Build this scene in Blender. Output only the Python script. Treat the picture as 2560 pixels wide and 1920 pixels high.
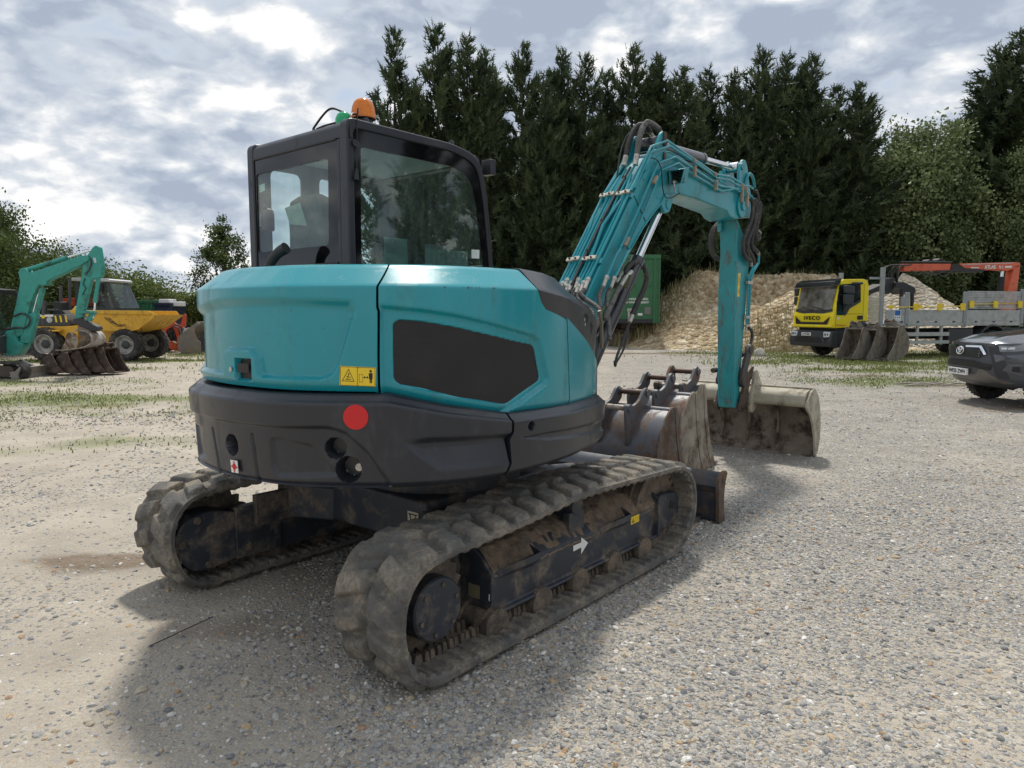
import bpy, bmesh, math, random
import numpy as np
from mathutils import Vector, Matrix, Euler, noise as mnoise
from mathutils.geometry import delaunay_2d_cdt
random.seed(7)
rng = np.random.default_rng(11)
R = math.radians
for o in list(bpy.data.objects): bpy.data.objects.remove(o)
scene = bpy.context.scene
col = scene.collection

# ------------------------------------------------------------------ camera
F, CAMH, HOR = 1775.0, 1.65, 782.0           # focal length in pixels of a 2560 wide frame, eye height, horizon row
PITCH = math.atan((960 - HOR) / F)
cam_d = bpy.data.cameras.new('camera'); cam_d.sensor_width = 36; cam_d.lens = 36 * F / 2560
cam_d.clip_start = 0.05; cam_d.clip_end = 2000
cam = bpy.data.objects.new('camera', cam_d); col.objects.link(cam)
cam.location = (0, 0, CAMH); cam.rotation_euler = (math.pi / 2 - PITCH, 0, 0)
scene.camera = cam

# ------------------------------------------------------------------ sky, sun, exposure
SUN_EL, SUN_AZ = R(61), R(1)                  # azimuth measured from straight ahead (+Y) to the right
scene.view_settings.view_transform = 'Standard'
scene.view_settings.look = 'None'
scene.view_settings.exposure = 0.42
scene.view_settings.gamma = 1.0
scene.view_settings.use_curve_mapping = False
sd = bpy.data.lights.new('sun', 'SUN'); sd.energy = 2.75; sd.angle = R(5.0); sd.color = (1.0, 0.95, 0.87)
sun = bpy.data.objects.new('sun', sd); col.objects.link(sun)
sv = Vector((math.sin(SUN_AZ) * math.cos(SUN_EL), math.cos(SUN_AZ) * math.cos(SUN_EL), math.sin(SUN_EL)))
sun.rotation_euler = sv.to_track_quat('Z', 'Y').to_euler()
sun.location = sv * 60

def nd(nt, typ, **kw):
    n = nt.nodes.new(typ)
    for k, v in kw.items():
        if k.startswith('i_'):
            key = k[2:]; key = int(key) if key.isdigit() else key.replace('_', ' ')
            n.inputs[key].default_value = v
        else: setattr(n, k, v)
    return n
def ramp(nt, stops, interp='LINEAR'):
    n = nt.nodes.new('ShaderNodeValToRGB'); cr = n.color_ramp; cr.interpolation = interp
    while len(cr.elements) < len(stops): cr.elements.new(0.5)
    for e, (p, c) in zip(cr.elements, stops):
        e.position = p
        e.color = (c, c, c, 1) if isinstance(c, (int, float)) else (*c, 1)
    return n
def math_n(nt, op, a, b=None, c=None, clamp=False):
    n = nt.nodes.new('ShaderNodeMath'); n.operation = op; n.use_clamp = clamp
    for i, x in enumerate((a, b, c)):
        if x is None: continue
        if isinstance(x, (int, float)): n.inputs[i].default_value = x
        else: nt.links.new(x, n.inputs[i])
    return n.outputs[0]
def mixc(nt, fac, a, b, typ='MIX'):
    n = nt.nodes.new('ShaderNodeMix'); n.data_type = 'RGBA'; n.blend_type = typ
    for sock, x in ((n.inputs['Factor'], fac), (n.inputs['A'], a), (n.inputs['B'], b)):
        if isinstance(x, (int, float)): sock.default_value = x
        elif isinstance(x, tuple): sock.default_value = (*x, 1)
        else: nt.links.new(x, sock)
    return n.outputs['Result']

world = bpy.data.worlds.new('World'); scene.world = world; world.use_nodes = True
def make_sky():
    nt = world.node_tree; nt.nodes.clear(); L = nt.links.new
    out = nd(nt, 'ShaderNodeOutputWorld')
    sky = nd(nt, 'ShaderNodeTexSky'); sky.sky_type = 'NISHITA'; sky.sun_disc = False
    sky.sun_elevation = SUN_EL; sky.sun_rotation = SUN_AZ; sky.dust_density = 1.5
    bg = nd(nt, 'ShaderNodeBackground'); bg.inputs['Strength'].default_value = 0.1
    L(sky.outputs[0], bg.inputs['Color'])
    tc = nd(nt, 'ShaderNodeTexCoord'); sep = nd(nt, 'ShaderNodeSeparateXYZ'); L(tc.outputs['Generated'], sep.inputs[0])
    sx = math_n(nt, 'DIVIDE', sep.outputs[0], math_n(nt, 'ADD', math_n(nt, 'MAXIMUM', sep.outputs[2], 0.0), .75)); sy = math_n(nt, 'DIVIDE', sep.outputs[1], math_n(nt, 'ADD', math_n(nt, 'MAXIMUM', sep.outputs[2], 0.0), .75))
    sz = math_n(nt, 'MULTIPLY', math_n(nt, 'POWER', math_n(nt, 'MAXIMUM', sep.outputs[2], 0.0), .85), 1.5)
    cmb = nd(nt, 'ShaderNodeCombineXYZ'); L(sx, cmb.inputs[0]); L(sy, cmb.inputs[1]); L(sz, cmb.inputs[2])
    def shift(off):
        a = nd(nt, 'ShaderNodeVectorMath', operation='ADD'); a.inputs[1].default_value = off; L(cmb.outputs[0], a.inputs[0]); return a.outputs[0]
    wn = nd(nt, 'ShaderNodeTexNoise', i_Scale=6.0, i_Detail=4.0, i_Roughness=.55); L(shift((2.2, 7.1, 1.0)), wn.inputs['Vector'])
    def dens(off, det):
        p = shift(off); w = nd(nt, 'ShaderNodeVectorMath', operation='MULTIPLY_ADD'); L(wn.outputs['Color'], w.inputs[0]); w.inputs[1].default_value = (.07, .07, .07); L(p, w.inputs[2])
        n = nd(nt, 'ShaderNodeTexNoise', i_Scale=2.6, i_Detail=8.0, i_Roughness=.6); L(w.outputs[0], n.inputs['Vector'])
        v = nd(nt, 'ShaderNodeTexVoronoi', feature='F1', normalize=True, i_Scale=6.5, i_Detail=det, i_Roughness=.55); L(w.outputs[0], v.inputs['Vector'])
        return math_n(nt, 'ADD', math_n(nt, 'MULTIPLY', n.outputs['Fac'], .95), math_n(nt, 'MULTIPLY', v.outputs['Distance'], -.62))
    o = (1.2, 6.4, 4.1)
    d1 = dens(o, 3.0); d2 = dens((o[0] + .01, o[1] + .015, o[2] + .06), 2.0)
    big = nd(nt, 'ShaderNodeTexNoise', i_Scale=1.5, i_Detail=2.0); L(shift((9.1, 4.2, 2.0)), big.inputs['Vector'])
    lit = math_n(nt, 'MULTIPLY_ADD', math_n(nt, 'SUBTRACT', d1, d2), 5.2, .40)
    lit = math_n(nt, 'ADD', lit, math_n(nt, 'MULTIPLY', math_n(nt, 'SUBTRACT', big.outputs['Fac'], .5), 1.0), clamp=True)
    cc = ramp(nt, [(0.0, (.42, .485, .60)), (.28, (.54, .605, .705)), (.55, (.72, .765, .825)), (.80, (1.0, 1.0, 1.0)), (1.0, (1.18, 1.17, 1.15))]); L(lit, cc.inputs[0])
    thin = ramp(nt, [(.10, (.56, .64, .76)), (.24, (.71, .765, .83))]); L(d1, thin.inputs[0])
    mask = ramp(nt, [(.15, 0.0), (.24, 1.0)], 'EASE'); L(d1, mask.inputs[0])
    cl = mixc(nt, mask.outputs[0], thin.outputs[0], cc.outputs[0])
    bg2 = nd(nt, 'ShaderNodeBackground'); bg2.inputs['Strength'].default_value = 0.74; L(cl, bg2.inputs['Color'])
    gap = ramp(nt, [(.02, .45), (.16, 1.0)]); L(d1, gap.inputs[0])
    mix = nd(nt, 'ShaderNodeMixShader'); L(gap.outputs[0], mix.inputs[0]); L(bg.outputs[0], mix.inputs[1]); L(bg2.outputs[0], mix.inputs[2])
    L(mix.outputs[0], out.inputs[0])
make_sky()
world.cycles.sampling_method = 'MANUAL'; world.cycles.sample_map_resolution = 256

# ------------------------------------------------------------------ helpers
def tag(o, label=None, cat=None, group=None, kind=None):
    if label: o['label'] = label
    if cat: o['category'] = cat
    if group: o['group'] = group
    if kind: o['kind'] = kind
    return o
def empty(name, loc=(0, 0, 0), rz=0.0, label=None, cat=None, group=None):
    o = bpy.data.objects.new(name, None); col.objects.link(o); o.empty_display_size = 0.2
    o.location = loc; o.rotation_euler = (0, 0, rz)
    return tag(o, label, cat, group)
def children(o): return [c for c in bpy.data.objects if c.parent is o]
def copy_tree(o, parent=None):
    c = o.copy(); col.objects.link(c); c.parent = parent
    for ch in children(o): copy_tree(ch, c)
    return c
def at(px, py, Y):                            # photo pixel (2560 wide) at depth Y -> point in the world
    a = (px - 1280) / F; b = (960 - py) / F
    ry = math.cos(PITCH) + b * math.sin(PITCH); rz = -math.sin(PITCH) + b * math.cos(PITCH)
    t = Y / ry
    return Vector((a * t, Y, CAMH + rz * t))

SPLIT = {'hydraulic_pipe', 'pipe_clamp', 'clamp_bolt', 'clamp_plate', 'side_pipe', 'pipe_clip', 'coupling', 'hose_coupling', 'coupling_nut', 'thin_hose', 'bolt', 'arm_pipe', 'cylinder_bracket', 'boss', 'tooth', 'roof_cap', 'window_seal', 'inner_rib', 'rear_pillar_trim', 'swing_post', 'blade_arm', 'instruction_sheet', 'front_frame', 'print'}
class MB:
    def __init__(s): s.v = []; s.f = []; s.m = []; s.mi = 0
    def add(s, vs, fs):
        b = len(s.v); s.v.extend([tuple(map(float, p)) for p in vs])
        for f in fs: s.f.append(tuple(b + i for i in f)); s.m.append(s.mi)
        return s
    def box(s, c, d, rot=None):
        x, y, z = d[0] / 2, d[1] / 2, d[2] / 2
        vs = [Vector((i * x, j * y, k * z)) for i in (-1, 1) for j in (-1, 1) for k in (-1, 1)]
        if rot is not None: m = Euler(rot).to_matrix(); vs = [m @ p for p in vs]
        c = Vector(c)
        return s.add([p + c for p in vs], [(0, 1, 3, 2), (4, 6, 7, 5), (0, 4, 5, 1), (2, 3, 7, 6), (0, 2, 6, 4), (1, 5, 7, 3)])
    def bb(s, x0, x1, y0, y1, z0, z1): return s.box(((x0 + x1) / 2, (y0 + y1) / 2, (z0 + z1) / 2), (x1 - x0, y1 - y0, z1 - z0))
    def prism(s, poly, axis, a, b, poly2=None):
        def pt(q, w):
            if axis == 'x': return (w, q[0], q[1])
            if axis == 'y': return (q[0], w, q[1])
            return (q[0], q[1], w)
        n = len(poly); p2 = poly2 or poly
        ar = sum(poly[i][0] * poly[(i + 1) % n][1] - poly[(i + 1) % n][0] * poly[i][1] for i in range(n))
        vs = [pt(q, a) for q in poly] + [pt(q, b) for q in p2]
        fs = [tuple(range(n))[::-1], tuple(range(n, 2 * n))] + [(i, (i + 1) % n, n + (i + 1) % n, n + i) for i in range(n)]
        flip = (ar < 0) ^ (b < a) ^ (axis == 'y')
        if flip: fs = [f[::-1] for f in fs]
        return s.add(vs, fs)
    def ring(s, outer, inner, axis, a, b):     # plate with a hole, same point count
        n = len(outer)
        def pt(q, w):
            if axis == 'x': return (w, q[0], q[1])
            if axis == 'y': return (q[0], w, q[1])
            return (q[0], q[1], w)
        vs = [pt(q, a) for q in outer] + [pt(q, a) for q in inner] + [pt(q, b) for q in outer] + [pt(q, b) for q in inner]
        fs = []
        for i in range(n):
            j = (i + 1) % n
            fs += [(i, j, n + j, n + i), (2 * n + j, 2 * n + i, 3 * n + i, 3 * n + j), (j, i, 2 * n + i, 2 * n + j), (n + i, n + j, 3 * n + j, 3 * n + i)]
        return s.add(vs, fs)
    def tube(s, path, r, n=8, cap=True, closed=False):
        P = [Vector(p) for p in path]; m = len(P)
        rad = r if hasattr(r, '__len__') else [r] * m
        up = None; vs = []
        for i in range(m):
            t = (P[(i + 1) % m] - P[i - 1]) if closed else (P[min(i + 1, m - 1)] - P[max(i - 1, 0)])
            t.normalize()
            if up is None:
                up = Vector((0, 0, 1)) if abs(t.z) < 0.9 else Vector((1, 0, 0))
            up = (up - t * up.dot(t)).normalized(); sd_ = t.cross(up)
            for k in range(n):
                w = 2 * math.pi * k / n
                vs.append(P[i] + (up * math.cos(w) + sd_ * math.sin(w)) * rad[i])
        fs = []
        for i in range(m if closed else m - 1):
            j = (i + 1) % m
            for k in range(n):
                l = (k + 1) % n
                fs.append((i * n + k, i * n + l, j * n + l, j * n + k))
        if cap and not closed: fs += [tuple(range(n))[::-1], tuple((m - 1) * n + k for k in range(n))]
        return s.add(vs, [f[::-1] for f in fs])
    def cyl(s, a, b, r, r2=None, n=16): return s.tube([a, b], [r, r if r2 is None else r2], n)
    def lathe(s, prof, c, axis, n=24):         # prof: (radius, along)
        ax = {'x': 0, 'y': 1, 'z': 2}[axis]; i1, i2 = [(1, 2), (2, 0), (0, 1)][ax]
        vs = []
        for r, a in prof:
            for k in range(n):
                w = 2 * math.pi * k / n; p = [0, 0, 0]
                p[ax] = c[ax] + a; p[i1] = c[i1] + r * math.cos(w); p[i2] = c[i2] + r * math.sin(w); vs.append(p)
        fs = []
        for i in range(len(prof) - 1):
            for k in range(n):
                l = (k + 1) % n; fs.append((i * n + k, i * n + l, (i + 1) * n + l, (i + 1) * n + k))
        fs += [tuple(range(n))[::-1], tuple((len(prof) - 1) * n + k for k in range(n))]
        return s.add(vs, fs)
    def grid(s, pts):                          # pts[i][j]
        a, b = len(pts), len(pts[0])
        return s.add([p for row in pts for p in row], [(i * b + j, i * b + j + 1, (i + 1) * b + j + 1, (i + 1) * b + j) for i in range(a - 1) for j in range(b - 1)])
    def islands(s):
        par = list(range(len(s.v)))
        def fd(a):
            while par[a] != a: par[a] = par[par[a]]; a = par[a]
            return a
        for f in s.f:
            r = fd(f[0])
            for i in f[1:]: par[fd(i)] = r
        out = {}
        for f, mi in zip(s.f, s.m): out.setdefault(fd(f[0]), []).append((f, mi))
        res = []
        for fs in out.values():
            m = MB(); ix = {}
            for f, mi in fs:
                for i in f:
                    if i not in ix: ix[i] = len(m.v); m.v.append(s.v[i])
                m.f.append(tuple(ix[i] for i in f)); m.m.append(mi)
            res.append(m)
        return res
    def build(s, name, mat, parent=None, bevel=0.0, seg=2, ang=32, loc=None, rz=0.0, fix=True, split=None):
        if split or (split is None and name in SPLIT):
            for m in s.islands(): o = m.build(name, mat, parent, bevel, seg, ang, loc, rz, fix, False)
            return o
        me = bpy.data.meshes.new(name); me.from_pydata(s.v, [], s.f)
        mats = mat if isinstance(mat, (list, tuple)) else [mat]
        for m in mats: me.materials.append(m)
        if len(mats) > 1: me.polygons.foreach_set('material_index', s.m)
        if fix:
            bm = bmesh.new(); bm.from_mesh(me); bmesh.ops.recalc_face_normals(bm, faces=bm.faces); bm.to_mesh(me); bm.free()
        me.shade_smooth(); me.set_sharp_from_angle(angle=R(ang)); me.update()
        o = bpy.data.objects.new(name, me); col.objects.link(o)
        if parent: o.parent = parent
        if loc is not None: o.location = loc
        o.rotation_euler = (0, 0, rz)
        if bevel:
            bv = o.modifiers.new('bevel', 'BEVEL'); bv.width = bevel; bv.segments = seg; bv.limit_method = 'ANGLE'; bv.angle_limit = R(40)
            bv.use_clamp_overlap = True
        return o
def np_mesh(name, verts, faces, mat, parent=None, smooth=True, mats=None, midx=None, ang=None):
    me = bpy.data.meshes.new(name); verts = np.asarray(verts, np.float32); faces = np.asarray(faces, np.int32)
    nv, nf, k = len(verts), len(faces), faces.shape[1]
    me.vertices.add(nv); me.vertices.foreach_set('co', verts.ravel())
    me.loops.add(nf * k); me.loops.foreach_set('vertex_index', faces.ravel())
    me.polygons.add(nf); me.polygons.foreach_set('loop_start', np.arange(0, nf * k, k, dtype=np.int32))
    me.polygons.foreach_set('loop_total', np.full(nf, k, np.int32))
    for m in (mats or [mat]): me.materials.append(m)
    if midx is not None: me.polygons.foreach_set('material_index', np.asarray(midx, np.int32))
    me.update(calc_edges=True); me.validate()
    if smooth:
        me.shade_smooth()
        if ang: me.set_sharp_from_angle(angle=R(ang))
    o = bpy.data.objects.new(name, me); col.objects.link(o)
    if parent: o.parent = parent
    return o
def spline(P, n=12, closed=False):             # Catmull-Rom through points
    P = [Vector(p) for p in P]
    Q = [P[-1]] + P + [P[0], P[1]] if closed else [P[0] * 2 - P[1]] + P + [P[-1] * 2 - P[-2]]
    out = []
    for i in range(1, len(Q) - 2):
        p0, p1, p2, p3 = Q[i - 1:i + 3]
        for k in range(n):
            t = k / n
            out.append(0.5 * ((2 * p1) + (p2 - p0) * t + (2 * p0 - 5 * p1 + 4 * p2 - p3) * t * t + (3 * p1 - p0 - 3 * p2 + p3) * t ** 3))
    if not closed: out.append(P[-1])
    return out
def rounded(poly, r, n=4):                     # fillet every corner of a 2D polygon
    out = []; m = len(poly)
    for i in range(m):
        rr = r[i] if hasattr(r, '__len__') else r
        a, b, c = Vector(poly[i - 1]), Vector(poly[i]), Vector(poly[(i + 1) % m])
        if rr <= 0: out.append(tuple(b)); continue
        u = (a - b); w = (c - b); d = min(rr, u.length * 0.45, w.length * 0.45)
        p, q = b + u.normalized() * d, b + w.normalized() * d
        for k in range(n + 1):
            t = k / n; out.append(tuple(p * (1 - t) ** 2 + b * 2 * t * (1 - t) + q * t * t))
    return out
def corrugated(path, r, pitch=0.018, amp=0.12, n=8):
    P = [Vector(p) for p in path]
    L = [0.0]
    for a, b in zip(P, P[1:]): L.append(L[-1] + (b - a).length)
    m = max(8, int(L[-1] / (pitch / 4)))
    out = []; rad = []
    for i in range(m + 1):
        d = L[-1] * i / m; k = max(j for j in range(len(L)) if L[j] <= d + 1e-9); k = min(k, len(P) - 2)
        t = (d - L[k]) / max(1e-9, L[k + 1] - L[k]); out.append(P[k].lerp(P[k + 1], t))
        rad.append(r * (1 + amp * (1 if (i // 2) % 2 else -1)))
    return out, rad
def text_mesh(name, s, size, mat, parent, mtx, depth=0.002, shear=0.0, sx=1.0, align='CENTER', bold=0.0, space=1.0):
    cu = bpy.data.curves.new(name, 'FONT'); cu.body = s; cu.size = size; cu.extrude = depth; cu.align_x = align; cu.align_y = 'CENTER'; cu.shear = shear; cu.offset = bold; cu.space_character = space
    t = bpy.data.objects.new(name, cu); col.objects.link(t)
    dg = bpy.context.evaluated_depsgraph_get(); me = bpy.data.meshes.new_from_object(t.evaluated_get(dg))
    bpy.data.objects.remove(t); me.materials.clear(); me.materials.append(mat)
    o = bpy.data.objects.new(name, me); col.objects.link(o)
    if parent: o.parent = parent
    o.matrix_local = mtx @ Matrix.Diagonal((sx, 1, 1, 1))
    return o
def frame_mtx(origin, xdir, ydir):
    x = Vector(xdir).normalized(); y = Vector(ydir); y = (y - x * y.dot(x)).normalized(); z = x.cross(y)
    m = Matrix((x, y, z)).transposed().to_4x4(); m.translation = Vector(origin); return m

# ------------------------------------------------------------------ materials
MATS = {}
def M(name, c, rough=0.5, metal=0.0, var=0.12, scale=5.0, dirt=None, dirt_amt=0.5, dirt_scale=3.0, dirt_rough=0.9, bump=0.0, bump_scale=40.0, coat=0.0, spec=0.5, rvar=0.12, streak=None):
    if name in MATS: return MATS[name]
    m = bpy.data.materials.new(name); m.use_nodes = True; nt = m.node_tree; L = nt.links.new
    b = nt.nodes['Principled BSDF']
    tc = nd(nt, 'ShaderNodeTexCoord'); co = tc.outputs['Object']
    n1 = nd(nt, 'ShaderNodeTexNoise', i_Scale=scale, i_Detail=6.0, i_Roughness=0.6); L(co, n1.inputs['Vector'])
    c2 = tuple(max(0, x * (1 - var * 1.4)) for x in c); c3 = tuple(min(1, x * (1 + var)) for x in c)
    rp = ramp(nt, [(0.3, c2), (0.7, c3)]); L(n1.outputs['Fac'], rp.inputs[0]); colr = rp.outputs[0]
    r0 = math_n(nt, 'MULTIPLY_ADD', n1.outputs['Fac'], rvar * 2, rough - rvar)
    if dirt:
        vec = co
        if streak:
            mp = nd(nt, 'ShaderNodeMapping'); mp.inputs['Scale'].default_value = streak; L(co, mp.inputs[0]); vec = mp.outputs[0]
        n2 = nd(nt, 'ShaderNodeTexNoise', i_Scale=dirt_scale, i_Detail=9.0, i_Roughness=0.68, i_Distortion=0.3); L(vec, n2.inputs['Vector'])
        t = 1 - dirt_amt
        mk = ramp(nt, [(max(0, t * 0.5 + 0.17), 0.0), (min(1, t * 0.5 + 0.32), 1.0)]); L(n2.outputs['Fac'], mk.inputs[0])
        n3 = nd(nt, 'ShaderNodeTexNoise', i_Scale=dirt_scale * 9, i_Detail=4.0); L(co, n3.inputs['Vector'])
        d2 = ramp(nt, [(0.3, tuple(x * 0.65 for x in dirt)), (0.7, tuple(min(1, x * 1.25) for x in dirt))]); L(n3.outputs['Fac'], d2.inputs[0])
        colr = mixc(nt, mk.outputs[0], colr, d2.outputs[0])
        mr = nd(nt, 'ShaderNodeMix'); mr.data_type = 'FLOAT'; L(mk.outputs[0], mr.inputs[0]); L(r0, mr.inputs[2]); mr.inputs[3].default_value = dirt_rough; r0 = mr.outputs[0]
        if metal:
            mm = nd(nt, 'ShaderNodeMix'); mm.data_type = 'FLOAT'; L(mk.outputs[0], mm.inputs[0]); mm.inputs[2].default_value = metal; mm.inputs[3].default_value = 0.0; L(mm.outputs[0], b.inputs['Metallic'])
    L(colr, b.inputs['Base Color']); L(r0, b.inputs['Roughness'])
    if metal and not dirt: b.inputs['Metallic'].default_value = metal
    b.inputs['Specular IOR Level'].default_value = spec
    if coat: b.inputs['Coat Weight'].default_value = coat; b.inputs['Coat Roughness'].default_value = 0.08
    if bump:
        n4 = nd(nt, 'ShaderNodeTexNoise', i_Scale=bump_scale, i_Detail=5.0, i_Roughness=0.65); L(co, n4.inputs['Vector'])
        bp = nd(nt, 'ShaderNodeBump', i_Strength=1.0, i_Distance=bump); L(n4.outputs['Fac'], bp.inputs['Height']); L(bp.outputs[0], b.inputs['Normal'])
    MATS[name] = m; return m
TEAL = M('teal_paint', (0.009, 0.265, 0.315), 0.26, var=0.04, scale=2.0, dirt=(0.03, 0.235, 0.26), dirt_amt=0.26, dirt_scale=2.2, dirt_rough=0.55, streak=(3, 3, 0.5), coat=0.25, rvar=0.06)
TEAL2 = M('arm_teal_paint', (0.010, 0.26, 0.305), 0.34, var=0.07, scale=3.0, dirt=(0.05, 0.22, 0.23), dirt_amt=0.30, dirt_scale=4.0, dirt_rough=0.6, streak=(2, 2, 0.6), coat=0.15)
TEAL_W = M('worn_teal_paint', (0.018, 0.25, 0.275), 0.42, var=0.1, scale=5.0, dirt=(0.13, 0.075, 0.05), dirt_amt=0.30, dirt_scale=6.0, streak=(1.5, 1.5, 0.5))
TEAL_OLD = M('faded_green_paint', (0.03, 0.30, 0.25), 0.45, var=0.1, scale=3.0, dirt=(0.05, 0.16, 0.13), dirt_amt=0.35)
GREY = M('dark_grey_paint', (0.017, 0.0195, 0.027), 0.33, var=0.08, scale=3.0, dirt=(0.042, 0.043, 0.048), dirt_amt=0.28, dirt_scale=3.0, dirt_rough=0.7, streak=(2, 2, 0.8), coat=0.15, bump=0.0006, bump_scale=180)
CABG = M('cab_grey_paint', (0.015, 0.017, 0.024), 0.36, var=0.08, scale=4.0, dirt=(0.04, 0.04, 0.043), dirt_amt=0.25)
BLK = M('black_plastic', (0.012, 0.012, 0.013), 0.5, var=0.2, scale=9.0)
BLKG = M('black_gloss_border', (0.004, 0.004, 0.005), 0.05, var=0.1, rvar=0.03)
DKIN = M('dark_interior', (0.028, 0.032, 0.034), 0.85, var=0.2)
HOSE = M('rubber_hose', (0.035, 0.034, 0.034), 0.62, var=0.25, scale=12, dirt=(0.12, 0.105, 0.09), dirt_amt=0.3, dirt_scale=9)
HOSEG = M('grey_ribbed_hose', (0.14, 0.135, 0.13), 0.6, var=0.25, scale=12, dirt=(0.06, 0.055, 0.05), dirt_amt=0.4, dirt_scale=14)
ZINC = M('zinc_fitting', (0.52, 0.50, 0.45), 0.42, metal=0.75, var=0.12, scale=12, dirt=(0.30, 0.27, 0.22), dirt_amt=0.3, dirt_scale=14)
CLAMP = M('cream_clamp', (0.58, 0.55, 0.46), 0.5, var=0.12, scale=10, dirt=(0.3, 0.24, 0.16), dirt_amt=0.3, dirt_scale=15)
CHROME = M('chrome_rod', (0.78, 0.78, 0.78), 0.13, metal=1.0, var=0.04, rvar=0.04)
CYLG = M('cylinder_grey', (0.026, 0.028, 0.035), 0.26, var=0.08, coat=0.5)
RUBBER = M('muddy_track_rubber', (0.120, 0.115, 0.106), 0.9, var=0.3, scale=9, dirt=(0.235, 0.205, 0.16), dirt_amt=0.46, dirt_scale=6.0, bump=0.010, bump_scale=70)
TYRE = M('tyre_rubber', (0.022, 0.022, 0.023), 0.8, var=0.3, scale=7, dirt=(0.10, 0.088, 0.072), dirt_amt=0.36, dirt_scale=5)
MUD = M('dried_mud', (0.19, 0.145, 0.105), 0.97, var=0.35, scale=14, bump=0.012, bump_scale=38, spec=0.1)
FRAMEP = M('muddy_frame_paint', (0.026, 0.031, 0.042), 0.5, var=0.12, scale=6, dirt=(0.16, 0.13, 0.10), dirt_amt=0.36, dirt_scale=5.0, bump=0.0012, bump_scale=70)
RUSTY = M('rusty_steel', (0.10, 0.058, 0.036), 0.8, var=0.35, scale=8, dirt=(0.13, 0.115, 0.10), dirt_amt=0.42, dirt_scale=6, bump=0.001)
PIN = M('rusty_pin', (0.075, 0.042, 0.03), 0.6, metal=0.3, var=0.3, scale=14)
BUCK_BL = M('blue_grey_bucket_paint', (0.115, 0.125, 0.145), 0.40, var=0.12, scale=5, dirt=(0.16, 0.088, 0.05), dirt_amt=0.42, dirt_scale=4.5, bump=0.0007)
BUCK_CL = M('clay_crusted_bucket', (0.29, 0.255, 0.20), 0.9, var=0.22, scale=5, dirt=(0.13, 0.095, 0.07), dirt_amt=0.40, dirt_scale=4, bump=0.004, bump_scale=22)
BUCK_BR = M('brown_rusted_bucket', (0.070, 0.046, 0.036), 0.78, var=0.3, scale=6, dirt=(0.16, 0.125, 0.10), dirt_amt=0.34, dirt_scale=5)
BUCK_GD = M('cream_grading_bucket', (0.40, 0.37, 0.285), 0.72, var=0.16, scale=4, dirt=(0.20, 0.165, 0.125), dirt_amt=0.40, dirt_scale=4.5, bump=0.002, bump_scale=26)
BUCK_IN = M('dirty_bucket_inside', (0.21, 0.175, 0.135), 0.9, var=0.25, scale=5, dirt=(0.05, 0.030, 0.022), dirt_amt=0.38, dirt_scale=5.5, bump=0.002, bump_scale=20)
YEL = M('yellow_decal', (0.80, 0.56, 0.02), 0.4, var=0.04)
INK = M('black_ink', (0.01, 0.01, 0.01), 0.5)
WHITE = M('white_sticker', (0.72, 0.72, 0.70), 0.5, var=0.06)
REDS = M('red_sticker', (0.58, 0.010, 0.012), 0.4, var=0.03)
YPAINT = M('dumper_yellow_paint', (0.62, 0.34, 0.02), 0.45, var=0.08, scale=3, dirt=(0.30, 0.17, 0.04), dirt_amt=0.3, dirt_scale=5, streak=(1, 1, .5))
TYEL = M('truck_yellow_paint', (0.78, 0.62, 0.012), 0.32, var=0.03, coat=0.3)
ORANGE = M('loader_orange_paint', (0.58, 0.085, 0.028), 0.42, var=0.08, dirt=(0.3, 0.07, 0.035), dirt_amt=0.3)
CRANE = M('crane_orange_paint', (0.62, 0.11, 0.045), 0.42, var=0.08, dirt=(0.40, 0.10, 0.06), dirt_amt=0.3)
GREENP = M('green_trailer_paint', (0.022, 0.125, 0.045), 0.45, var=0.08, scale=2, dirt=(0.03, 0.10, 0.045), dirt_amt=0.3)
NAVY = M('navy_paint', (0.012, 0.018, 0.045), 0.5, var=0.1)
ALU = M('dull_aluminium', (0.40, 0.41, 0.41), 0.42, metal=0.35, var=0.08, scale=4, dirt=(0.30, 0.30, 0.28), dirt_amt=0.35, dirt_scale=3)
GALV = M('grey_paint', (0.27, 0.29, 0.31), 0.5, var=0.08)
STEELG = M('grey_bucket_steel', (0.17, 0.165, 0.155), 0.5, var=0.12, dirt=(0.26, 0.20, 0.13), dirt_amt=0.4, dirt_scale=3)
CHASS = M('chassis_black', (0.020, 0.021, 0.024), 0.6, var=0.2)
TRIM = M('grey_black_trim', (0.035, 0.037, 0.042), 0.5, var=0.1)
PICK = M('dark_grey_metallic_paint', (0.075, 0.082, 0.098), 0.24, metal=0.55, var=0.04, coat=1.0, rvar=0.03)
RIM = M('wheel_rim', (0.36, 0.36, 0.34), 0.5, var=0.12, dirt=(0.18, 0.15, 0.12), dirt_amt=0.4, dirt_scale=6)
LENS = M('lamp_lens', (0.62, 0.66, 0.68), 0.08, var=0.1)
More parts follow.
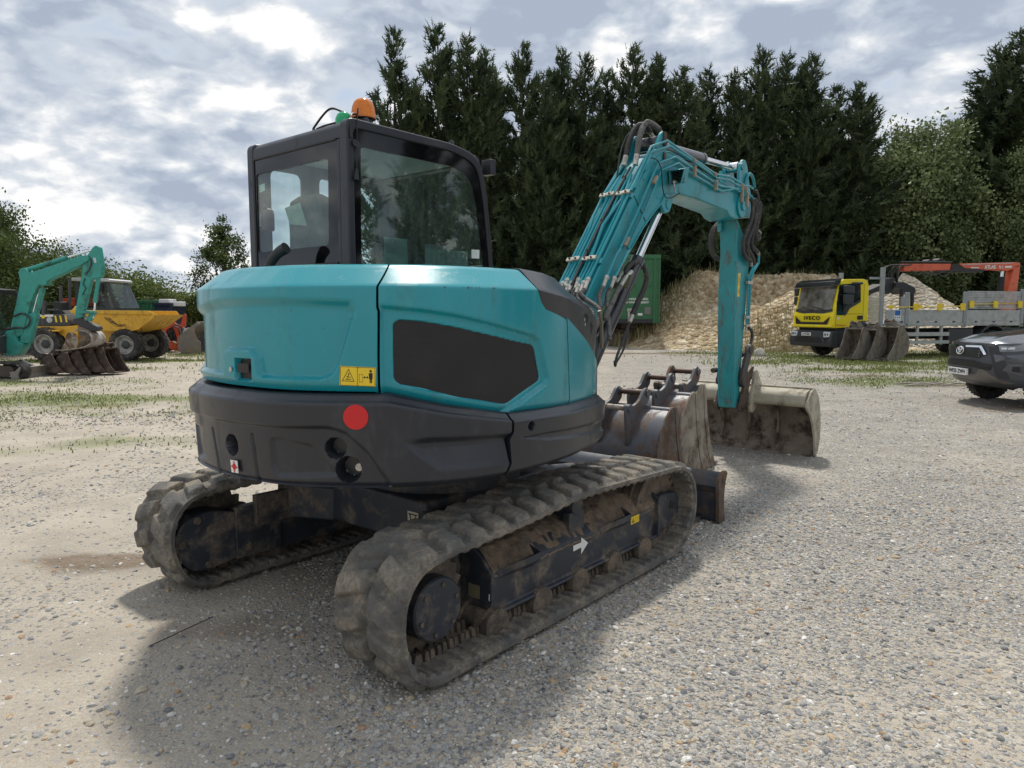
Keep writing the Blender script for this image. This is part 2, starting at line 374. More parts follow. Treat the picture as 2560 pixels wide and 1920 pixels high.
def glass_mat(name, tint, dust=0.1, rough=0.02, dusty=(0.55, 0.6, 0.58)):
    m = bpy.data.materials.new(name); m.use_nodes = True; nt = m.node_tree; nt.nodes.clear(); L = nt.links.new
    out = nd(nt, 'ShaderNodeOutputMaterial'); tr = nd(nt, 'ShaderNodeBsdfTransparent'); tr.inputs[0].default_value = (*tint, 1)
    gl = nd(nt, 'ShaderNodeBsdfGlossy'); gl.inputs['Roughness'].default_value = rough
    lw = nd(nt, 'ShaderNodeLayerWeight'); lw.inputs[0].default_value = .5; fr = math_n(nt, 'MULTIPLY_ADD', math_n(nt, 'POWER', lw.outputs['Facing'], 4.0), .9, .055)
    df = nd(nt, 'ShaderNodeBsdfDiffuse'); df.inputs[0].default_value = (*dusty, 1)
    tc = nd(nt, 'ShaderNodeTexCoord'); mp = nd(nt, 'ShaderNodeMapping'); mp.inputs['Scale'].default_value = (1, 1, 0.16); L(tc.outputs['Object'], mp.inputs[0])
    n = nd(nt, 'ShaderNodeTexNoise', i_Scale=26.0, i_Detail=8.0, i_Roughness=0.7); L(mp.outputs[0], n.inputs['Vector'])
    n2 = nd(nt, 'ShaderNodeTexNoise', i_Scale=2.6, i_Detail=3.0); L(tc.outputs['Object'], n2.inputs['Vector'])
    k = math_n(nt, 'MULTIPLY', math_n(nt, 'POWER', n.outputs['Fac'], 2.2), math_n(nt, 'MULTIPLY', n2.outputs['Fac'], dust * 9), clamp=True)
    m1 = nd(nt, 'ShaderNodeMixShader'); L(k, m1.inputs[0]); L(tr.outputs[0], m1.inputs[1]); L(df.outputs[0], m1.inputs[2])
    m2 = nd(nt, 'ShaderNodeMixShader'); L(fr, m2.inputs[0]); L(m1.outputs[0], m2.inputs[1]); L(gl.outputs[0], m2.inputs[2])
    L(m2.outputs[0], out.inputs[0]); MATS[name] = m; return m
GLASS = glass_mat('cab_glass', (0.80, 0.90, 0.88), 0.035)
GLASS_D = glass_mat('dirty_side_glass', (0.78, 0.90, 0.87), 0.05, dusty=(.36, .42, .40))
GLASS_T = glass_mat('vehicle_glass', (0.75, 0.82, 0.82), 0.02)
# ------------------------------------------------------------------ ground
# patches: X, Y, radius x, radius y, strength
GRASS = [(-8.6, 13.4, 2.6, 1.5, .9), (-9.5, 10.3, 2.2, .8, .6), (-6.6, 11.6, 1.3, .6, .5), (-12.5, 16.6, 3.5, 1.2, .8), (-13.5, 24.4, 4.5, 1.0, .9), (-10.6, 21.5, 2.5, 1.2, .45), (-4.6, 9.0, 1.5, .5, .35), (-7.5, 8.4, 1.8, .5, .4),
         (-12, 28, 5, 1.6, .5), (9.6, 17.0, 2.6, 1.6, .75), (13.0, 23.6, 4.0, 1.4, 1.0), (10.2, 20.5, 2.2, 1.2, .7), (16.5, 21.5, 4.0, 3.0, 1.0), (8.0, 23.5, 1.6, 1.1, .4), (11.2, 26.3, 1.6, 1.0, .9), (20, 27, 8, 3, 1.0), (9.3, 29.2, 2.0, 1.3, .8), (7.6, 15.4, 1.2, .5, .35), (12.6, 14.2, 2.2, 1.0, .5)]
SOIL = [(10.2, 16.0, 1.6, .6, .9), (9.0, 18.8, 1.8, .5, .7), (-2.75, 4.6, .55, .16, .9), (3.5, 29, 6, .8, .7), (9, 27.6, 3, .6, .5), (-7.6, 12.6, 1.2, .25, .8), (9.4, 12.3, 1.6, .6, .6), (-1.6, 3.6, .5, .2, .4)]
def patch_val(X, Y, lst):
    v = np.zeros_like(X)
    for x, y, a, b, s in lst: v = np.maximum(v, s * np.exp(-(((X - x) / a) ** 2 + ((Y - y) / b) ** 2)))
    return v
def lat_noise(X, Y, sc, seed):                 # cheap value noise
    r = np.random.default_rng(seed).random((64, 64)); gx, gy = X * sc, Y * sc
    ix, iy = np.floor(gx).astype(int), np.floor(gy).astype(int); fx, fy = gx - ix, gy - iy
    fx = fx * fx * (3 - 2 * fx); fy = fy * fy * (3 - 2 * fy)
    g = lambda a, b: r[a % 64, b % 64]
    return (g(ix, iy) * (1 - fx) + g(ix + 1, iy) * fx) * (1 - fy) + (g(ix, iy + 1) * (1 - fx) + g(ix + 1, iy + 1) * fx) * fy
def fbm2(X, Y, sc, seed, oct=4):
    v = 0; a = 1; t = 0
    for i in range(oct): v = v + a * lat_noise(X, Y, sc * 2 ** i, seed + i); t += a; a *= .5
    return v / t
def sand_val(X, Y):                            # 1 = sandy fines, 0 = open gravel
    base = 1 / (1 + np.exp((X - (-0.9 + 0.14 * (Y - 3))) * 1.5))
    for r_ in (10.4, 12.1): base = base + .34 * np.exp(-((np.hypot(X + 7.0, Y - 8.0) - r_ - .5 * (fbm2(X, Y, .3, 12) - .5)) / .33) ** 2) * (X > 0)
    return np.clip(base * 0.85 + (fbm2(X, Y, 0.55, 5) - 0.5) * 1.5 + 0.04, 0, 1)
def make_ground():
    xs = np.concatenate([[-700, -300, -120, -60], np.arange(-30, 30.1, 0.22), [60, 120, 300, 700]])
    ys = np.concatenate([[-300, -60, -15, -4], np.arange(0, 46, 0.22), [60, 120, 300, 900]])
    X, Y = np.meshgrid(xs, ys, indexing='ij')
    Z = (fbm2(X, Y, 0.35, 77) - 0.5) * 0.03 * ((np.abs(X) < 30) & (Y > 0) & (Y < 46))
    near = np.exp(-(((X + .3) / 3.0) ** 2 + ((Y - 4.8) / 3.0) ** 2)); Z = Z * (1 - 0.9 * near) - 0.004
    a, b = X.shape; idx = np.arange(a * b).reshape(a, b)
    fc = np.stack([idx[:-1, :-1], idx[1:, :-1], idx[1:, 1:], idx[:-1, 1:]], -1).reshape(-1, 4)
    m = bpy.data.materials.new('gravel'); m.use_nodes = True; nt = m.node_tree; L = nt.links.new; bs = nt.nodes['Principled BSDF']
    o = np_mesh('ground', np.stack([X, Y, Z], -1).reshape(-1, 3), fc, m); o['kind'] = 'structure'
    for nm, lst in (('green', GRASS), ('soil', SOIL)):
        at_ = o.data.attributes.new(nm, 'FLOAT', 'POINT'); v = patch_val(X, Y, lst)
        v = np.clip(v + (fbm2(X, Y, 1.1, 31) - .5) * 1.1 * (v > .05), 0, 1); at_.data.foreach_set('value', v.ravel().astype(np.float32))
    at_ = o.data.attributes.new('sand', 'FLOAT', 'POINT'); at_.data.foreach_set('value', sand_val(X, Y).ravel().astype(np.float32))
    geo = nd(nt, 'ShaderNodeNewGeometry'); P = geo.outputs['Position']
    A = lambda nm: nd(nt, 'ShaderNodeAttribute', attribute_name=nm).outputs['Fac']
    wob = nd(nt, 'ShaderNodeTexNoise', i_Scale=30.0, i_Detail=2.0); L(P, wob.inputs['Vector'])
    wv = nd(nt, 'ShaderNodeVectorMath', operation='MULTIPLY_ADD'); L(wob.outputs['Color'], wv.inputs[0]); wv.inputs[1].default_value = (.012, .012, .012); L(P, wv.inputs[2])
    v1 = nd(nt, 'ShaderNodeTexVoronoi', i_Scale=42.0, i_Randomness=1.0); L(wv.outputs[0], v1.inputs['Vector'])
    v2 = nd(nt, 'ShaderNodeTexVoronoi', i_Scale=110.0); L(wv.outputs[0], v2.inputs['Vector'])
    s1 = nd(nt, 'ShaderNodeSeparateColor'); L(v1.outputs['Color'], s1.inputs[0])
    s2 = nd(nt, 'ShaderNodeSeparateColor'); L(v2.outputs['Color'], s2.inputs[0])
    stone = [(0.0, (.09, .09, .095)), (0.15, (.18, .178, .175)), (0.4, (.27, .263, .25)), (0.62, (.34, .328, .30)), (0.80, (.40, .36, .29)), (0.90, (.42, .33, .21)), (0.95, (.52, .50, .46)), (1.0, (.62, .60, .56))]
    r1 = ramp(nt, stone); L(s1.outputs[0], r1.inputs[0]); r2 = ramp(nt, stone); L(s2.outputs[0], r2.inputs[0])
    gap1 = ramp(nt, [(0.25, 1.0), (0.62, 0.0)]); L(v1.outputs['Distance'], gap1.inputs[0])
    fine = nd(nt, 'ShaderNodeTexNoise', i_Scale=160.0, i_Detail=6.0, i_Roughness=.7); L(P, fine.inputs['Vector'])
    med = nd(nt, 'ShaderNodeTexNoise', i_Scale=1.7, i_Detail=6.0, i_Roughness=.6); L(P, med.inputs['Vector'])
    sandc = ramp(nt, [(.25, (.21, .18, .145)), (.5, (.40, .355, .29)), (.75, (.52, .47, .39))]); L(fine.outputs['Fac'], sandc.inputs[0])
    gr = mixc(nt, gap1.outputs[0], r2.outputs[0], r1.outputs[0])
    # sandy fines show between and over the stones
    sm = math_n(nt, 'MULTIPLY_ADD', s1.outputs[1], -1.0, math_n(nt, 'MULTIPLY_ADD', A('sand'), 1.15, 0.22))
    sm = ramp(nt, [(0.0, 0.0), (0.18, 1.0)]); L(math_n(nt, 'ADD', math_n(nt, 'MULTIPLY', A('sand'), 1.2), math_n(nt, 'MULTIPLY_ADD', s1.outputs[1], -1.0, 0.15)), sm.inputs[0])
    c = mixc(nt, math_n(nt, 'MULTIPLY', sm.outputs[0], .85), gr, sandc.outputs[0])
    soilc = ramp(nt, [(.3, (.10, .072, .05)), (.7, (.22, .165, .115))]); L(fine.outputs['Fac'], soilc.inputs[0])
    so = ramp(nt, [(0.25, 0.0), (0.6, 0.85)]); L(A('soil'), so.inputs[0]); c = mixc(nt, so.outputs[0], c, soilc.outputs[0])
    gc = ramp(nt, [(.3, (.085, .12, .03)), (.7, (.20, .22, .085))]); L(fine.outputs['Fac'], gc.inputs[0])
    gm = ramp(nt, [(0.18, 0.0), (0.7, 0.85)]); L(A('green'), gm.inputs[0]); c = mixc(nt, gm.outputs[0], c, gc.outputs[0])
    tone = ramp(nt, [(.3, .80), (.7, 1.14)]); L(med.outputs['Fac'], tone.inputs[0]); c = mixc(nt, 1.0, c, tone.outputs[0], 'MULTIPLY')
    L(c, bs.inputs['Base Color']); bs.inputs['Roughness'].default_value = .92; bs.inputs['Specular IOR Level'].default_value = .2
    h = math_n(nt, 'ADD', math_n(nt, 'MULTIPLY', v1.outputs['Distance'], -0.9), math_n(nt, 'MULTIPLY', v2.outputs['Distance'], -0.35))
    h = math_n(nt, 'ADD', h, math_n(nt, 'MULTIPLY', fine.outputs['Fac'], .35))
    h = math_n(nt, 'MULTIPLY', h, math_n(nt, 'MULTIPLY_ADD', sm.outputs[0], -0.62, 1.0))
    bp = nd(nt, 'ShaderNodeBump', i_Strength=.9, i_Distance=.014); L(h, bp.inputs['Height']); L(bp.outputs[0], bs.inputs['Normal'])
make_ground()

def make_gravel():                             # loose stones: one uncountable mass of instances
    pts = []; siz = []
    def fill(x0, x1, y0, y1, dens, smin, smax):
        n = int((x1 - x0) * (y1 - y0) * dens); X = rng.uniform(x0, x1, n); Y = rng.uniform(y0, y1, n)
        keep = (np.abs(X) < Y * 0.80 + 0.35)
        s = sand_val(X, Y); keep &= rng.random(n) < (1.12 - .80 * s) * (0.35 + 1.0 * fbm2(X, Y, .9, 40)) * (1 - .8 * patch_val(X, Y, SOIL))
        X, Y = X[keep], Y[keep]; r = np.exp(rng.normal(0, .38, len(X))) * (smin + smax) / 2
        pts.append(np.stack([X, Y, r * .12 - .006], -1)); siz.append(np.clip(r, smin * .6, smax * 1.9))
    fill(-3, 3, 1.75, 4.0, 3000, .0055, .0088); fill(-3, 3, 1.75, 4.0, 7000, .0028, .0050)
    fill(-5.5, 5.5, 4.0, 7.5, 1500, .006, .0095); fill(-5.5, 5.5, 4.0, 7.0, 2600, .0034, .0058)
    fill(-8.5, 8.5, 7.5, 12, 420, .0075, .012)
    fill(-12, 12, 12, 20, 45, .011, .016)
    # a few larger pebbles everywhere
    n = 420; Y = 1.8 + 9 * rng.random(n) ** 1.6; X = rng.uniform(-1, 1, n) * Y * .78; pts.append(np.stack([X, Y, np.zeros(n)], -1)); siz.append(rng.uniform(.011, .020, n))
    P = np.concatenate(pts); S = np.concatenate(siz).astype(np.float32); n = len(P)
    me = bpy.data.meshes.new('gravel_stones'); me.vertices.add(n); me.vertices.foreach_set('co', P.astype(np.float32).ravel())
    a = me.attributes.new('siz', 'FLOAT_VECTOR', 'POINT')
    a.data.foreach_set('vector', np.stack([S * rng.uniform(.8, 1.35, n), S * rng.uniform(.75, 1.1, n), S * rng.uniform(.5, .85, n)], -1).astype(np.float32).ravel())
    a = me.attributes.new('rot', 'FLOAT_VECTOR', 'POINT'); a.data.foreach_set('vector', np.stack([rng.normal(0, .3, n), rng.normal(0, .3, n), rng.uniform(0, 6.28, n)], -1).astype(np.float32).ravel())
    a = me.attributes.new('pick', 'INT', 'POINT'); a.data.foreach_set('value', rng.integers(0, 6, n).astype(np.int32))
    a = me.attributes.new('tone', 'FLOAT', 'POINT'); a.data.foreach_set('value', rng.random(n).astype(np.float32))
    o = bpy.data.objects.new('gravel_stones', me); col.objects.link(o)
    tag(o, 'loose grey and tan gravel stones strewn over the yard', 'gravel', kind='stuff')
    m = bpy.data.materials.new('pebble'); m.use_nodes = True; nt = m.node_tree; L = nt.links.new; b = nt.nodes['Principled BSDF']
    at_ = nd(nt, 'ShaderNodeAttribute', attribute_name='tone', attribute_type='INSTANCER')
    r = ramp(nt, [(0.0, (.16, .162, .168)), (0.10, (.245, .245, .245)), (0.35, (.33, .325, .312)), (0.6, (.40, .388, .362)), (0.80, (.46, .43, .37)), (0.89, (.46, .38, .27)), (0.93, (.43, .30, .17)), (0.95, (.33, .21, .15)), (0.96, (.56, .54, .50)), (1.0, (.72, .70, .66))]); L(at_.outputs['Fac'], r.inputs[0])
    tc = nd(nt, 'ShaderNodeTexCoord'); n1 = nd(nt, 'ShaderNodeTexNoise', i_Scale=1.6, i_Detail=5.0); L(tc.outputs['Object'], n1.inputs['Vector'])
    tn = ramp(nt, [(.3, .78), (.7, 1.15)]); L(n1.outputs['Fac'], tn.inputs[0])
    L(mixc(nt, 1.0, r.outputs[0], tn.outputs[0], 'MULTIPLY'), b.inputs['Base Color']); b.inputs['Roughness'].default_value = .82; b.inputs['Specular IOR Level'].default_value = .3
    ng = bpy.data.node_groups.new('strew_stones', 'GeometryNodeTree')
    ng.interface.new_socket('Geometry', in_out='INPUT', socket_type='NodeSocketGeometry'); ng.interface.new_socket('Geometry', in_out='OUTPUT', socket_type='NodeSocketGeometry')
    gi = ng.nodes.new('NodeGroupInput'); go = ng.nodes.new('NodeGroupOutput'); L = ng.links.new
    join = ng.nodes.new('GeometryNodeGeometryToInstance')
    for k in range(6):
        ico = ng.nodes.new('GeometryNodeMeshIcoSphere'); ico.inputs['Radius'].default_value = 1.0; ico.inputs['Subdivisions'].default_value = 3 if k < 3 else 2
        sp = ng.nodes.new('GeometryNodeSetPosition'); no = ng.nodes.new('ShaderNodeTexNoise'); no.noise_dimensions = '4D'; no.inputs['W'].default_value = k * 7.3 + 1; no.inputs['Scale'].default_value = .75; no.inputs['Detail'].default_value = 2.0
        vm = ng.nodes.new('ShaderNodeVectorMath'); vm.operation = 'SUBTRACT'; vm.inputs[1].default_value = (.5, .5, .5)
        vs = ng.nodes.new('ShaderNodeVectorMath'); vs.operation = 'SCALE'; vs.inputs['Scale'].default_value = 1.7
        L(no.outputs['Color'], vm.inputs[0]); L(vm.outputs[0], vs.inputs[0]); L(vs.outputs[0], sp.inputs['Offset']); L(ico.outputs[0], sp.inputs[0])
        ss = ng.nodes.new('GeometryNodeSetShadeSmooth'); ss.inputs['Shade Smooth'].default_value = k < 3; L(sp.outputs[0], ss.inputs[0])
        sm = ng.nodes.new('GeometryNodeSetMaterial'); sm.inputs['Material'].default_value = m; L(ss.outputs[0], sm.inputs[0]); L(sm.outputs[0], join.inputs[0])
    ip = ng.nodes.new('GeometryNodeInstanceOnPoints'); ip.inputs['Pick Instance'].default_value = True
    def na(nm, t):
        q = ng.nodes.new('GeometryNodeInputNamedAttribute'); q.data_type = t; q.inputs[0].default_value = nm
        return next(x for x in q.outputs if x.enabled and x.name == 'Attribute')
    L(gi.outputs[0], ip.inputs['Points']); L(join.outputs[0], ip.inputs['Instance']); L(na('pick', 'INT'), ip.inputs['Instance Index']); L(na('siz', 'FLOAT_VECTOR'), ip.inputs['Scale']); 
    e2r = ng.nodes.new('FunctionNodeEulerToRotation'); L(na('rot', 'FLOAT_VECTOR'), e2r.inputs[0]); L(e2r.outputs[0], ip.inputs['Rotation'])
    L(ip.outputs[0], go.inputs[0])
    md = o.modifiers.new('strew', 'NODES'); md.node_group = ng
make_gravel()

def leaf_material(name, c, c2, rough=.65, transl=.0, spec=.25):
    m = bpy.data.materials.new(name); m.use_nodes = True; nt = m.node_tree; L = nt.links.new; b = nt.nodes['Principled BSDF']
    at_ = nd(nt, 'ShaderNodeAttribute', attribute_name='tone'); r = ramp(nt, [(0.0, c), (1.0, c2)]); L(at_.outputs['Fac'], r.inputs[0])
    L(r.outputs[0], b.inputs['Base Color']); b.inputs['Roughness'].default_value = rough; b.inputs['Specular IOR Level'].default_value = spec
    if transl:
        t = nd(nt, 'ShaderNodeBsdfTranslucent'); L(r.outputs[0], t.inputs[0]); mx = nd(nt, 'ShaderNodeMixShader'); mx.inputs[0].default_value = transl
        out = nt.nodes['Material Output']; L(b.outputs[0], mx.inputs[1]); L(t.outputs[0], mx.inputs[2]); L(mx.outputs[0], out.inputs[0])
    MATS[name] = m; return m
GRASSM = leaf_material('grass_blades', (.09, .125, .03), (.27, .28, .11), transl=.3)
WEEDM = leaf_material('dry_weeds', (.16, .15, .06), (.40, .33, .19), transl=.25)
def blades(name, P, H, Wd, mat, label, cat, lean=.5, kind='stuff', group=None, parent=None):
    n = len(P); th = rng.uniform(0, 6.283, n); dirv = np.stack([np.cos(th), np.sin(th), np.zeros(n)], -1); sdv = np.stack([-np.sin(th), np.cos(th), np.zeros(n)], -1)
    ln = rng.uniform(.1, lean, n)[:, None]; H = H[:, None]; w = Wd[:, None]; up = np.array([0, 0, 1.0])
    b0 = P - sdv * w; b1 = P + sdv * w; mid = P + up * H * .6 + dirv * H * ln * .35; tip = P + up * H * (1 - ln * .25) + dirv * H * ln
    V = np.stack([b0, b1, mid + sdv * w * .7, mid - sdv * w * .7, tip], 1).reshape(-1, 3)
    k = np.arange(n) * 5
    T = np.concatenate([np.stack([k, k + 1, k + 2], -1), np.stack([k, k + 2, k + 3], -1), np.stack([k + 3, k + 2, k + 4], -1)])
    o = np_mesh(name, V, T, mat, parent); a = o.data.attributes.new('tone', 'FLOAT', 'POINT'); a.data.foreach_set('value', np.repeat(rng.random(n), 5).astype(np.float32))
    if label: tag(o, label, cat, group, kind)
    return o
def make_grass():
    for nm, lab, sel in (('grass', 'short patchy grass growing through the gravel on the yard', lambda x: True),):
        P = []
        for x, y, a, b, s in GRASS:
            n = int(a * b * 900 * s); q = rng.normal(0, .62, (n, 2)) * [a, b] + [x, y]
            keep = fbm2(q[:, 0], q[:, 1], 1.1, 31) + rng.normal(0, .08, n) > .50 - .10 * s; q = q[keep]
            P.append(np.c_[q, np.full(len(q), -.005)])
        P = np.concatenate(P); n = len(P)
        blades(nm, P, rng.uniform(.012, .06, n) * (1 + .8 * (P[:, 1] > 19)), rng.uniform(.003, .007, n) * (1 + P[:, 1] / 14), GRASSM, lab, 'grass', .8)
make_grass()

# ------------------------------------------------------------------ heaps of earth and stones
def heap_material(name, cols, s=9.0):
    m = bpy.data.materials.new(name); m.use_nodes = True; nt = m.node_tree; L = nt.links.new; b = nt.nodes['Principled BSDF']
    P = nd(nt, 'ShaderNodeTexCoord').outputs['Object']
    v = nd(nt, 'ShaderNodeTexVoronoi', i_Scale=s); L(P, v.inputs['Vector']); sc = nd(nt, 'ShaderNodeSeparateColor'); L(v.outputs['Color'], sc.inputs[0])
    n = nd(nt, 'ShaderNodeTexNoise', i_Scale=.55, i_Detail=7.0, i_Roughness=.65); L(P, n.inputs['Vector'])
    a = math_n(nt, 'ADD', math_n(nt, 'MULTIPLY', sc.outputs[0], .5), math_n(nt, 'MULTIPLY_ADD', n.outputs['Fac'], 1.1, -.28))
    r = ramp(nt, cols); L(a, r.inputs[0]); L(r.outputs[0], b.inputs['Base Color']); b.inputs['Roughness'].default_value = .95; b.inputs['Specular IOR Level'].default_value = .15
    bp = nd(nt, 'ShaderNodeBump', i_Strength=1.0, i_Distance=.16); L(math_n(nt, 'MULTIPLY', v.outputs['Distance'], -1.0), bp.inputs['Height']); L(bp.outputs[0], b.inputs['Normal'])
    return m
HEAP1 = heap_material('stony_earth', [(0.0, (.13, .09, .05)), (.32, (.28, .205, .12)), (.58, (.42, .335, .21)), (.8, (.54, .465, .34)), (1, (.70, .66, .57))], 5.0)
HEAP2 = heap_material('pale_stones', [(0.0, (.20, .16, .11)), (.3, (.36, .30, .22)), (.6, (.48, .43, .34)), (1, (.66, .62, .54))], 6.0)
def heap(name, label, x0, x1, y0, y1, fn, mat, st=.13):
    xs = np.arange(x0, x1 + .01, st); ys = np.arange(y0, y1 + .01, st); X, Y = np.meshgrid(xs, ys, indexing='ij'); H = fn(X, Y)
    H = H + (fbm2(X, Y, .5, 3, 5) - .5) * .9 * np.clip(H, 0, 1) + (rng.random(X.shape) - .5) * .15 * np.clip(H * 2, 0, 1)
    edge = np.minimum(np.minimum(X - x0, x1 - X), np.minimum(Y - y0, y1 - Y)); H = np.minimum(H, edge * 2) - .05
    a, b = X.shape; idx = np.arange(a * b).reshape(a, b); f = np.stack([idx[:-1, :-1], idx[1:, :-1], idx[1:, 1:], idx[:-1, 1:]], -1).reshape(-1, 4)
    o = np_mesh(name, np.stack([X - (x0 + x1) / 2, Y - (y0 + y1) / 2, H], -1).reshape(-1, 3), f, mat); o.location = ((x0 + x1) / 2, (y0 + y1) / 2, 0)
    tag(o, label, 'heap'); return X, Y, H
def f1(X, Y):
    ridge = np.clip((X - 5.4) / 4.6, 0, 1); ridge = ridge ** .8 * 3.75 * np.clip((19.5 - X) / 3, 0, 1)
    front = np.clip((Y - (31.2 + .25 * np.clip(9 - X, 0, 9))) / 5.2, 0, 1); back = np.clip((44 - Y) / 5, 0, 1)
    main = ridge * np.minimum(front, back)
    lobe = 2.75 * np.clip(1 - np.hypot((X - 13.0) / 4.4, (Y - 33.2) / 3.8), 0, 1) ** .85
    cut = .9 * np.exp(-(((X - 12.4) / 2.4) ** 2 + ((Y - 35.3) / .9) ** 2))
    return np.maximum(main - cut, lobe)
h1 = heap('earth_mound', 'big tan mound of stony earth behind the excavator arm', 4.6, 19.8, 30.0, 44, f1, HEAP1)
def f2(X, Y): return 3.45 * np.clip(1 - np.hypot((X - 19.6) / 5.0, (Y - 36.0) / 4.6), 0, 1) ** .8
h2 = heap('stone_heap', 'pale stone heap seen over the flatbed truck', 14.8, 24.6, 31.2, 40.8, f2, HEAP2, .2)
def heap_weeds():
    P = []; H = []
    X, Y, Z = h1; m = Z > 2.6; cand = np.stack([X[m], Y[m], Z[m]], -1)
    c = cand[rng.integers(0, len(cand), 700)]; P.append(c + rng.normal(0, .1, c.shape) * [1, 1, 0]); H.append(rng.uniform(.08, .34, len(c)))
    m = (Z > .15) & (Z < 3.2); cand = np.stack([X[m], Y[m], Z[m]], -1); cl = cand[rng.integers(0, len(cand), 34)]
    for q in cl:
        n = 26; P.append(q + rng.normal(0, .22, (n, 3)) * [1, 1, .15]); H.append(rng.uniform(.08, .3, n))
    for x, y, n, hh in ((6.3, 35.2, 500, .9), (8.2, 36.8, 260, .9), (10.8, 30.6, 420, .6), (12.4, 30.9, 260, .4), (9.6, 30.3, 160, .3), (11.7, 31.4, 160, .6)):
        q = rng.normal(0, 1, (n, 2)) * [.75, .6] + [x, y]; ix = np.clip(((q[:, 0] - 4.6) / .13).astype(int), 0, X.shape[0] - 1); iy = np.clip(((q[:, 1] - 30) / .13).astype(int), 0, X.shape[1] - 1)
        P.append(np.c_[q, np.maximum(Z[ix, iy], 0)]); H.append(rng.uniform(.25, 1.0, n) * hh)
    P = np.concatenate(P); H = np.concatenate(H)
    blades('weeds', P, H, rng.uniform(.008, .02, len(P)), WEEDM, 'straggly dry weeds growing on and around the earth mound', 'weeds', .55)
heap_weeds()
# ------------------------------------------------------------------ the big excavator: local x = forward, y = left, z = up
EX_YAW = R(50)
_d = np.array([math.sin(R(40)), math.cos(R(40))]); _l = np.array([-math.cos(R(40)), math.sin(R(40))])
EX_LOC = _d * 3.2 + _l * 3.295
EXC = empty('tracked_excavator', (EX_LOC[0], EX_LOC[1], 0), EX_YAW, 'large teal and dark grey tracked excavator with an orange beacon on its cab', 'excavator')

# plan outline of the rotating body (rear centre to the right front, mirrored to the left)
_Rp = [(-1.50, 0.0), (-1.485, -.2), (-1.435, -.42), (-1.32, -.63), (-1.13, -.86), (-.87, -1.02), (-.55, -1.095), (-.15, -1.095), (.2, -1.025), (.5, -.925), (.79, -.77), (1.0, -.58)]
_P = np.array([(u, -v) for u, v in _Rp[1:]][::-1] + _Rp); _Q = np.vstack([2 * _P[0] - _P[1], _P, 2 * _P[-1] - _P[-2]])
_o = []
for i in range(1, len(_Q) - 2):
    p0, p1, p2, p3 = _Q[i - 1:i + 3]
    for t in np.linspace(0, 1, 40, endpoint=False): _o.append(.5 * (2 * p1 + (p2 - p0) * t + (2 * p0 - 5 * p1 + 4 * p2 - p3) * t * t + (3 * p1 - p0 - 3 * p2 + p3) * t ** 3))
_o.append(_P[-1]); OUT = np.array(_o)
_s = np.r_[0, np.cumsum(np.hypot(*np.diff(OUT, axis=0).T))]; S_ = _s - _s[np.argmin(np.hypot(OUT[:, 0] + 1.5, OUT[:, 1]))]
_T = np.gradient(OUT, axis=0); _T /= np.hypot(_T[:, 0], _T[:, 1])[:, None]; NRM = np.c_[_T[:, 1], -_T[:, 0]]
def hull(s, z, inset):                         # wall coordinates -> local points (arrays)
    s = np.asarray(s, float); z = np.asarray(z, float) + 0 * s; inset = np.asarray(inset, float) + 0 * s
    px, py = np.interp(s, S_, OUT[:, 0]), np.interp(s, S_, OUT[:, 1]); nx, ny = np.interp(s, S_, NRM[:, 0]), np.interp(s, S_, NRM[:, 1])
    return np.stack([px - nx * inset, py - ny * inset, z], -1)
def sdf(s, z, poly):                           # signed distance to a polygon, negative inside
    P = np.array(poly); d = np.full(s.shape, 9.0); ins = np.zeros(s.shape, bool); n = len(P)
    for i in range(n):
        a, b = P[i], P[(i + 1) % n]; e = b - a; wx, wz = s - a[0], z - a[1]
        t = np.clip((wx * e[0] + wz * e[1]) / (e @ e + 1e-12), 0, 1); d = np.minimum(d, np.hypot(wx - t * e[0], wz - t * e[1]))
        c = ((a[1] <= z) & (b[1] > z)) | ((b[1] <= z) & (a[1] > z)); xi = a[0] + (z - a[1]) / (b[1] - a[1] + 1e-12) * e[0]; ins ^= c & (s < xi)
    return np.where(ins, -d, d)
def sst(x, w): t = np.clip(.5 - x / (2 * w), 0, 1); return t * t * (3 - 2 * t)     # 1 inside (x<0), 0 outside
def il(pts): P = np.array(pts); return lambda x: np.interp(x, P[:, 0], P[:, 1])
def panel(name, s0, s1, prof, extra, mat, parent, ds=.008, sL=None, sR=None, thick=True):
    """prof(s, t) -> z, inset for t in 0..1 rows; extra(s, z) adds inset. sL/sR optionally bend the ends with z"""
    rows = prof(None); ns = max(4, int((s1 - s0) / ds)); A = np.linspace(0, 1, ns)[:, None] + 0 * rows[None, :]; T = 0 * A + rows[None, :]
    s = s0 + (s1 - s0) * A
    for _ in range(2):
        z, ins = prof((s, T))
        a = sL(z) if sL else s0; b = sR(z) if sR else s1; s = a + (b - a) * A
    z, ins = prof((s, T)); ins = ins + extra(s, z)
    V = hull(s, z, ins); i, j = s.shape; idx = np.arange(i * j).reshape(i, j)
    F_ = np.stack([idx[:-1, :-1], idx[1:, :-1], idx[1:, 1:], idx[:-1, 1:]], -1).reshape(-1, 4)
    V = V.reshape(-1, 3)
    if thick:                                  # folded-in edges all round so that gaps look like sheet metal with depth
        bi = [idx[0, :], idx[-1, :], idx[:, 0], idx[:, -1]]; ex = []; fx = []; base = len(V)
        for e in bi:
            q = hull(s.ravel()[e], z.ravel()[e], ins.ravel()[e] + .045); k = base + np.arange(len(e)); base += len(e); ex.append(q)
            fx.append(np.stack([e[:-1], e[1:], k[1:], k[:-1]], -1))
        V = np.vstack([V] + ex); F_ = np.vstack([F_] + fx)
    return np_mesh(name, V, F_, mat, parent, ang=38)
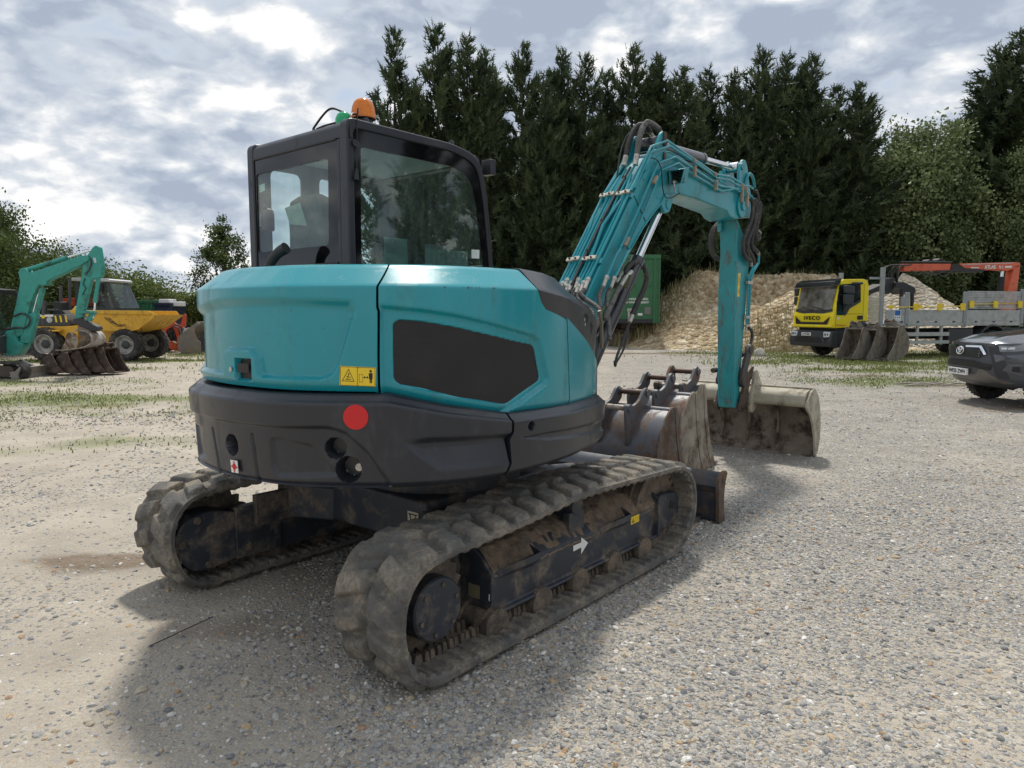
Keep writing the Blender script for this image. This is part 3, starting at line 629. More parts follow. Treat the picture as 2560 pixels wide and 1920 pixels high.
def patch(name, polys, inset, mat, parent, sp=.03, mats=None, mi=None, extra=None):
    """filled polygons lying on the wall"""
    V = []; F_ = []; MI = []
    for q, poly in enumerate(polys):
        P = np.array(poly, float); n = len(P); pts = [Vector((a, b)) for a, b in P]
        x0, z0 = P.min(0); x1, z1 = P.max(0); gx, gz = np.meshgrid(np.arange(x0 + sp / 2, x1, sp), np.arange(z0 + sp / 2, z1, sp)); d = sdf(gx.ravel(), gz.ravel(), P)
        k = d < -sp * .3; pts += [Vector((a, b)) for a, b in zip(gx.ravel()[k], gz.ravel()[k])]
        r = delaunay_2d_cdt(pts, [(i, (i + 1) % n) for i in range(n)], [], 1, 1e-6)
        W = np.array([(p.x, p.y) for p in r[0]]); ins = inset[q] if hasattr(inset, '__len__') else inset
        ins = ins + (extra(W[:, 0], W[:, 1]) if extra else 0)
        b = len(V); V.extend(hull(W[:, 0], W[:, 1], ins).tolist())
        for f in r[2]:
            F_.append([b + i for i in f]); MI.append(mi[q] if mi else 0)
    o = np_mesh(name, V, F_, mat, parent, mats=mats, midx=MI if mi else None); return o
def circ(c, r, n=28, ry=None): return [(c[0] + r * math.cos(2 * math.pi * i / n), c[1] + (ry or r) * math.sin(2 * math.pi * i / n)) for i in range(n)]
def tri_outline(a, b, c, w):
    cx = np.array([a, b, c]); g = cx.mean(0); inn = g + (cx - g) * (1 - w); return [[cx[i], cx[(i + 1) % 3], inn[(i + 1) % 3], inn[i]] for i in range(3)]

# --- dark grey counterweight
CWB = .85
zcw = il([(-3.2, 1.25), (.95, 1.25), (1.23, 1.188), (1.5, 1.141), (1.6, 1.124), (2.2, 1.11), (2.9, 1.10)])
def prof_cw(q):
    rows = np.linspace(0, 1, 84)
    if q is None: return rows
    s, t = q; top = zcw(s); k = np.array([[0, CWB + .004, .16], [.05, CWB, .05], [.075, CWB + .008, .028], [.10, CWB + .03, .012], [.86, 9, .0], [.885, 9.1, .004], [.905, 9.2, .016], [.955, 9.3, .05], [1, 9.4, .17]])
    z = np.empty_like(s); ins = np.interp(t, k[:, 0], k[:, 2])
    lo = np.interp(t, k[:4, 0], k[:4, 1]); mid = (CWB + .03) + (top - .012 - CWB - .03) * (t - .10) / .76
    hi = np.interp(t, [.86, .885, .905, .955, 1], [-.012, -.003, .003, .034, .04]) + top
    z = np.where(t < .10, lo, np.where(t < .86, mid, hi)); return z, ins
R1 = [(-1.3, 1.125), (.43, 1.13), (.65, 1.136), (.70, 1.130), (.753, 1.11), (.851, 1.021), (.96, .855), (.96, .7), (-1.3, .7)]
BOX1 = rounded([(.362, 1.07), (.423, 1.077), (.583, 1.047), (.622, 1.018), (.697, .915), (.39, .897), (.365, .94)], .02)
BOX2 = rounded([(-.50, 1.05), (-.262, 1.065), (-.240, .905), (-.40, .895)], .02)
WEDGE = [(1.02, 1.066), (1.15, 1.070), (1.7, 1.05), (1.7, .925), (1.5, .918), (1.19, .930)]
HOLES = [((.072, 1.013), .048, .06), ((.697, 1.039), .044, .075), ((.755, .940), .055, .09), ((-.62, 1.013), .048, .06)]
def ex_cw(s, z):
    wall = (z < zcw(s) - .01) & (z > CWB + .01)
    e = .020 * sst(sdf(s, z, R1), .013) + .014 * sst(sdf(s, z, BOX1), .014) + .016 * sst(sdf(s, z, BOX2), .013)
    e = e + .026 * sst(sdf(s, z, WEDGE), .022) * np.clip((s - 1.0) / .12, 0, 1) * np.clip((z - .90) / .13, 0, 1)
    for c, r, dp in HOLES: e = e + dp * sst(np.hypot(s - c[0], z - c[1]) - r, .006)
    for a, b in (((-.114, 1.072), (-.066, .866)), ((.236, 1.077), (.262, .866))):
        a, b = np.array(a), np.array(b); v = b - a; t = np.clip(((s - a[0]) * v[0] + (z - a[1]) * v[1]) / (v @ v), 0, 1); e = e + .013 * sst(np.hypot(s - a[0] - t * v[0], z - a[1] - t * v[1]) - .008, .006)
    return e * wall
seamR = il([(.80, 1.53), (.845, 1.536), (.912, 1.570), (1.033, 1.553), (1.068, 1.578), (1.132, 1.578), (1.4, 1.578)])
CW = panel('counterweight', -1.9, 1.58, prof_cw, ex_cw, GREY, EXC, ds=.0058, sR=lambda z: seamR(z))
SK = panel('side_skirt', 1.59, 2.78, prof_cw, lambda s, z: (.014 * sst(sdf(s, z, [(1.66, 1.031), (1.88, 1.03), (2.35, 1.005), (2.8, .975), (2.8, .915), (2.35, .955), (1.88, .995)]), .012)) * (z < zcw(s) - .01) + .05 * sst(np.hypot(s - 1.72, z - 1.083) - .019, .005), GREY, EXC, ds=.008, sL=lambda z: seamR(z) + .016)
patch('bolt', [circ((1.718, 1.087), .011, 12)], .03, ZINC, SK)
def dot_sticker():
    tag(patch('round_sticker', [circ((.802, 1.186), .0565, 40)], -.0025, REDS, CW), None)
    tg = [(.068, .941), (.128, .942), (.134, .882), (.075, .880)]; c = (.1015, .911)
    q = [tg, circ(c, .016, 16), [(c[0] - .024, c[1] - .004), (c[0] + .026, c[1] - .006), (c[0] + .026, c[1] + .002), (c[0] - .024, c[1] + .004)], [(c[0] - .005, c[1] + .027), (c[0] + .003, c[1] + .027), (c[0] + .005, c[1] - .028), (c[0] - .003, c[1] - .028)]]
    patch('lifting_sticker', q, [.018, .0165, .016, .0155], None, CW, mats=[WHITE, REDS], mi=[0, 1, 1, 1])
    patch('bolt_head', [circ((.80, .948), .018, 14)], .045, ZINC, CW)
dot_sticker()

# --- teal bonnet
zb = il([(-3.2, 1.305), (-.3, 1.302), (.875, 1.289), (.92, 1.282), (1.27, 1.204), (1.56, 1.146), (1.78, 1.143), (2.2, 1.127), (2.9, 1.115)])
ZC, ZT = 1.768, 1.876
LIP = [(-1.2, 1.60), (-.6, 1.645), (-.33, 1.675), (-.18, 1.692), (-.06, 1.704), (.237, 1.711), (.463, 1.707), (.67, 1.694), (.899, 1.679), (.91, 1.676), (1.116, 1.658), (1.295, 1.634), (1.5, 1.595), (1.70, 1.553), (1.825, 1.526)]
def prof_hood(q, top=None):
    rows = np.concatenate([np.linspace(0, .04, 5), np.linspace(.05, .74, 84), np.linspace(.75, 1, 18)])
    if q is None: return rows
    s, t = q; b = zb(s)
    zz = np.where(t < .04, b + .004 * t / .04, np.where(t < .745, b + .004 + (ZC - b - .004) * (t - .04) / .705, np.where(t < .86, ZC + (ZT - ZC) * (t - .745) / .115, ZT + .010 * (t - .86) / .14)))
    ins = np.where(t < .04, .066 + .02 * (1 - t / .04), np.where(t < .745, .06, np.where(t < .86, .06 + .14 * (t - .745) / .115, .20 + .28 * (t - .86) / .14)))
    low = np.clip((b + .045 - zz) / .045, 0, 1); ins = ins + .022 * low ** 1.5 * (t >= .04) * (t < .745)
    return zz, ins
DOORREC = [(-.9, 1.40), (-.62, 1.352), (-.055, 1.352), (-.042, 1.46), (-.02, 1.474), (.19, 1.478), (.232, 1.44), (.245, 1.36), (.265, 1.350), (.62, 1.352), (.672, 1.372), (.705, 1.42), (.782, 1.655), (.765, 1.69), (.46, 1.700), (.237, 1.702), (-.06, 1.697), (-.33, 1.668), (-.9, 1.62)]
LATCH = rounded([(.073, 1.431), (.200, 1.432), (.197, 1.331), (.069, 1.330)], .008)
def ex_door(s, z):
    d = sdf(s, z, DOORREC); w = np.where(z > 1.62, .024, .010); e = .030 * sst(d, w)
    liph = np.interp(s, [p[0] for p in LIP], [p[1] for p in LIP]); e = e + .010 * sst(liph - .004 - z, .02) * 0
    e = e + .032 * sst(sdf(s, z, LATCH), .004)
    return e * (z < ZC - .005)
GRILLE = rounded([(.975, 1.345), (.973, 1.60), (1.0, 1.619), (1.121, 1.611), (1.307, 1.582), (1.52, 1.540), (1.845, 1.483), (1.903, 1.300), (1.625, 1.199), (1.583, 1.201), (1.304, 1.255), (1.0, 1.325)], [.02, .02, .02, .05, .05, .05, .03, .03, .02, .02, .05, .02])
SIDEREC = [(.80, 1.10), (.80, 1.683), (.899, 1.679), (1.116, 1.660), (1.295, 1.636), (1.5, 1.597), (1.70, 1.555), (1.815, 1.531), (1.862, 1.505), (1.942, 1.303), (1.931, 1.276), (1.575, 1.150), (1.55, 1.08)]
def ex_side(s, z):
    e = .026 * sst(sdf(s, z, SIDEREC), .013) * np.clip((s - .9) / .03, 0.35, 1) + .012 * sst(sdf(s, z, GRILLE), .004)
    return e * (z < ZC - .005)
sseam = il([(1.2, .899), (1.45, .900), (1.655, .905), (1.675, .899), (1.768, .901), (1.876, .957), (1.9, .957)])
DOOR = panel('rear_door', -1.05, .90, prof_hood, ex_door, TEAL, EXC, ds=.0065, sR=lambda z: sseam(z) - .006)
stop_ = il([(1.0, 2.205), (1.13, 2.200), (1.60, 2.155), (1.616, 2.141), (1.640, 2.04), (1.668, 1.918), (1.704, 1.878), (1.768, 1.845), (1.876, 1.858), (1.9, 1.858)])
SIDE = panel('engine_side_panel', .905, 2.2, prof_hood, ex_side, TEAL, EXC, ds=.0065, sL=lambda z: sseam(z) + .006, sR=lambda z: stop_(z) - .004)
LEFTP = panel('left_side_panel', -2.6, -1.06, prof_hood, lambda s, z: 0 * s, TEAL, EXC, ds=.02)
zf = il([(2.1, 1.628), (2.16, 1.622), (2.245, 1.586), (2.45, 1.50), (2.75, 1.37), (3.0, 1.28)])
def prof_front(q):
    rows = np.linspace(0, 1, 70)
    if q is None: return rows
    s, t = q; b, tp = zb(s), zf(s); z = np.where(t < .93, b + (tp - b) * t / .93, tp + .004 * (t - .93) / .07)
    ins = np.where(t < .93, .06, .06 + .03 * (t - .93) / .07) + .02 * np.clip((b + .04 - z) / .04, 0, 1) ** 1.5; return z, ins
panel('front_side_panel', 2.21, 2.80, prof_front, lambda s, z: .006 * sst(sdf(s, z, [(2.05, 1.70), (2.155, 1.60), (2.2, 1.1), (2.05, 1.1)]), .01), TEAL, EXC, ds=.01, sL=lambda z: il([(1.1, 2.21), (1.13, 2.209), (1.60, 2.164), (1.625, 2.155), (1.7, 2.155)])(z))
# dark cover over the tank
zcc = il([(1.84, 1.770), (1.851, 1.768), (1.995, 1.751), (2.174, 1.731), (2.333, 1.709), (2.46, 1.688), (2.62, 1.655), (2.9, 1.58)])
ztc = il([(1.84, 1.884), (1.89, 1.884), (2.13, 1.872), (2.30, 1.852), (2.40, 1.815), (2.55, 1.73), (2.68, 1.665), (2.9, 1.59)])
zcb = il([(1.84, 1.77), (1.86, 1.72), (1.88, 1.68), (2.06, 1.632), (2.22, 1.585), (2.42, 1.50), (2.75, 1.37), (3.0, 1.28)])
def prof_cover(q):
    rows = np.linspace(0, 1, 40)
    if q is None: return rows
    s, t = q; b, c, tp = zcb(s), zcc(s), ztc(s)
    z = np.where(t < .5, b + (c - b) * t / .5, np.where(t < .78, c + (tp - c) * (t - .5) / .28, tp + .006 * (t - .78) / .22))
    ins = np.where(t < .5, .078 - .016 * t / .5, np.where(t < .78, .062 + .14 * (t - .5) / .28, .202 + .35 * (t - .78) / .22)); return z, ins
COVER = panel('tank_cover', 1.862, 2.84, prof_cover, lambda s, z: .02 * sst(np.hypot((s - 2.50) / .8, z - 1.60) - .035, .006) * (z < zcc(s) - .02) + .02 * sst(sdf(s, z, [(2.60, 1.585), (2.66, 1.57), (2.66, 1.52), (2.60, 1.535)]), .004), GREY, EXC, ds=.008, sL=lambda z: stop_(z) + .006)
patch('cover_lock', [circ((2.497, 1.612), .013, 14), [(2.485, 1.592), (2.51, 1.588), (2.507, 1.572), (2.488, 1.574)]], [.078, .074], ZINC, COVER)
# grille with its perforated sheet
def grille_mat():
    m = bpy.data.materials.new('perforated_sheet'); m.use_nodes = True; nt = m.node_tree; L = nt.links.new; b = nt.nodes['Principled BSDF']
    at_ = nd(nt, 'ShaderNodeAttribute', attribute_name='wall'); sep = nd(nt, 'ShaderNodeSeparateXYZ'); L(at_.outputs['Vector'], sep.inputs[0])
    p = .0062
    def cell(ox, oz):
        fx = math_n(nt, 'ADD', math_n(nt, 'DIVIDE', sep.outputs[0], p), ox); fz = math_n(nt, 'ADD', math_n(nt, 'DIVIDE', sep.outputs[1], p * 1.732), oz)
        gx = math_n(nt, 'SUBTRACT', math_n(nt, 'FRACT', fx), .5); gz = math_n(nt, 'MULTIPLY', math_n(nt, 'SUBTRACT', math_n(nt, 'FRACT', fz), .5), 1.732)
        return math_n(nt, 'SQRT', math_n(nt, 'ADD', math_n(nt, 'MULTIPLY', gx, gx), math_n(nt, 'MULTIPLY', gz, gz)))
    d = math_n(nt, 'MINIMUM', cell(0, 0), cell(.5, .5)); web = math_n(nt, 'GREATER_THAN', d, .40)
    n = nd(nt, 'ShaderNodeTexNoise', i_Scale=5.0, i_Detail=3.0); L(at_.outputs['Vector'], n.inputs['Vector'])
    deep = ramp(nt, [(.45, (.003, .003, .004)), (.75, (.016, .013, .011))]); L(n.outputs['Fac'], deep.inputs[0])
    L(mixc(nt, web, deep.outputs[0], (.050, .047, .047)), b.inputs['Base Color']); b.inputs['Roughness'].default_value = .55; b.inputs['Specular IOR Level'].default_value = .3
    return m
GR = patch('grille', [GRILLE], .0915, grille_mat(), SIDE, sp=.035)
def wall_attr(o):                              # wall coordinates for the perforation pattern
    co = np.empty(len(o.data.vertices) * 3, np.float32); o.data.vertices.foreach_get('co', co); co = co.reshape(-1, 3)
    d = ((co[:, None, :2] - OUT[None, :, :]) ** 2).sum(-1).argmin(1); a = o.data.attributes.new('wall', 'FLOAT_VECTOR', 'POINT')
    t = (co[:, :2] - OUT[d]); tt = _T[d]; s = S_[d] + (t * tt).sum(1)
    a.data.foreach_set('vector', np.c_[s, co[:, 2], 0 * s].astype(np.float32).ravel())
wall_attr(GR)
# latch, lock, warning decal, paint chips
LA = patch('latch', [LATCH, rounded([(.087, 1.408), (.178, 1.410), (.177, 1.366), (.087, 1.364)], .008)], [.089, .064], BLK, DOOR, sp=.02)
MB_ = MB()
_p = hull(np.array([.04]), np.array([1.377]), np.array([.050]))[0]
patch('lock', [circ((.040, 1.377), .0125, 16)], .052, ZINC, DOOR)
def decal():
    q = [[(.717, 1.411), (.888, 1.404), (.884, 1.316), (.712, 1.322)]]; mi = [0]; ins = [.0575]
    def add(p, dz=.0006): q.append(p); mi.append(1); ins.append(.0575 - dz)
    tr = [(.724, 1.342), (.784, 1.339), (.757, 1.398)]
    for p in tri_outline(*tr, .15): add(p)
    for p in ([(.741, 1.352), (.769, 1.351), (.768, 1.348), (.741, 1.349)], [(.745, 1.366), (.766, 1.360), (.766, 1.357), (.745, 1.363)], [(.753, 1.377), (.763, 1.377), (.763, 1.374), (.753, 1.374)], [(.756, 1.375), (.759, 1.375), (.752, 1.350), (.749, 1.350)]): add(p)
    for a, b, c, d in ((.719, .886, 1.4085, 1.4065), (.716, .882, 1.3245, 1.3225)): add([(a, c), (b, c - .006), (b, d - .006), (a, d)])
    for x in (.717, .7985, .882): add([(x, 1.4075 if x < .88 else 1.402), (x + .002, 1.4075 if x < .88 else 1.402), (x + .0005, 1.321), (x - .0015, 1.321)])
    for p in ([(.806, 1.374), (.824, 1.374), (.824, 1.3725), (.806, 1.3725)], [(.806, 1.340), (.824, 1.339), (.824, 1.3375), (.806, 1.3385)], [(.806, 1.374), (.8075, 1.374), (.8075, 1.339), (.806, 1.339)], [(.8225, 1.374), (.824, 1.374), (.824, 1.339), (.8225, 1.339)]): add(p)
    add([(.833, 1.3605), (.844, 1.3605), (.844, 1.3575), (.833, 1.3575)]); add([(.826, 1.359), (.834, 1.366), (.834, 1.352)]); add([(.851, 1.359), (.843, 1.366), (.843, 1.352)])
    cx = .862; add(circ((cx, 1.387), .006, 12)); add([(cx - .009, 1.379), (cx + .009, 1.379), (cx + .009, 1.352), (cx + .006, 1.352), (cx + .006, 1.370), (cx + .0055, 1.333), (cx + .001, 1.333), (cx, 1.354), (cx - .001, 1.333), (cx - .0055, 1.333), (cx - .006, 1.370), (cx - .006, 1.352), (cx - .009, 1.352)])
    patch('warning_decal', q, ins, None, DOOR, mats=[YEL, INK], mi=mi, sp=.025)
decal()
def chips():
    q = []; r = random.Random(5)
    for k in range(26):
        s, z = r.uniform(-.2, .85), r.uniform(1.50, 1.72); w = r.uniform(.0012, .004); q.append([(s, z), (s + w, z + w * .6), (s + w * .7, z - w * 1.6), (s - w * .4, z - w)])
    patch('paint_chips', q, [.0592 if (p[0][1] > 1.71) else .088 for p in q], INK, DOOR, extra=lambda s, z: 0 * s)
    q = []
    for s, w, h in ((1.225, .010, .006), (1.33, .004, .004), (1.352, .012, .006), (1.375, .006, .003), (1.40, .004, .003), (1.42, .006, .003), (1.50, .025, .002)):
        q.append([(s, ZC + .002), (s + w, ZC + .002), (s + w * .8, ZC - h), (s + .3 * w, ZC - h * .7)])
    patch('paint_chips', q, [.0585] * len(q), M('bare_rust', (.10, .05, .025), .8), SIDE)
chips()
def upper_core():
    m = MB(); m.prism([tuple(p) for p in hull(np.linspace(-2.9, 2.9, 60), 0, .13)[:, :2]], 'z', CWB + .01, 1.10); m.bb(-.92, .05, -.62, .80, 1.05, 1.85)
    m.build('upper_frame', CHASS, EXC)
    m = MB(); m.prism([tuple(p) for p in hull(np.linspace(-2.5, 1.84, 60), 0, .42)[:, :2]], 'z', 1.868, 1.884); m.build('bonnet_deck', TEAL, EXC)
    m = MB(); m.lathe([(.52, .60), (.52, .72), (.60, .72), (.60, .80), (.56, .80), (.56, .86)], (0, 0, 0), 'z', 40); m.build('slewing_ring', FRAMEP, EXC)
    # yellowish edge trim at the front right corner and the dark box behind it
    m = MB(); m.tube([(1.005, -.56, 1.665), (1.045, -.555, 1.58), (1.052, -.555, 1.46), (1.052, -.555, 1.40)], .012, 8); m.build('front_trim', M('khaki_trim', (.16, .14, .085), .5), EXC)
    m = MB(); m.bb(.50, 1.02, -.55, -.12, 1.0, 1.50); m.build('front_bulkhead', CHASS, EXC, bevel=.02)
upper_core()
# --- cab
VR, VL, UB = -.09, .93, -.76                    # right and left planes, rear plane
def cab_build():
    corners_o = [(UB, 1.0), (UB, 2.70), (.07, 2.70), (.30, 2.655), (.372, 2.40), (.425, 1.967), (.50, 1.0)]
    corners_i = [(-.715, 1.45), (-.715, 2.648), (.06, 2.652), (.275, 2.60), (.338, 2.37), (.388, 1.97), (.44, 1.45)]
    ro = [.001, .05, .10, .12, .12, .1, .001]; ri = [.02, .035, .10, .10, .12, .1, .02]
    outer = rounded(corners_o, ro, 6); inner = rounded(corners_i, ri, 6)
    body = MB()
    for v0, v1 in ((VR, VR + .07), (VL - .07, VL)): body.ring(outer, inner, 'y', v0, v1)
    frame = body.build('cab', CABG, EXC, bevel=.012, seg=3)
    part = lambda mb, nm, mt, **k: mb.build(nm, mt, frame, **k)
    m = MB(); rp = rounded([(UB + .004, 2.600), (UB + .004, 2.662), (UB + .035, 2.694), (UB + .14, 2.694), (UB + .14, 2.60)], [.0, .012, .02, 0, 0], 3); m.prism(rp, 'y', VR + .07, VL - .07); part(m, 'rear_roof_rail', CABG)
    m = MB(); m.bb(UB + .003, UB + .09, VR + .070, VR + .106, 1.2, 2.60); m.bb(UB + .003, UB + .09, VL - .064, VL - .0705, 1.2, 2.60); part(m, 'rear_pillar_trim', CABG, bevel=.01)
    m = MB(); m.bb(UB + .13, .27, VR + .06, VL - .06, 2.655, 2.688); part(m, 'roof', CABG, bevel=.015)
    m = MB(); m.bb(UB + .14, .25, VR + .08, VL - .08, 2.62, 2.65); part(m, 'headlining', M('pale_headlining', (.30, .32, .31), .9))
    # front frame and windscreen bars
    m = MB(); m.tube([(.30, VR + .04, 2.64), (.30, VL - .04, 2.64)], .035, 8); m.tube([(.40, VR + .03, 1.95), (.40, VL - .03, 1.95)], .02, 8); m.bb(.38, .48, VR + .02, VL - .02, 1.0, 1.55); part(m, 'front_frame', CABG)
    # left side: door post, rear quarter frame and door frame with rounded openings
    op1 = rounded([(-.635, 1.70), (-.635, 2.56), (-.40, 2.56), (-.40, 1.70)], .05, 4); ou1 = [(-.73, 1.3), (-.73, 2.66), (-.345, 2.66), (-.345, 1.3)]
    def holed(outer4, inner, v0, v1, name):
        n = len(inner) // 4; out = []
        for c in outer4: out += [c] * n
        m = MB(); m.ring(out, inner, 'y', v0, v1); return part(m, name, DKIN)
    holed(ou1, op1, VL - .06, VL - .035, 'left_quarter_frame')
    op2 = rounded([(-.265, 1.50), (-.265, 2.56), (.24, 2.54), (.33, 1.50)], .05, 4); ou2 = [(-.345, 1.2), (-.345, 2.66), (.30, 2.66), (.42, 1.2)]
    DF = holed(ou2, op2, VL - .055, VL - .025, 'door')
    m = MB(); m.tube(spline([(.10, VL - .07, 2.33), (.02, VL - .11, 2.24), (.03, VL - .11, 2.05), (.10, VL - .07, 2.00)], 6), .010, 6); m.build('grab_handle', BLK, DF)
    # glazing
    m = MB(); m.prism(inner, 'y', VR + .018, VR + .022); part(m, 'side_window', GLASS_D)
    clear = rounded([(-.672, 1.885), (-.660, 2.558), (.06, 2.560), (.215, 2.522), (.272, 2.37), (.336, 1.97), (.35, 1.885)], [.06, .02, .04, .09, .1, .1, .03], 6)
    m = MB(); m.ring(inner, clear, 'y', VR + .013, VR + .0165); part(m, 'side_window_border', BLKG)
    gl = [(.014, 1.925), (.014, 2.598), (.866, 2.598), (.866, 1.925)]; cl = rounded([(.110, 2.030), (.098, 2.506), (.845, 2.508), (.85, 2.028)], .022, 5); n = len(cl) // 4; go = []
    for c in gl: go += [c] * n
    m = MB(); m.prism(gl, 'x', UB + .016, UB + .020); part(m, 'rear_window', GLASS)
    m = MB(); m.ring(go, cl, 'x', UB + .010, UB + .0145); part(m, 'rear_window_border', BLKG)
    m = MB(); m.tube([(UB + .008, .014, 2.598), (UB + .008, .866, 2.598)], .008, 6); m.tube([(UB + .008, .02, 1.925), (UB + .008, .866, 1.925)], .008, 6); part(m, 'window_seal', BLK)
    m = MB(); m.bb(UB - .0, UB + .06, VR + .07, VL - .07, 1.3, 1.918); part(m, 'rear_lower_panel', BLK)
    m = MB(); m.bb(-.70, .40, VR + .08, VL - .08, 1.35, 1.45); part(m, 'cab_floor', DKIN)
    # seat
    st = MB(); sec = []
    for z, hw, u, th in ((1.62, .22, -.50, .09), (1.9, .235, -.56, .10), (2.04, .235, -.585, .10), (2.06, .20, -.59, .09), (2.16, .185, -.60, .085), (2.28, .19, -.605, .08), (2.335, .165, -.605, .07), (2.362, .10, -.60, .045)):
        sec.append([(u + dx * th, .50 + dy * hw, z) for dx, dy in ((-.5, -.8), (-.5, .8), (-.42, .93), (-.15, 1), (.4, 1), (.5, .85), (.5, -.85), (.4, -1), (-.15, -1), (-.42, -.93), (-.5, -.8))])
    st.grid(sec); st.add(sec[-1][:-1], [tuple(range(10))]); st.box((-.28, .5, 1.60), (.5, .46, .13)); st.box((-.3, .5, 1.49), (.4, .36, .1)); SEAT = part(st, 'seat', M('grey_seat_fabric', (.085, .088, .088), .95, var=.3, scale=25))
    m = MB(); m.add([(-.652, .695, 2.300), (-.652, .525, 2.318), (-.642, .470, 2.165), (-.640, .640, 2.160)], [(0, 1, 2, 3)]); m.build('paper_sheet', M('old_paper', (.50, .55, .47), .8, var=.15, scale=20), SEAT)
    m = MB(); 
    for s_ in (-1, 1): m.box((-.16, .5 + s_ * .30, 1.72), (.42, .10, .16)); m.cyl((0.0, .5 + s_ * .30, 1.78), (.02, .5 + s_ * .30, 1.95), .014, n=8); m.lathe([(.012, 0), (.026, .02), (.026, .06), (.012, .08)], (.02, .5 + s_ * .30, 1.93), 'z', 10)
    m.build('console', DKIN, SEAT, bevel=.02)
    m = MB(); m.box((.28, .60, 1.83), (.05, .22, .16)); m.cyl((.30, .60, 1.45), (.28, .60, 1.76), .02, n=8); part(m, 'monitor', DKIN)
    # fire extinguisher on the left rear post
    m = MB(); c = (-.68, .862, 0); m.lathe([(.03, 2.165), (.048, 2.172), (.05, 2.19), (.05, 2.275), (.044, 2.30), (.018, 2.315), (.014, 2.335)], c, 'z', 20); FE = part(m, 'fire_extinguisher', M('dusty_red', (.20, .05, .045), .5))
    m = MB(); m.box((-.68, .862, 2.345), (.03, .03, .025)); m.tube([(-.69, .845, 2.36), (-.70, .80, 2.355), (-.705, .765, 2.33)], .006, 6); m.tube([(-.69, .845, 2.375), (-.70, .82, 2.385), (-.70, .79, 2.402)], .006, 6); m.build('trigger', BLK, FE)
    m = MB(); m.add([hullp for hullp in [(-.731, .885, 2.19), (-.731, .840, 2.19), (-.731, .840, 2.27), (-.731, .885, 2.27)]], [(0, 1, 2, 3)]); m.build('instruction_label', WHITE, FE)
    m = MB(); m.add([(-.735, .840, 2.445), (-.735, .775, 2.450), (-.735, .775, 2.405), (-.735, .840, 2.398)], [(0, 1, 2, 3)]); part(m, 'window_sticker', M('pale_sticker', (.62, .72, .66), .7))
    # stickers on the side window (printed sheets)
    INKG = M('grey_print', (.045, .06, .06), .7); SHEET = M('film_sheet', (.16, .21, .20), .8, var=.25, scale=9)
    y = VR + .0235
    m = MB(); q = lambda a, b, c, d: m.add([(a, y, c), (b, y, c), (b, y, d), (a, y, d)], [(0, 1, 2, 3)])
    q(-.18, .0, 1.93, 2.07); q(.003, .20, 1.93, 2.045); q(-.50, -.32, 1.93, 2.085); m.build('instruction_sheet', SHEET, frame)
    y = VR + .0215; m = MB()
    for (a, b, c, d) in [(-.18, .0, 2.066, 2.07), (-.18, .0, 2.045, 2.047), (-.18, -.178, 1.93, 2.07), (-.002, .0, 1.93, 2.07), (-.085, -.083, 1.93, 2.045), (-.18, -.085, 1.965, 1.967)] + [(-.165 + .012 * i, -.157 + .012 * i, 2.051, 2.059) for i in range(12)] + [(-.07 + .02 * i, -.055 + .02 * i, 2.015 - .01 * (i % 2), 2.02) for i in range(3)]: m.add([(a, y, c), (b, y, c), (b, y, d), (a, y, d)], [(0, 1, 2, 3)])
    r = random.Random(3)
    for cx in (.045, .085, .135):
        for k in range(9): a, c = cx + r.uniform(-.022, .022), 1.985 + r.uniform(-.045, .05); m.add([(a, y, c), (a + .006, y, c), (a + .006, y, c + .006), (a, y, c + .006)], [(0, 1, 2, 3)])
    for k in range(7): m.add([(-.49, y, 2.07 - .012 * k), (-.49 + r.uniform(.08, .15), y, 2.07 - .012 * k), (-.40, y, 2.0725 - .012 * k), (-.49, y, 2.0725 - .012 * k)], [(0, 1, 2, 3)])
    m.build('print', INKG, frame)
    m = MB(); m.add([(.222, VR + .0105, 2.060), (.298, VR + .0105, 2.063), (.296, VR + .0105, 2.006), (.222, VR + .0105, 2.004)], [(0, 1, 2, 3)]); m.build('window_sticker', M('pale_sticker', (.62, .72, .66), .7), frame)
    # lamp on the front corner, antenna, rear marker, roof fittings
    m = MB(); m.box((.43, -.045, 2.615), (.05, .085, .10)); m.cyl((.40, -.02, 2.60), (.36, .0, 2.58), .01, n=6); part(m, 'work_lamp', CABG, bevel=.008)
    m = MB(); m.cyl((UB + .05, VR - .002, 2.565), (UB + .05, VR - .012, 2.567), .021, n=16); m.cyl((UB + .05, VR - .012, 2.567), (UB + .05, VR - .014, 2.567), .014, n=16); part(m, 'plug', CABG)
    m = MB(); m.tube([(UB + .045, VR - .012, 2.37), (UB + .05, VR - .014, 2.43)], [.016, .008], 10); m.tube(spline([(UB + .05, VR - .014, 2.43), (UB + .058, VR - .012, 2.60), (UB + .075, VR + .0, 2.74)], 6), .0028, 6); m.tube([(UB + .0735, VR, 2.725), (UB + .077, VR, 2.755)], .005, 6); part(m, 'antenna', BLK)
    m = MB()
    for u in (-.60, .07): m.tube([(u, VR + .035, 2.69), (u, VR + .035, 2.715), (u, VR + .035, 2.728)], [.019, .016, .009], 12)
    part(m, 'roof_cap', CABG)
    # exhaust stack beside the cab
    m = MB(); m.tube(spline([(-.93, .46, 1.86), (-.92, .45, 1.92), (-.90, .40, 1.985), (-.88, .335, 2.02)], 6), [.022 + .0006 * i for i in range(19)], 14); m.build('exhaust_pipe', M('sooty_pipe', (.05, .048, .046), .6, metal=.4), EXC)
    # beacons
    AM = bpy.data.materials.new('amber_lens'); AM.use_nodes = True; b = AM.node_tree.nodes['Principled BSDF']; b.inputs['Base Color'].default_value = (.90, .26, .008, 1); b.inputs['Roughness'].default_value = .12; b.inputs['Transmission Weight'].default_value = .35; b.inputs['Subsurface Weight'].default_value = .3; b.inputs['Subsurface Radius'].default_value = (.05, .02, .005)
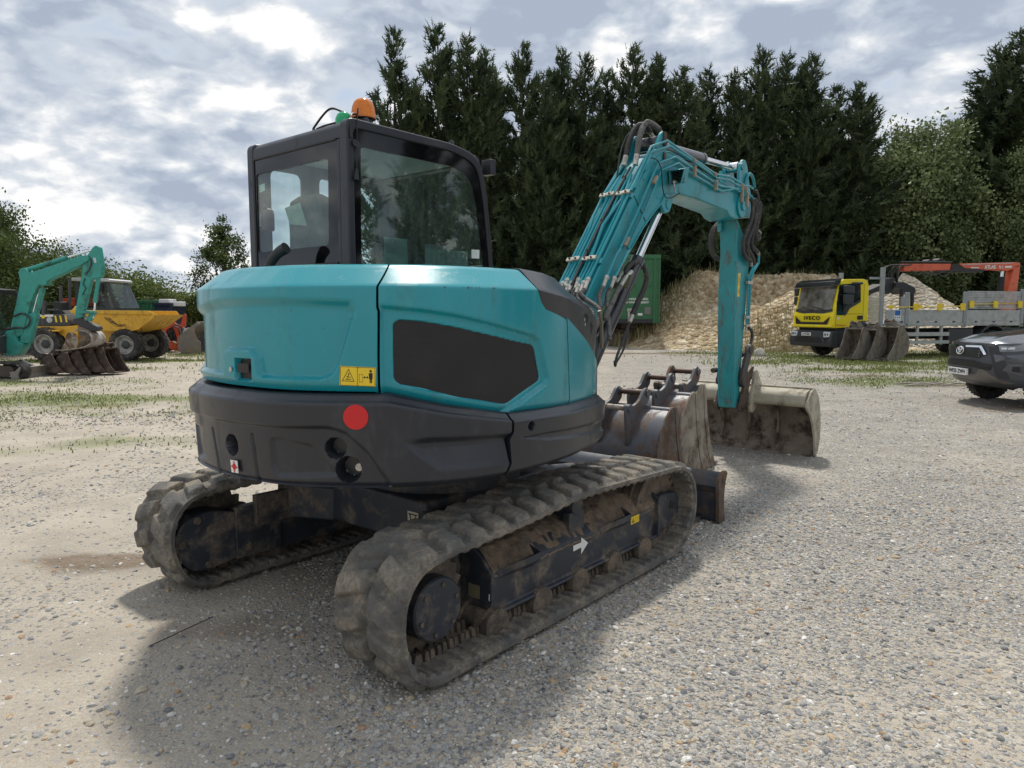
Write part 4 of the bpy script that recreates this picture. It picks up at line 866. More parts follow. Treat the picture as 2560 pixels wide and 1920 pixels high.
    GM = bpy.data.materials.new('green_lens'); GM.use_nodes = True; b = GM.node_tree.nodes['Principled BSDF']; b.inputs['Base Color'].default_value = (.01, .55, .22, 1); b.inputs['Roughness'].default_value = .12; b.inputs['Transmission Weight'].default_value = .35; b.inputs['Subsurface Weight'].default_value = .3; b.inputs['Subsurface Radius'].default_value = (.01, .05, .02)
    def fluted(c, prof, n=72):
        m = MB(); vs = []
        for i, (r, z) in enumerate(prof):
            for k in range(n): w = 2 * math.pi * k / n; rr = r * (1 + (.018 if k % 2 else -.018) * (i < len(prof) - 3)); vs.append((c[0] + rr * math.cos(w), c[1] + rr * math.sin(w), z))
        m.add(vs, [(i * n + k, i * n + (k + 1) % n, (i + 1) * n + (k + 1) % n, (i + 1) * n + k) for i in range(len(prof) - 1) for k in range(n)] + [tuple((len(prof) - 1) * n + k for k in range(n))]); return m
    c = (-.535, .05)
    BM = MB().lathe([(.066, 2.69), (.066, 2.725), (.05, 2.73), (.05, 2.745), (.062, 2.748), (.062, 2.762)], (*c, 0), 'z', 24).build('beacon', BLK, frame)
    fluted(c, [(.070, 2.752), (.068, 2.77), (.066, 2.79), (.061, 2.82), (.052, 2.843), (.038, 2.858), (.02, 2.865), (.004, 2.867)]).build('amber_lens', AM, BM, ang=60)
    c = (-.615, .125)
    BM2 = MB().lathe([(.05, 2.69), (.05, 2.71), (.058, 2.712)], (*c, 0), 'z', 20).build('green_beacon', BLK, frame)
    fluted(c, [(.048, 2.70), (.048, 2.73), (.046, 2.75), (.038, 2.772), (.024, 2.784), (.004, 2.787)]).build('green_lens', GM, BM2, ang=60)
    m = MB(); m.tube(spline([(-.70, .285, 2.697), (-.695, .30, 2.715), (-.64, .23, 2.815), (-.60, .16, 2.80), (-.56, .12, 2.765), (-.60, .03, 2.76), (-.70, -.055, 2.725), (-.735, -.088, 2.66), (-.74, -.098, 2.59)], 8), .0065, 8)
    m.tube(spline([(-.70, .27, 2.70), (-.68, .2, 2.715), (-.62, .10, 2.735), (-.56, .06, 2.74)], 8), .006, 8); part(m, 'beacon_cable', BLK)
cab_build()
# --- boom, cylinders, pipes, arm, linkage and the grading bucket it holds
HB = .15
def boom_build():
    prof = [(1.03, 1.10), (1.18, 1.06), (1.36, 1.24), (1.72, 1.74), (1.985, 2.049), (2.30, 2.361), (2.50, 2.525), (2.66, 2.640), (2.78, 2.705), (2.95, 2.745), (3.3, 2.748), (4.06, 2.706), (4.14, 2.665), (4.28, 2.645), (4.42, 2.69), (4.51, 2.79), (4.50, 2.90), (4.40, 2.962), (4.25, 2.965), (3.25, 3.045), (2.95, 3.095), (2.72, 3.10), (2.52, 3.02), (2.388, 2.91), (2.15, 2.655), (1.667, 2.055), (1.20, 1.46), (1.03, 1.22)]
    m = MB(); m.prism(prof, 'y', -HB, HB); BOOM = m.build('boom', TEAL2, EXC, bevel=.010, seg=2, ang=28)
    part = lambda mb, nm, mt, **k: mb.build(nm, mt, BOOM, **k)
    # raised flange strips along the side plates (weld lines)
    m = MB()
    for sgn in (-1, 1):
        y = sgn * (HB + .001)
        m.tube([(1.985, y, 2.064), (2.30, y, 2.376), (2.50, y, 2.54), (2.66, y, 2.655), (2.78, y, 2.72), (2.95, y, 2.76), (3.3, y, 2.763), (4.06, y, 2.721)], .009, 6)
        m.tube(spline([(2.30, y, 2.79), (2.40, y, 2.90), (2.52, y, 3.005), (2.70, y, 3.083), (2.85, y, 3.088), (3.2, y, 3.04), (4.2, y, 2.955)], 5), .008, 6)
    part(m, 'weld_rib', TEAL2)
    # bracket lugs for the arm cylinder
    m = MB(); br = rounded([(2.33, 2.86), (2.50, 3.09), (2.60, 3.235), (2.665, 3.265), (2.705, 3.20), (2.71, 3.10), (2.72, 3.02), (2.5, 2.95)], [0, .1, .06, .04, .04, .02, 0, 0], 4)
    for a, b in ((-HB - .001, -HB + .028), (HB - .028, HB + .001)): m.prism(br, 'y', a, b)
    part(m, 'cylinder_bracket', TEAL2, bevel=.006)
    m = MB(); m.cyl((2.655, -HB - .018, 3.165), (2.655, HB + .018, 3.165), .035, n=20); m.box((2.655, -HB - .008, 3.19), (.05, .012, .12)); m.box((2.65, -HB - .008, 3.04), (.04, .012, .06)); part(m, 'bracket_pin', PIN)
    # boom cylinder bracket under the bend and the pivot boss at the arm
    m = MB(); lg = rounded([(2.60, 2.62), (2.68, 2.54), (2.77, 2.565), (2.84, 2.70), (2.7, 2.73)], .03)
    for a, b in ((-HB - .012, -HB + .02), (HB - .02, HB + .012)): m.prism(lg, 'y', a, b)
    m.cyl((2.735, -HB - .02, 2.625), (2.735, HB + .02, 2.625), .045, n=18); part(m, 'lower_bracket', TEAL2, bevel=.004)
    m = MB(); hx = [(4.41 + .125 * math.cos(R(a + 15)), 2.80 + .125 * math.sin(R(a + 15))) for a in range(0, 360, 30)]
    for a, b in ((-HB - .022, -HB), (HB, HB + .022)): m.prism(hx, 'y', a, b)
    m.cyl((4.41, -HB - .04, 2.80), (4.41, HB + .04, 2.80), .05, n=18); part(m, 'pivot_boss', TEAL2, bevel=.004)
    # swing post the boom stands on
    m = MB(); m.prism(rounded([(.95, .86), (1.38, .86), (1.42, 1.0), (1.30, 1.22), (1.12, 1.30), (.98, 1.22)], .05), 'y', -.24, -.16); m.prism(rounded([(.95, .86), (1.38, .86), (1.42, 1.0), (1.30, 1.22), (1.12, 1.30), (.98, 1.22)], .05), 'y', .16, .24); m.cyl((1.05, 0, .72), (1.05, 0, 1.0), .16, n=24); m.bb(.9, 1.36, -.2, .2, .80, .93); m.cyl((1.11, -.26, 1.16), (1.11, .26, 1.16), .05, n=16); m.build('swing_post', FRAMEP, EXC, bevel=.01)
    # pipes lying on the boom's back, held by clamps
    def up(u): return np.interp(u, [1.2, 1.667, 2.15, 2.388, 2.52], [1.46, 2.055, 2.655, 2.91, 3.02])
    nx, nz = -.785, .62
    def on(u, v, h): return (u + nx * h, v, float(up(u)) + nz * h)
    PV = [.135, .108, .078, .045, .018, -.028, -.058, -.092, -.122]
    m = MB()
    for i, v in enumerate(PV):
        r = .0105 if i % 2 else .013; top = [2.46, 2.44, 2.30, 2.36, 2.28, 2.38, 2.30, 2.44, 2.46][i]
        p = [on(1.50 + .02 * (i % 3), v, .03), on(1.64, v, .026), on(2.0, v, .026), on(2.15, v * .98, .028), on(top, v * (.80 if i in (2, 6) else .95), .034)]
        if i == 1: p = [p[0], p[1], on(1.88, v, .026), on(1.90, v, .03), on(1.985, v + .018, .034), on(2.12, v + .024, .03), p[-1]]
        if i == 6: p = [p[0], p[1], on(1.90, v + .03, .045), on(2.03, v - .01, .045), on(2.12, v - .028, .03), p[-1]]
        m.tube(p, r, 8)
    part(m, 'hydraulic_pipe', TEAL)
    m = MB(); m.tube([on(1.50, .0, .05), on(1.75, .005, .045), on(1.95, .006, .045), on(2.2, -.004, .045), on(2.36, -.01, .05)], .010, 8)
    for u in (1.72, 1.93, 2.27): m.box(on(u, .0, .045), (.012, .034, .034))
    m.tube(spline([on(2.30, .10, .03), (2.36, .11, 3.08), (2.46, .09, 3.24), (2.60, .06, 3.255), (2.66, .03, 3.27)], 6), .0075, 6); part(m, 'electric_cable', HOSE)
    m = MB()
    for u, lay in ((2.125, [(.15, .090), (.086, .012), (-.016, -.075), (-.072, -.152)]), (1.665, [(.165, .10), (.10, .045), (.012, -.045), (-.047, -.118)])):
        for k, (a, b) in enumerate(lay):
            c = on(u + (.006 if k % 2 else 0), (a + b) / 2, .052); m.box(c, (.014, abs(a - b), .036), rot=(0, -math.atan2(nz, -nx) + math.pi / 2 - .2, 0))
    part(m, 'pipe_clamp', CLAMP, bevel=.002)
    m = MB()
    for u, lay in ((2.125, (.118, .05, -.045, -.11)), (1.665, (.13, .072, -.016, -.08))):
        for v in lay: c = Vector(on(u, v, .062)); m.cyl(c, c + Vector((nx, 0, nz)) * .012, .009, n=6)
    part(m, 'clamp_bolt', PIN)
    m = MB()                                     # plates the clamps sit on
    for u in (2.125, 1.665): m.box(on(u, -.0, .012), (.05, .32, .02), rot=(0, -R(52), 0))
    part(m, 'clamp_plate', TEAL2)
    # pipes along the right and left side plates
    pa = [(2.064, 2.66), (2.389, 3.075), (2.677, 3.178), (3.195, 3.102), (3.62, 3.045), (3.72, 3.034), (4.06, 3.060), (4.30, 3.028), (4.40, 3.01), (4.56, 3.03), (4.66, 3.01)]
    pb = [(2.129, 2.69), (2.382, 3.03), (2.727, 3.140), (3.217, 3.078), (3.62, 3.018), (3.74, 3.0), (4.02, 3.02), (4.30, 2.985), (4.45, 2.96)]
    pc = [(1.93, 2.205), (2.178, 2.51), (2.511, 2.955), (2.828, 3.060), (3.19, 3.012), (3.68, 2.944), (3.80, 2.930), (4.13, 2.95), (4.40, 2.925), (4.62, 2.93)]
    pd = [(2.02, 2.19), (2.28, 2.50), (2.565, 2.90), (2.889, 3.016), (3.199, 2.955), (3.68, 2.902), (3.835, 2.882), (4.23, 2.962), (4.50, 2.935), (4.70, 2.905)]
    m = MB()
    for P, yy in ((pa, -.168), (pb, -.170), (pc, -.172), (pd, -.174)): m.tube([(u, yy - .012 * (u > 4.1), z) for u, z in P], .0115, 8)
    for P, yy in ((pc, .172), (pd, .174)): m.tube([(u, yy, z) for u, z in P], .0115, 8)
    m.tube([(1.93, -.172, 2.205), (1.905, -.172, 2.185), (1.86, -.20, 2.165), (1.80, -.20, 2.11), (1.66, -.20, 1.93)], .0125, 8); m.tube([(2.02, -.174, 2.19), (2.03, -.19, 2.165), (1.96, -.215, 2.155), (1.93, -.218, 2.135), (1.75, -.215, 1.925)], .0125, 8)
    part(m, 'side_pipe', TEAL)
    m = MB()
    for u, z in ((1.975, 2.235), (2.43, 2.80)): m.box((u, -.188, z), (.02, .036, .09), rot=(0, R(40), 0))
    for u, z in ((3.195, 3.09), (3.66, 3.03)): m.box((u, -.182, z - .005), (.022, .034, .035))
    for u, z in ((3.195, 2.983), (3.68, 2.922)): m.box((u, -.186, z), (.022, .036, .10))
    for u, z in ((4.32, 2.985), (4.42, 2.97)): m.box((u, -.195, z), (.022, .036, .07))
    m.box((4.33, -.19, 2.90), (.03, .03, .14)); m.box((4.47, -.19, 2.87), (.03, .03, .15)); part(m, 'pipe_clip', M('rust_tinted_clip', (.34, .27, .19), .6, var=.2, scale=20), bevel=.002)
    m = MB(); m.tube(spline([(2.39, -.17, 2.98), (2.46, -.19, 2.97), (2.52, -.20, 2.90), (2.55, -.20, 2.76), (2.62, -.19, 2.68), (2.72, -.20, 2.68), (2.80, -.24, 2.73)], 6), .005, 6); part(m, 'lamp_cable', BLK)
    m = MB(); m.tube([(2.35, -.152, 2.44), (2.12, -.152, 2.66)], .004, 5); part(m, 'scratch_strip', HOSE)
    # work lamp in its box on the right side
    m = MB(); o = [(-.165, 2.925), (-.325, 2.925), (-.290, 2.795), (-.180, 2.790)]; i = [(-.173, 2.917), (-.314, 2.917), (-.283, 2.803), (-.187, 2.798)]; b = [(-.155, 2.965), (-.28, 2.965), (-.26, 2.83), (-.155, 2.83)]
    vs = [(2.72, *p) for p in o] + [(2.72, *p) for p in i] + [(2.90, *p) for p in b] + [(2.765, *p) for p in i]
    f = []
    for k in range(4): l = (k + 1) % 4; f += [(k, l, 4 + l, 4 + k), (k, 8 + k, 8 + l, l), (4 + k, 4 + l, 12 + l, 12 + k)]
    f += [(8, 9, 10, 11)]; m.add(vs, f); LB = part(m, 'work_lamp', TEAL2, bevel=.003)
    m = MB(); m.add([(2.764, *p) for p in i], [(0, 1, 2, 3)]); m.build('lamp_face', BLKG, LB)
    m = MB()
    for k in range(9): z = 2.806 + k * .0125; m.tube([(2.758, -.19, z), (2.755, -.245, z + .004), (2.758, -.305, z)], .003, 5)
    m.build('louvre', BLK, LB); m = MB(); m.cyl((2.70, -.232, 2.815), (2.76, -.232, 2.815), .013, n=10); m.tube([(2.70, -.232, 2.815), (2.705, -.236, 2.76), (2.74, -.23, 2.72)], .006, 6); m.build('lamp_plug', ZINC, LB)
    # hoses at the foot of the boom with their zinc couplings
    def hose(path, r, name='hose', mat=HOSEG, parent=BOOM, amp=.13, n=8, pitch=.02):
        P, rr = corrugated(spline(path, 8), r, pitch, amp); return MB().tube(P, rr, n).build(name, mat, parent, ang=60)
    cps = MB(); nuts = MB()
    for i, v in enumerate(PV):
        a = Vector(on(1.50 + .02 * (i % 3), v, .03)); d = Vector((-.62, -.1, -.78)).normalized(); L_ = (.10, .085, .075, .11, .09, .10, .085, .10, .11)[i]
        cps.tube([a, a + d * L_], [.0165, .0150], 10); nuts.cyl(a - d * .012, a + d * .014, .0205, n=6)
        e = a + d * L_; hose([e - d * .02, e + d * .06, e + Vector((-.10, -.05 - .02 * i, -.16)), e + Vector((-.24, -.14 - .015 * i, -.30))], .0145 if i % 2 else .017, mat=HOSEG if i % 3 else HOSE)
    for a, v in (((1.66, -.20, 1.93), 0), ((1.75, -.215, 1.925), 1)):
        a = Vector(a); d = Vector((-.55, 0, -.83)).normalized(); cps.tube([a, a + d * .10], [.018, .0165], 10); nuts.cyl(a - d * .012, a + d * .016, .022, n=6); e = a + d * .10
        hose([e - d * .02, e + d * .08, e + Vector((-.12, -.06, -.24)), e + Vector((-.22, -.14, -.40))], .0175)
    part(cps, 'hose_coupling', ZINC); part(nuts, 'coupling_nut', ZINC)
    # coupling plate and the big loop to the boom cylinder
    m = MB(); m.box((1.90, -.20, 1.905), (.012, .15, .13), rot=(0, R(35), 0)); part(m, 'coupling_plate', M('olive_plate', (.12, .115, .06), .5, metal=.4), bevel=.002)
    m = MB(); m.tube([(1.87, -.165, 1.895), (1.97, -.165, 1.985)], .013, 10); m.tube([(1.83, -.225, 1.86), (1.92, -.225, 1.94), (2.0, -.225, 1.99)], .019, 10); m.tube([(2.07, -.20, 1.63), (2.02, -.20, 1.57)], .020, 10); part(m, 'coupling', ZINC)
    hose([(1.84, -.225, 1.87), (1.78, -.225, 1.82), (1.66, -.25, 1.72), (1.50, -.29, 1.60)], .021)
    hose([(1.96, -.2, 1.965), (2.02, -.17, 2.02), (2.14, -.15, 2.07), (2.28, -.13, 2.09), (2.38, -.12, 2.06), (2.42, -.13, 1.97), (2.37, -.14, 1.87), (2.20, -.17, 1.73), (2.07, -.2, 1.63)], .0225, mat=HOSE)
    m = MB(); m.tube(spline([(1.97, -.165, 1.985), (2.10, -.13, 2.06), (2.28, -.11, 2.10), (2.41, -.105, 2.06), (2.43, -.12, 1.97), (2.38, -.13, 1.87), (2.2, -.16, 1.72)], 6), .008, 6); m.tube(spline([(2.02, -.2, 1.56), (1.96, -.2, 1.46), (1.82, -.21, 1.30), (1.78, -.22, 1.22), (1.72, -.25, 1.26)], 6), .011, 6); m.tube(spline([(2.02, -.19, 1.57), (2.0, -.2, 1.48), (1.93, -.2, 1.34), (1.80, -.2, 1.22)], 6), .009, 6); part(m, 'thin_hose', HOSE)
    # hoses over the top
    a = [(2.315, -.075, 3.00), (2.335, -.075, 3.10), (2.40, -.07, 3.235), (2.50, -.06, 3.315), (2.62, -.05, 3.325), (2.76, -.045, 3.305)]; b_ = [(2.35, .055, 3.01), (2.38, .055, 3.10), (2.45, .05, 3.235), (2.54, .045, 3.315), (2.64, .03, 3.325), (2.72, .03, 3.285)]
    hose(a, .024); hose(b_, .024, mat=HOSE)
    m = MB(); m.tube([(2.285, -.078, 2.915), (2.315, -.075, 3.01)], .0235, 12); m.tube([(2.315, .05, 2.93), (2.35, .055, 3.02)], .0235, 12); m.tube([(2.74, -.046, 3.31), (2.83, -.04, 3.275)], .019, 10); m.tube([(2.70, .03, 3.29), (2.80, .02, 3.24)], .018, 10); part(m, 'coupling', ZINC)
    # cylinders
    m = MB(); d = (Vector((4.53, 0, 3.245)) - Vector((2.655, 0, 3.165))).normalized(); a0 = Vector((2.655, 0, 3.165)); m.tube([a0, a0 + d * 1.06], .058, 24); m.tube([a0 + d * 1.05, a0 + d * 1.09], .062, 24); m.cyl((2.655, -.11, 3.165), (2.655, .11, 3.165), .06, n=20); m.tube([a0 + d * .2 + Vector((0, 0, -.07)), a0 + d * 1.0 + Vector((0, 0, -.07))], .012, 8); AC = m.build('arm_cylinder', CYLG, EXC)
    m = MB(); m.tube([a0 + d * 1.08, a0 + d * 1.82], .033, 20); m.cyl((4.53, -.06, 3.245), (4.53, .06, 3.245), .055, n=18); m.build('rod', CHROME, AC)
    for s_ in (-1, 1):
        y = .098 * s_; a0 = Vector((1.40, y, .98)); e0 = Vector((2.735, y, 2.625)); d = (e0 - a0).normalized(); L_ = (e0 - a0).length
        m = MB(); m.tube([a0, a0 + d * L_ * .665], .058, 22); m.tube([a0 + d * L_ * .655, a0 + d * L_ * .69], .063, 22); BC = m.build('boom_cylinder', CYLG, EXC)
        m = MB(); m.tube([a0 + d * L_ * .68, e0], .034, 18); m.build('rod', CHROME, BC)
    return BOOM
BOOM = boom_build()
def arm_build():
    prof = [(4.42, 2.70), (4.47, 2.35), (4.445, 1.9), (4.46, 1.48), (4.515, .66), (4.545, .575), (4.62, .56), (4.665, .62), (4.66, .82), (4.70, 1.2), (4.775, 1.9), (4.83, 2.35), (4.835, 2.95), (4.80, 3.16), (4.70, 3.30), (4.63, 3.33), (4.55, 3.325), (4.49, 3.26), (4.47, 3.05)]
    m = MB(); m.prism([p for p in prof if p[1] < 2.72], 'y', -.10, .10); ARM = m.build('arm', TEAL_W, EXC, bevel=.008, ang=30)
    part = lambda mb, nm, mt, **k: mb.build(nm, mt, ARM, **k)
    m = MB(); hd = [(4.42, 2.70), (4.40, 2.80), (4.47, 2.98), (4.47, 3.20), (4.50, 3.27), (4.56, 3.325), (4.62, 3.325), (4.68, 3.27), (4.80, 2.98), (4.83, 2.72)]
    for a, b in ((-.10, -.066), (.066, .10)): m.prism(hd, 'y', a, b)
    m.bb(4.74, 4.80, -.066, .066, 2.72, 2.98); m.cyl((4.53, -.115, 3.245), (4.53, .115, 3.245), .04, n=18); part(m, 'arm_head', TEAL2, bevel=.006)
    m = MB(); m.tube(spline([(4.58, -.108, 2.98), (4.62, -.115, 3.12), (4.70, -.12, 3.19), (4.80, -.12, 3.15), (4.85, -.12, 3.06)], 5), .016, 8); part(m, 'hose_guard', TEAL2)
    m = MB(); m.bb(4.39, 4.43, .06, .105, 2.55, 3.2); part(m, 'hose_guide', TEAL)
    # wear strip at the foot: welded chevron and end frame
    m = MB(); x = lambda z: float(np.interp(z, [.66, 1.48, 1.9], [4.515, 4.46, 4.445])) - .002
    for a, b in (((.085, 1.33), (.06, 1.28)), ((.06, 1.28), (.0, .98)), ((.0, .98), (-.045, 1.15)), ((-.045, 1.15), (-.085, 1.33)), ((.08, .68), (-.08, .68)), ((.08, .68), (.09, 1.0)), ((-.08, .68), (-.09, 1.0))): m.tube([(x(a[1]), a[0], a[1]), (x(b[1]), b[0], b[1])], .005, 6)
    part(m, 'weld_line', TEAL2)
    # pipes and hoses down the right side
    m = MB(); m.tube([(4.75, -.125, 2.02), (4.735, -.125, 1.52)], .013, 8); m.tube([(4.80, -.128, 2.02), (4.79, -.128, 1.52)], .013, 8)
    m.tube([(4.75, -.125, 2.02), (4.78, -.13, 2.10), (4.87, -.14, 2.19)], .014, 8); m.tube([(4.80, -.128, 2.02), (4.87, -.13, 2.12), (4.99, -.14, 2.22), (5.0, -.14, 2.33)], .014, 8); part(m, 'arm_pipe', TEAL)
    m = MB(); m.box((4.765, -.13, 1.99), (.14, .035, .035)); m.box((4.745, -.13, 1.60), (.14, .035, .03)); m.box((4.74, -.13, 1.50), (.11, .04, .02)); m.tube([(4.735, -.125, 1.51), (4.72, -.125, 1.43)], .014, 8); part(m, 'pipe_clip', ZINC, bevel=.003)
    def hz(P, r=.021, mat=HOSE):
        q, rr = corrugated(spline(P, 8), r, .022, .05); MB().tube(q, rr, 8).build('hose', mat, ARM, ang=60)
    hz([(4.58, -.19, 2.90), (4.62, -.20, 2.82), (4.60, -.19, 2.66), (4.50, -.16, 2.46), (4.50, -.15, 2.35), (4.58, -.15, 2.27), (4.74, -.15, 2.23)], .022)
    hz([(4.66, -.19, 2.88), (4.71, -.20, 2.80), (4.69, -.19, 2.62), (4.60, -.16, 2.46), (4.64, -.15, 2.36), (4.78, -.15, 2.28), (4.87, -.14, 2.20)], .022)
    hz([(4.70, -.19, 2.91), (4.78, -.20, 2.84), (4.76, -.19, 2.70), (4.66, -.16, 2.50), (4.62, -.15, 2.35), (4.70, -.15, 2.25)], .020)
    hz([(4.74, -.18, 2.90), (4.86, -.19, 2.86), (4.84, -.18, 2.68), (4.76, -.16, 2.55), (4.76, -.15, 2.40), (4.88, -.15, 2.36), (4.99, -.14, 2.33)], .020)
    hz([(4.68, -.2, 3.0), (4.75, -.2, 2.95), (4.80, -.2, 2.80), (4.81, -.18, 2.6), (4.83, -.17, 2.5), (4.88, -.17, 2.47), (4.92, -.17, 2.54)], .017)
    for k in range(3): hz([(4.62, .15, 2.72), (4.50, .175 + .02 * k, 2.58), (4.48, .20 + .012 * k, 2.43), (4.5, .17 + .015 * k, 2.30), (4.56, .11, 2.22)], .017)
    hz([(4.80, -.12, 1.48), (4.90, -.12, 1.44), (4.94, -.11, 1.34), (4.86, -.10, 1.22), (4.78, -.06, 1.15)], .018)
    m = MB(); m.tube([(4.90, -.17, 2.53), (4.94, -.17, 2.50), (4.955, -.17, 2.56), (4.88, -.17, 2.585)], .010, 6); m.tube([(4.99, -.14, 2.325), (4.93, -.15, 2.34)], .019, 8); m.tube([(4.74, -.15, 2.23), (4.78, -.14, 2.18)], .018, 8); part(m, 'coupling', M('weathered_coupling', (.33, .29, .24), .6))
    # decal
    m = MB(); y = -.1015
    m.add([(4.525, y, 1.885), (4.585, y, 1.885), (4.575, y, 2.045), (4.53, y, 2.05)][0:0] + [(4.50, y, 1.83), (4.56, y, 1.83), (4.575, y, 2.09), (4.515, y, 2.09)], [(0, 1, 2, 3)]); D = part(m, 'warning_decal', YEL)
    m = MB(); y = -.103
    for p in tri_outline((4.519, 1.985), (4.563, 1.985), (4.543, 2.065), .22): m.add([(a, y, b) for a, b in p], [(0, 1, 2, 3)])
    m.add([(4.508, y, 1.963), (4.565, y, 1.963), (4.565, y, 1.967), (4.508, y, 1.967)], [(0, 1, 2, 3)]); m.add([(4.54, y, 1.86), (4.55, y, 1.86), (4.552, y, 1.93), (4.544, y, 1.93)], [(0, 1, 2, 3)]); m.add([(4.522, y, 1.885), (4.540, y, 1.885), (4.540, y, 1.897), (4.522, y, 1.897)], [(0, 1, 2, 3)]); m.add([(4.54, y, 2.0), (4.546, y, 2.0), (4.544, y, 2.04), (4.542, y, 2.04)], [(0, 1, 2, 3)]); m.build('pictogram', INK, D)
    # bucket cylinder on the front of the arm, links, quick hitch
    m = MB(); m.tube([(4.90, 0, 2.55), (4.86, 0, 1.62)], .052, 16); BCY = m.build('bucket_cylinder', CYLG, EXC); m = MB(); m.tube([(4.86, 0, 1.63), (4.84, 0, 1.20)], .03, 14); m.build('rod', CHROME, BCY)
    lk = M('greasy_link', (.045, .046, .052), .5, var=.25, scale=9, dirt=(.10, .07, .05), dirt_amt=.35, dirt_scale=8)
    for s_ in (-1, 1):
        m = MB(); y = .135 * s_; m.prism(rounded([(4.585, .86), (4.60, .97), (4.72, 1.20), (4.80, 1.30), (4.86, 1.28), (4.87, 1.18), (4.76, 1.02), (4.70, .84), (4.64, .80)], .04), 'y', y - .018 * s_, y + .018 * s_); m.cyl((4.815, y - .03 * s_, 1.235), (4.815, y + .03 * s_, 1.235), .052, n=18); m.cyl((4.64, y - .03 * s_, .87), (4.64, y + .03 * s_, .87), .05, n=18); m.build('link', lk, EXC, bevel=.005)
    m = MB()
    for s_ in (-1, 1):
        y = .14 * s_; m.prism(rounded([(4.57, .53), (4.64, .52), (4.71, .60), (4.80, .82), (4.90, .98), (4.93, 1.03), (4.86, 1.035), (4.74, .97), (4.68, .85), (4.60, .68), (4.56, .60)], .03), 'y', y - .02 * s_, y + .02 * s_)
    m.bb(4.70, 4.84, -.12, .12, .80, .90); m.cyl((4.62, -.18, .60), (4.62, .18, .60), .045, n=18); m.cyl((4.84, -.17, .93), (4.84, .17, .93), .045, n=18); m.cyl((4.52, .17, .99), (4.62, .17, .99), .03, n=10)
    m.build('quick_hitch', M('worn_hitch', (.085, .062, .05), .6, metal=.3, var=.3, scale=9, dirt=(.16, .12, .09), dirt_amt=.3), EXC, bevel=.006)
    return ARM
ARM = arm_build()

def bucket_shell(outer, inner_t, y0, y1):
    """outer: profile from lip round the back to the top; returns a sheet of some thickness"""
    P = [Vector(p) for p in outer]; Q = []
    for i, p in enumerate(P):
        t = (P[min(i + 1, len(P) - 1)] - P[max(i - 1, 0)]).normalized(); Q.append(p + Vector((-t.y, t.x)) * inner_t)
    poly = [tuple(p) for p in P] + [tuple(q) for q in Q[::-1]]
    m = MB(); n = len(P)
    vs = [(x, y0, z) for x, z in poly] + [(x, y1, z) for x, z in poly]; k = len(poly)
    fs = [(i, i + 1, k + i + 1, k + i) for i in range(n - 1)] + [(n + i, n + i + 1, k + n + i + 1, k + n + i) for i in range(n - 1)]
    fs += [(n - 1, n, k + n, k + n - 1), (k - 1, 0, k, 2 * k - 1)] + [(i, i + 1, k - 2 - i, k - 1 - i) for i in range(n - 1)] + [(k + i, k + i + 1, 2 * k - 2 - i, 2 * k - 1 - i) for i in range(n - 1)]
    return m.add(vs, fs)
def grading_bucket():
    y0, y1 = -.80, .78; tilt = 0
    back = [tuple(p) for p in spline([(5.18, .012), (5.235, .06), (5.285, .20), (5.29, .36), (5.25, .55), (5.17, .70), (5.08, .785), (4.98, .80)], 6)]
    back = [(p[0], p[1]) for p in back]
    m = bucket_shell(back, -.014, y0, y1)
    GB = m.build('grading_bucket', [BUCK_GD], EXC, ang=40)
    # inside lining with dirt (front of the sheet)
    inn = MB(); P = [(x - .018, z) for x, z in back[:-2]]; inn.grid([[(x, y, z) for x, z in P] for y in (y0 + .02, y1 - .02)]); inn.build('bucket_lining', BUCK_IN, GB)
    m = MB(); m.prism(rounded([(4.98, .80), (4.86, .775), (4.81, .73), (4.805, .64), (4.85, .60), (4.93, .62), (5.0, .70), (5.06, .77)], .03), 'y', y0 + .02, y1 - .02); m.build('top_tube', BUCK_GD, GB, bevel=.004)
    side = rounded([(5.165, .0), (5.235, .055), (5.30, .20), (5.305, .36), (5.265, .56), (5.18, .71), (5.07, .80), (5.0, .805), (4.93, .77), (4.80, .68), (4.795, .61), (4.84, .575), (4.95, .50), (5.05, .385), (5.12, .23), (5.15, .08)], .04, 3)
    for y in (y0, y1): m = MB(); m.prism(side, 'y', y - .013, y + .013); m.build('side_plate', BUCK_GD, GB, bevel=.003)
    m = MB(); m.prism([(5.14, .0), (5.20, .0), (5.262, .07), (5.24, .075)], 'y', y0 + .01, y1 - .01); m.build('cutting_edge', BUCK_IN, GB)
    ear = rounded([(4.78, .50), (4.86, .52), (4.95, .62), (5.08, .79), (5.02, .86), (4.90, 1.0), (4.84, .99), (4.80, .82), (4.74, .66), (4.74, .54)], .03)
    for s_ in (-1, 1): m = MB(); m.prism(ear, 'y', .19 * s_ - .016, .19 * s_ + .016); m.build('ear', BUCK_GD, GB, bevel=.003)
    m = MB()
    for y in (-.35, .0, .33): m.prism([(5.20, .10), (5.262, .25), (5.27, .42), (5.20, .62), (5.16, .55), (5.23, .40), (5.22, .26), (5.17, .12)], 'y', y - .012, y + .012)
    m.build('inner_rib', BUCK_IN, GB)
grading_bucket()
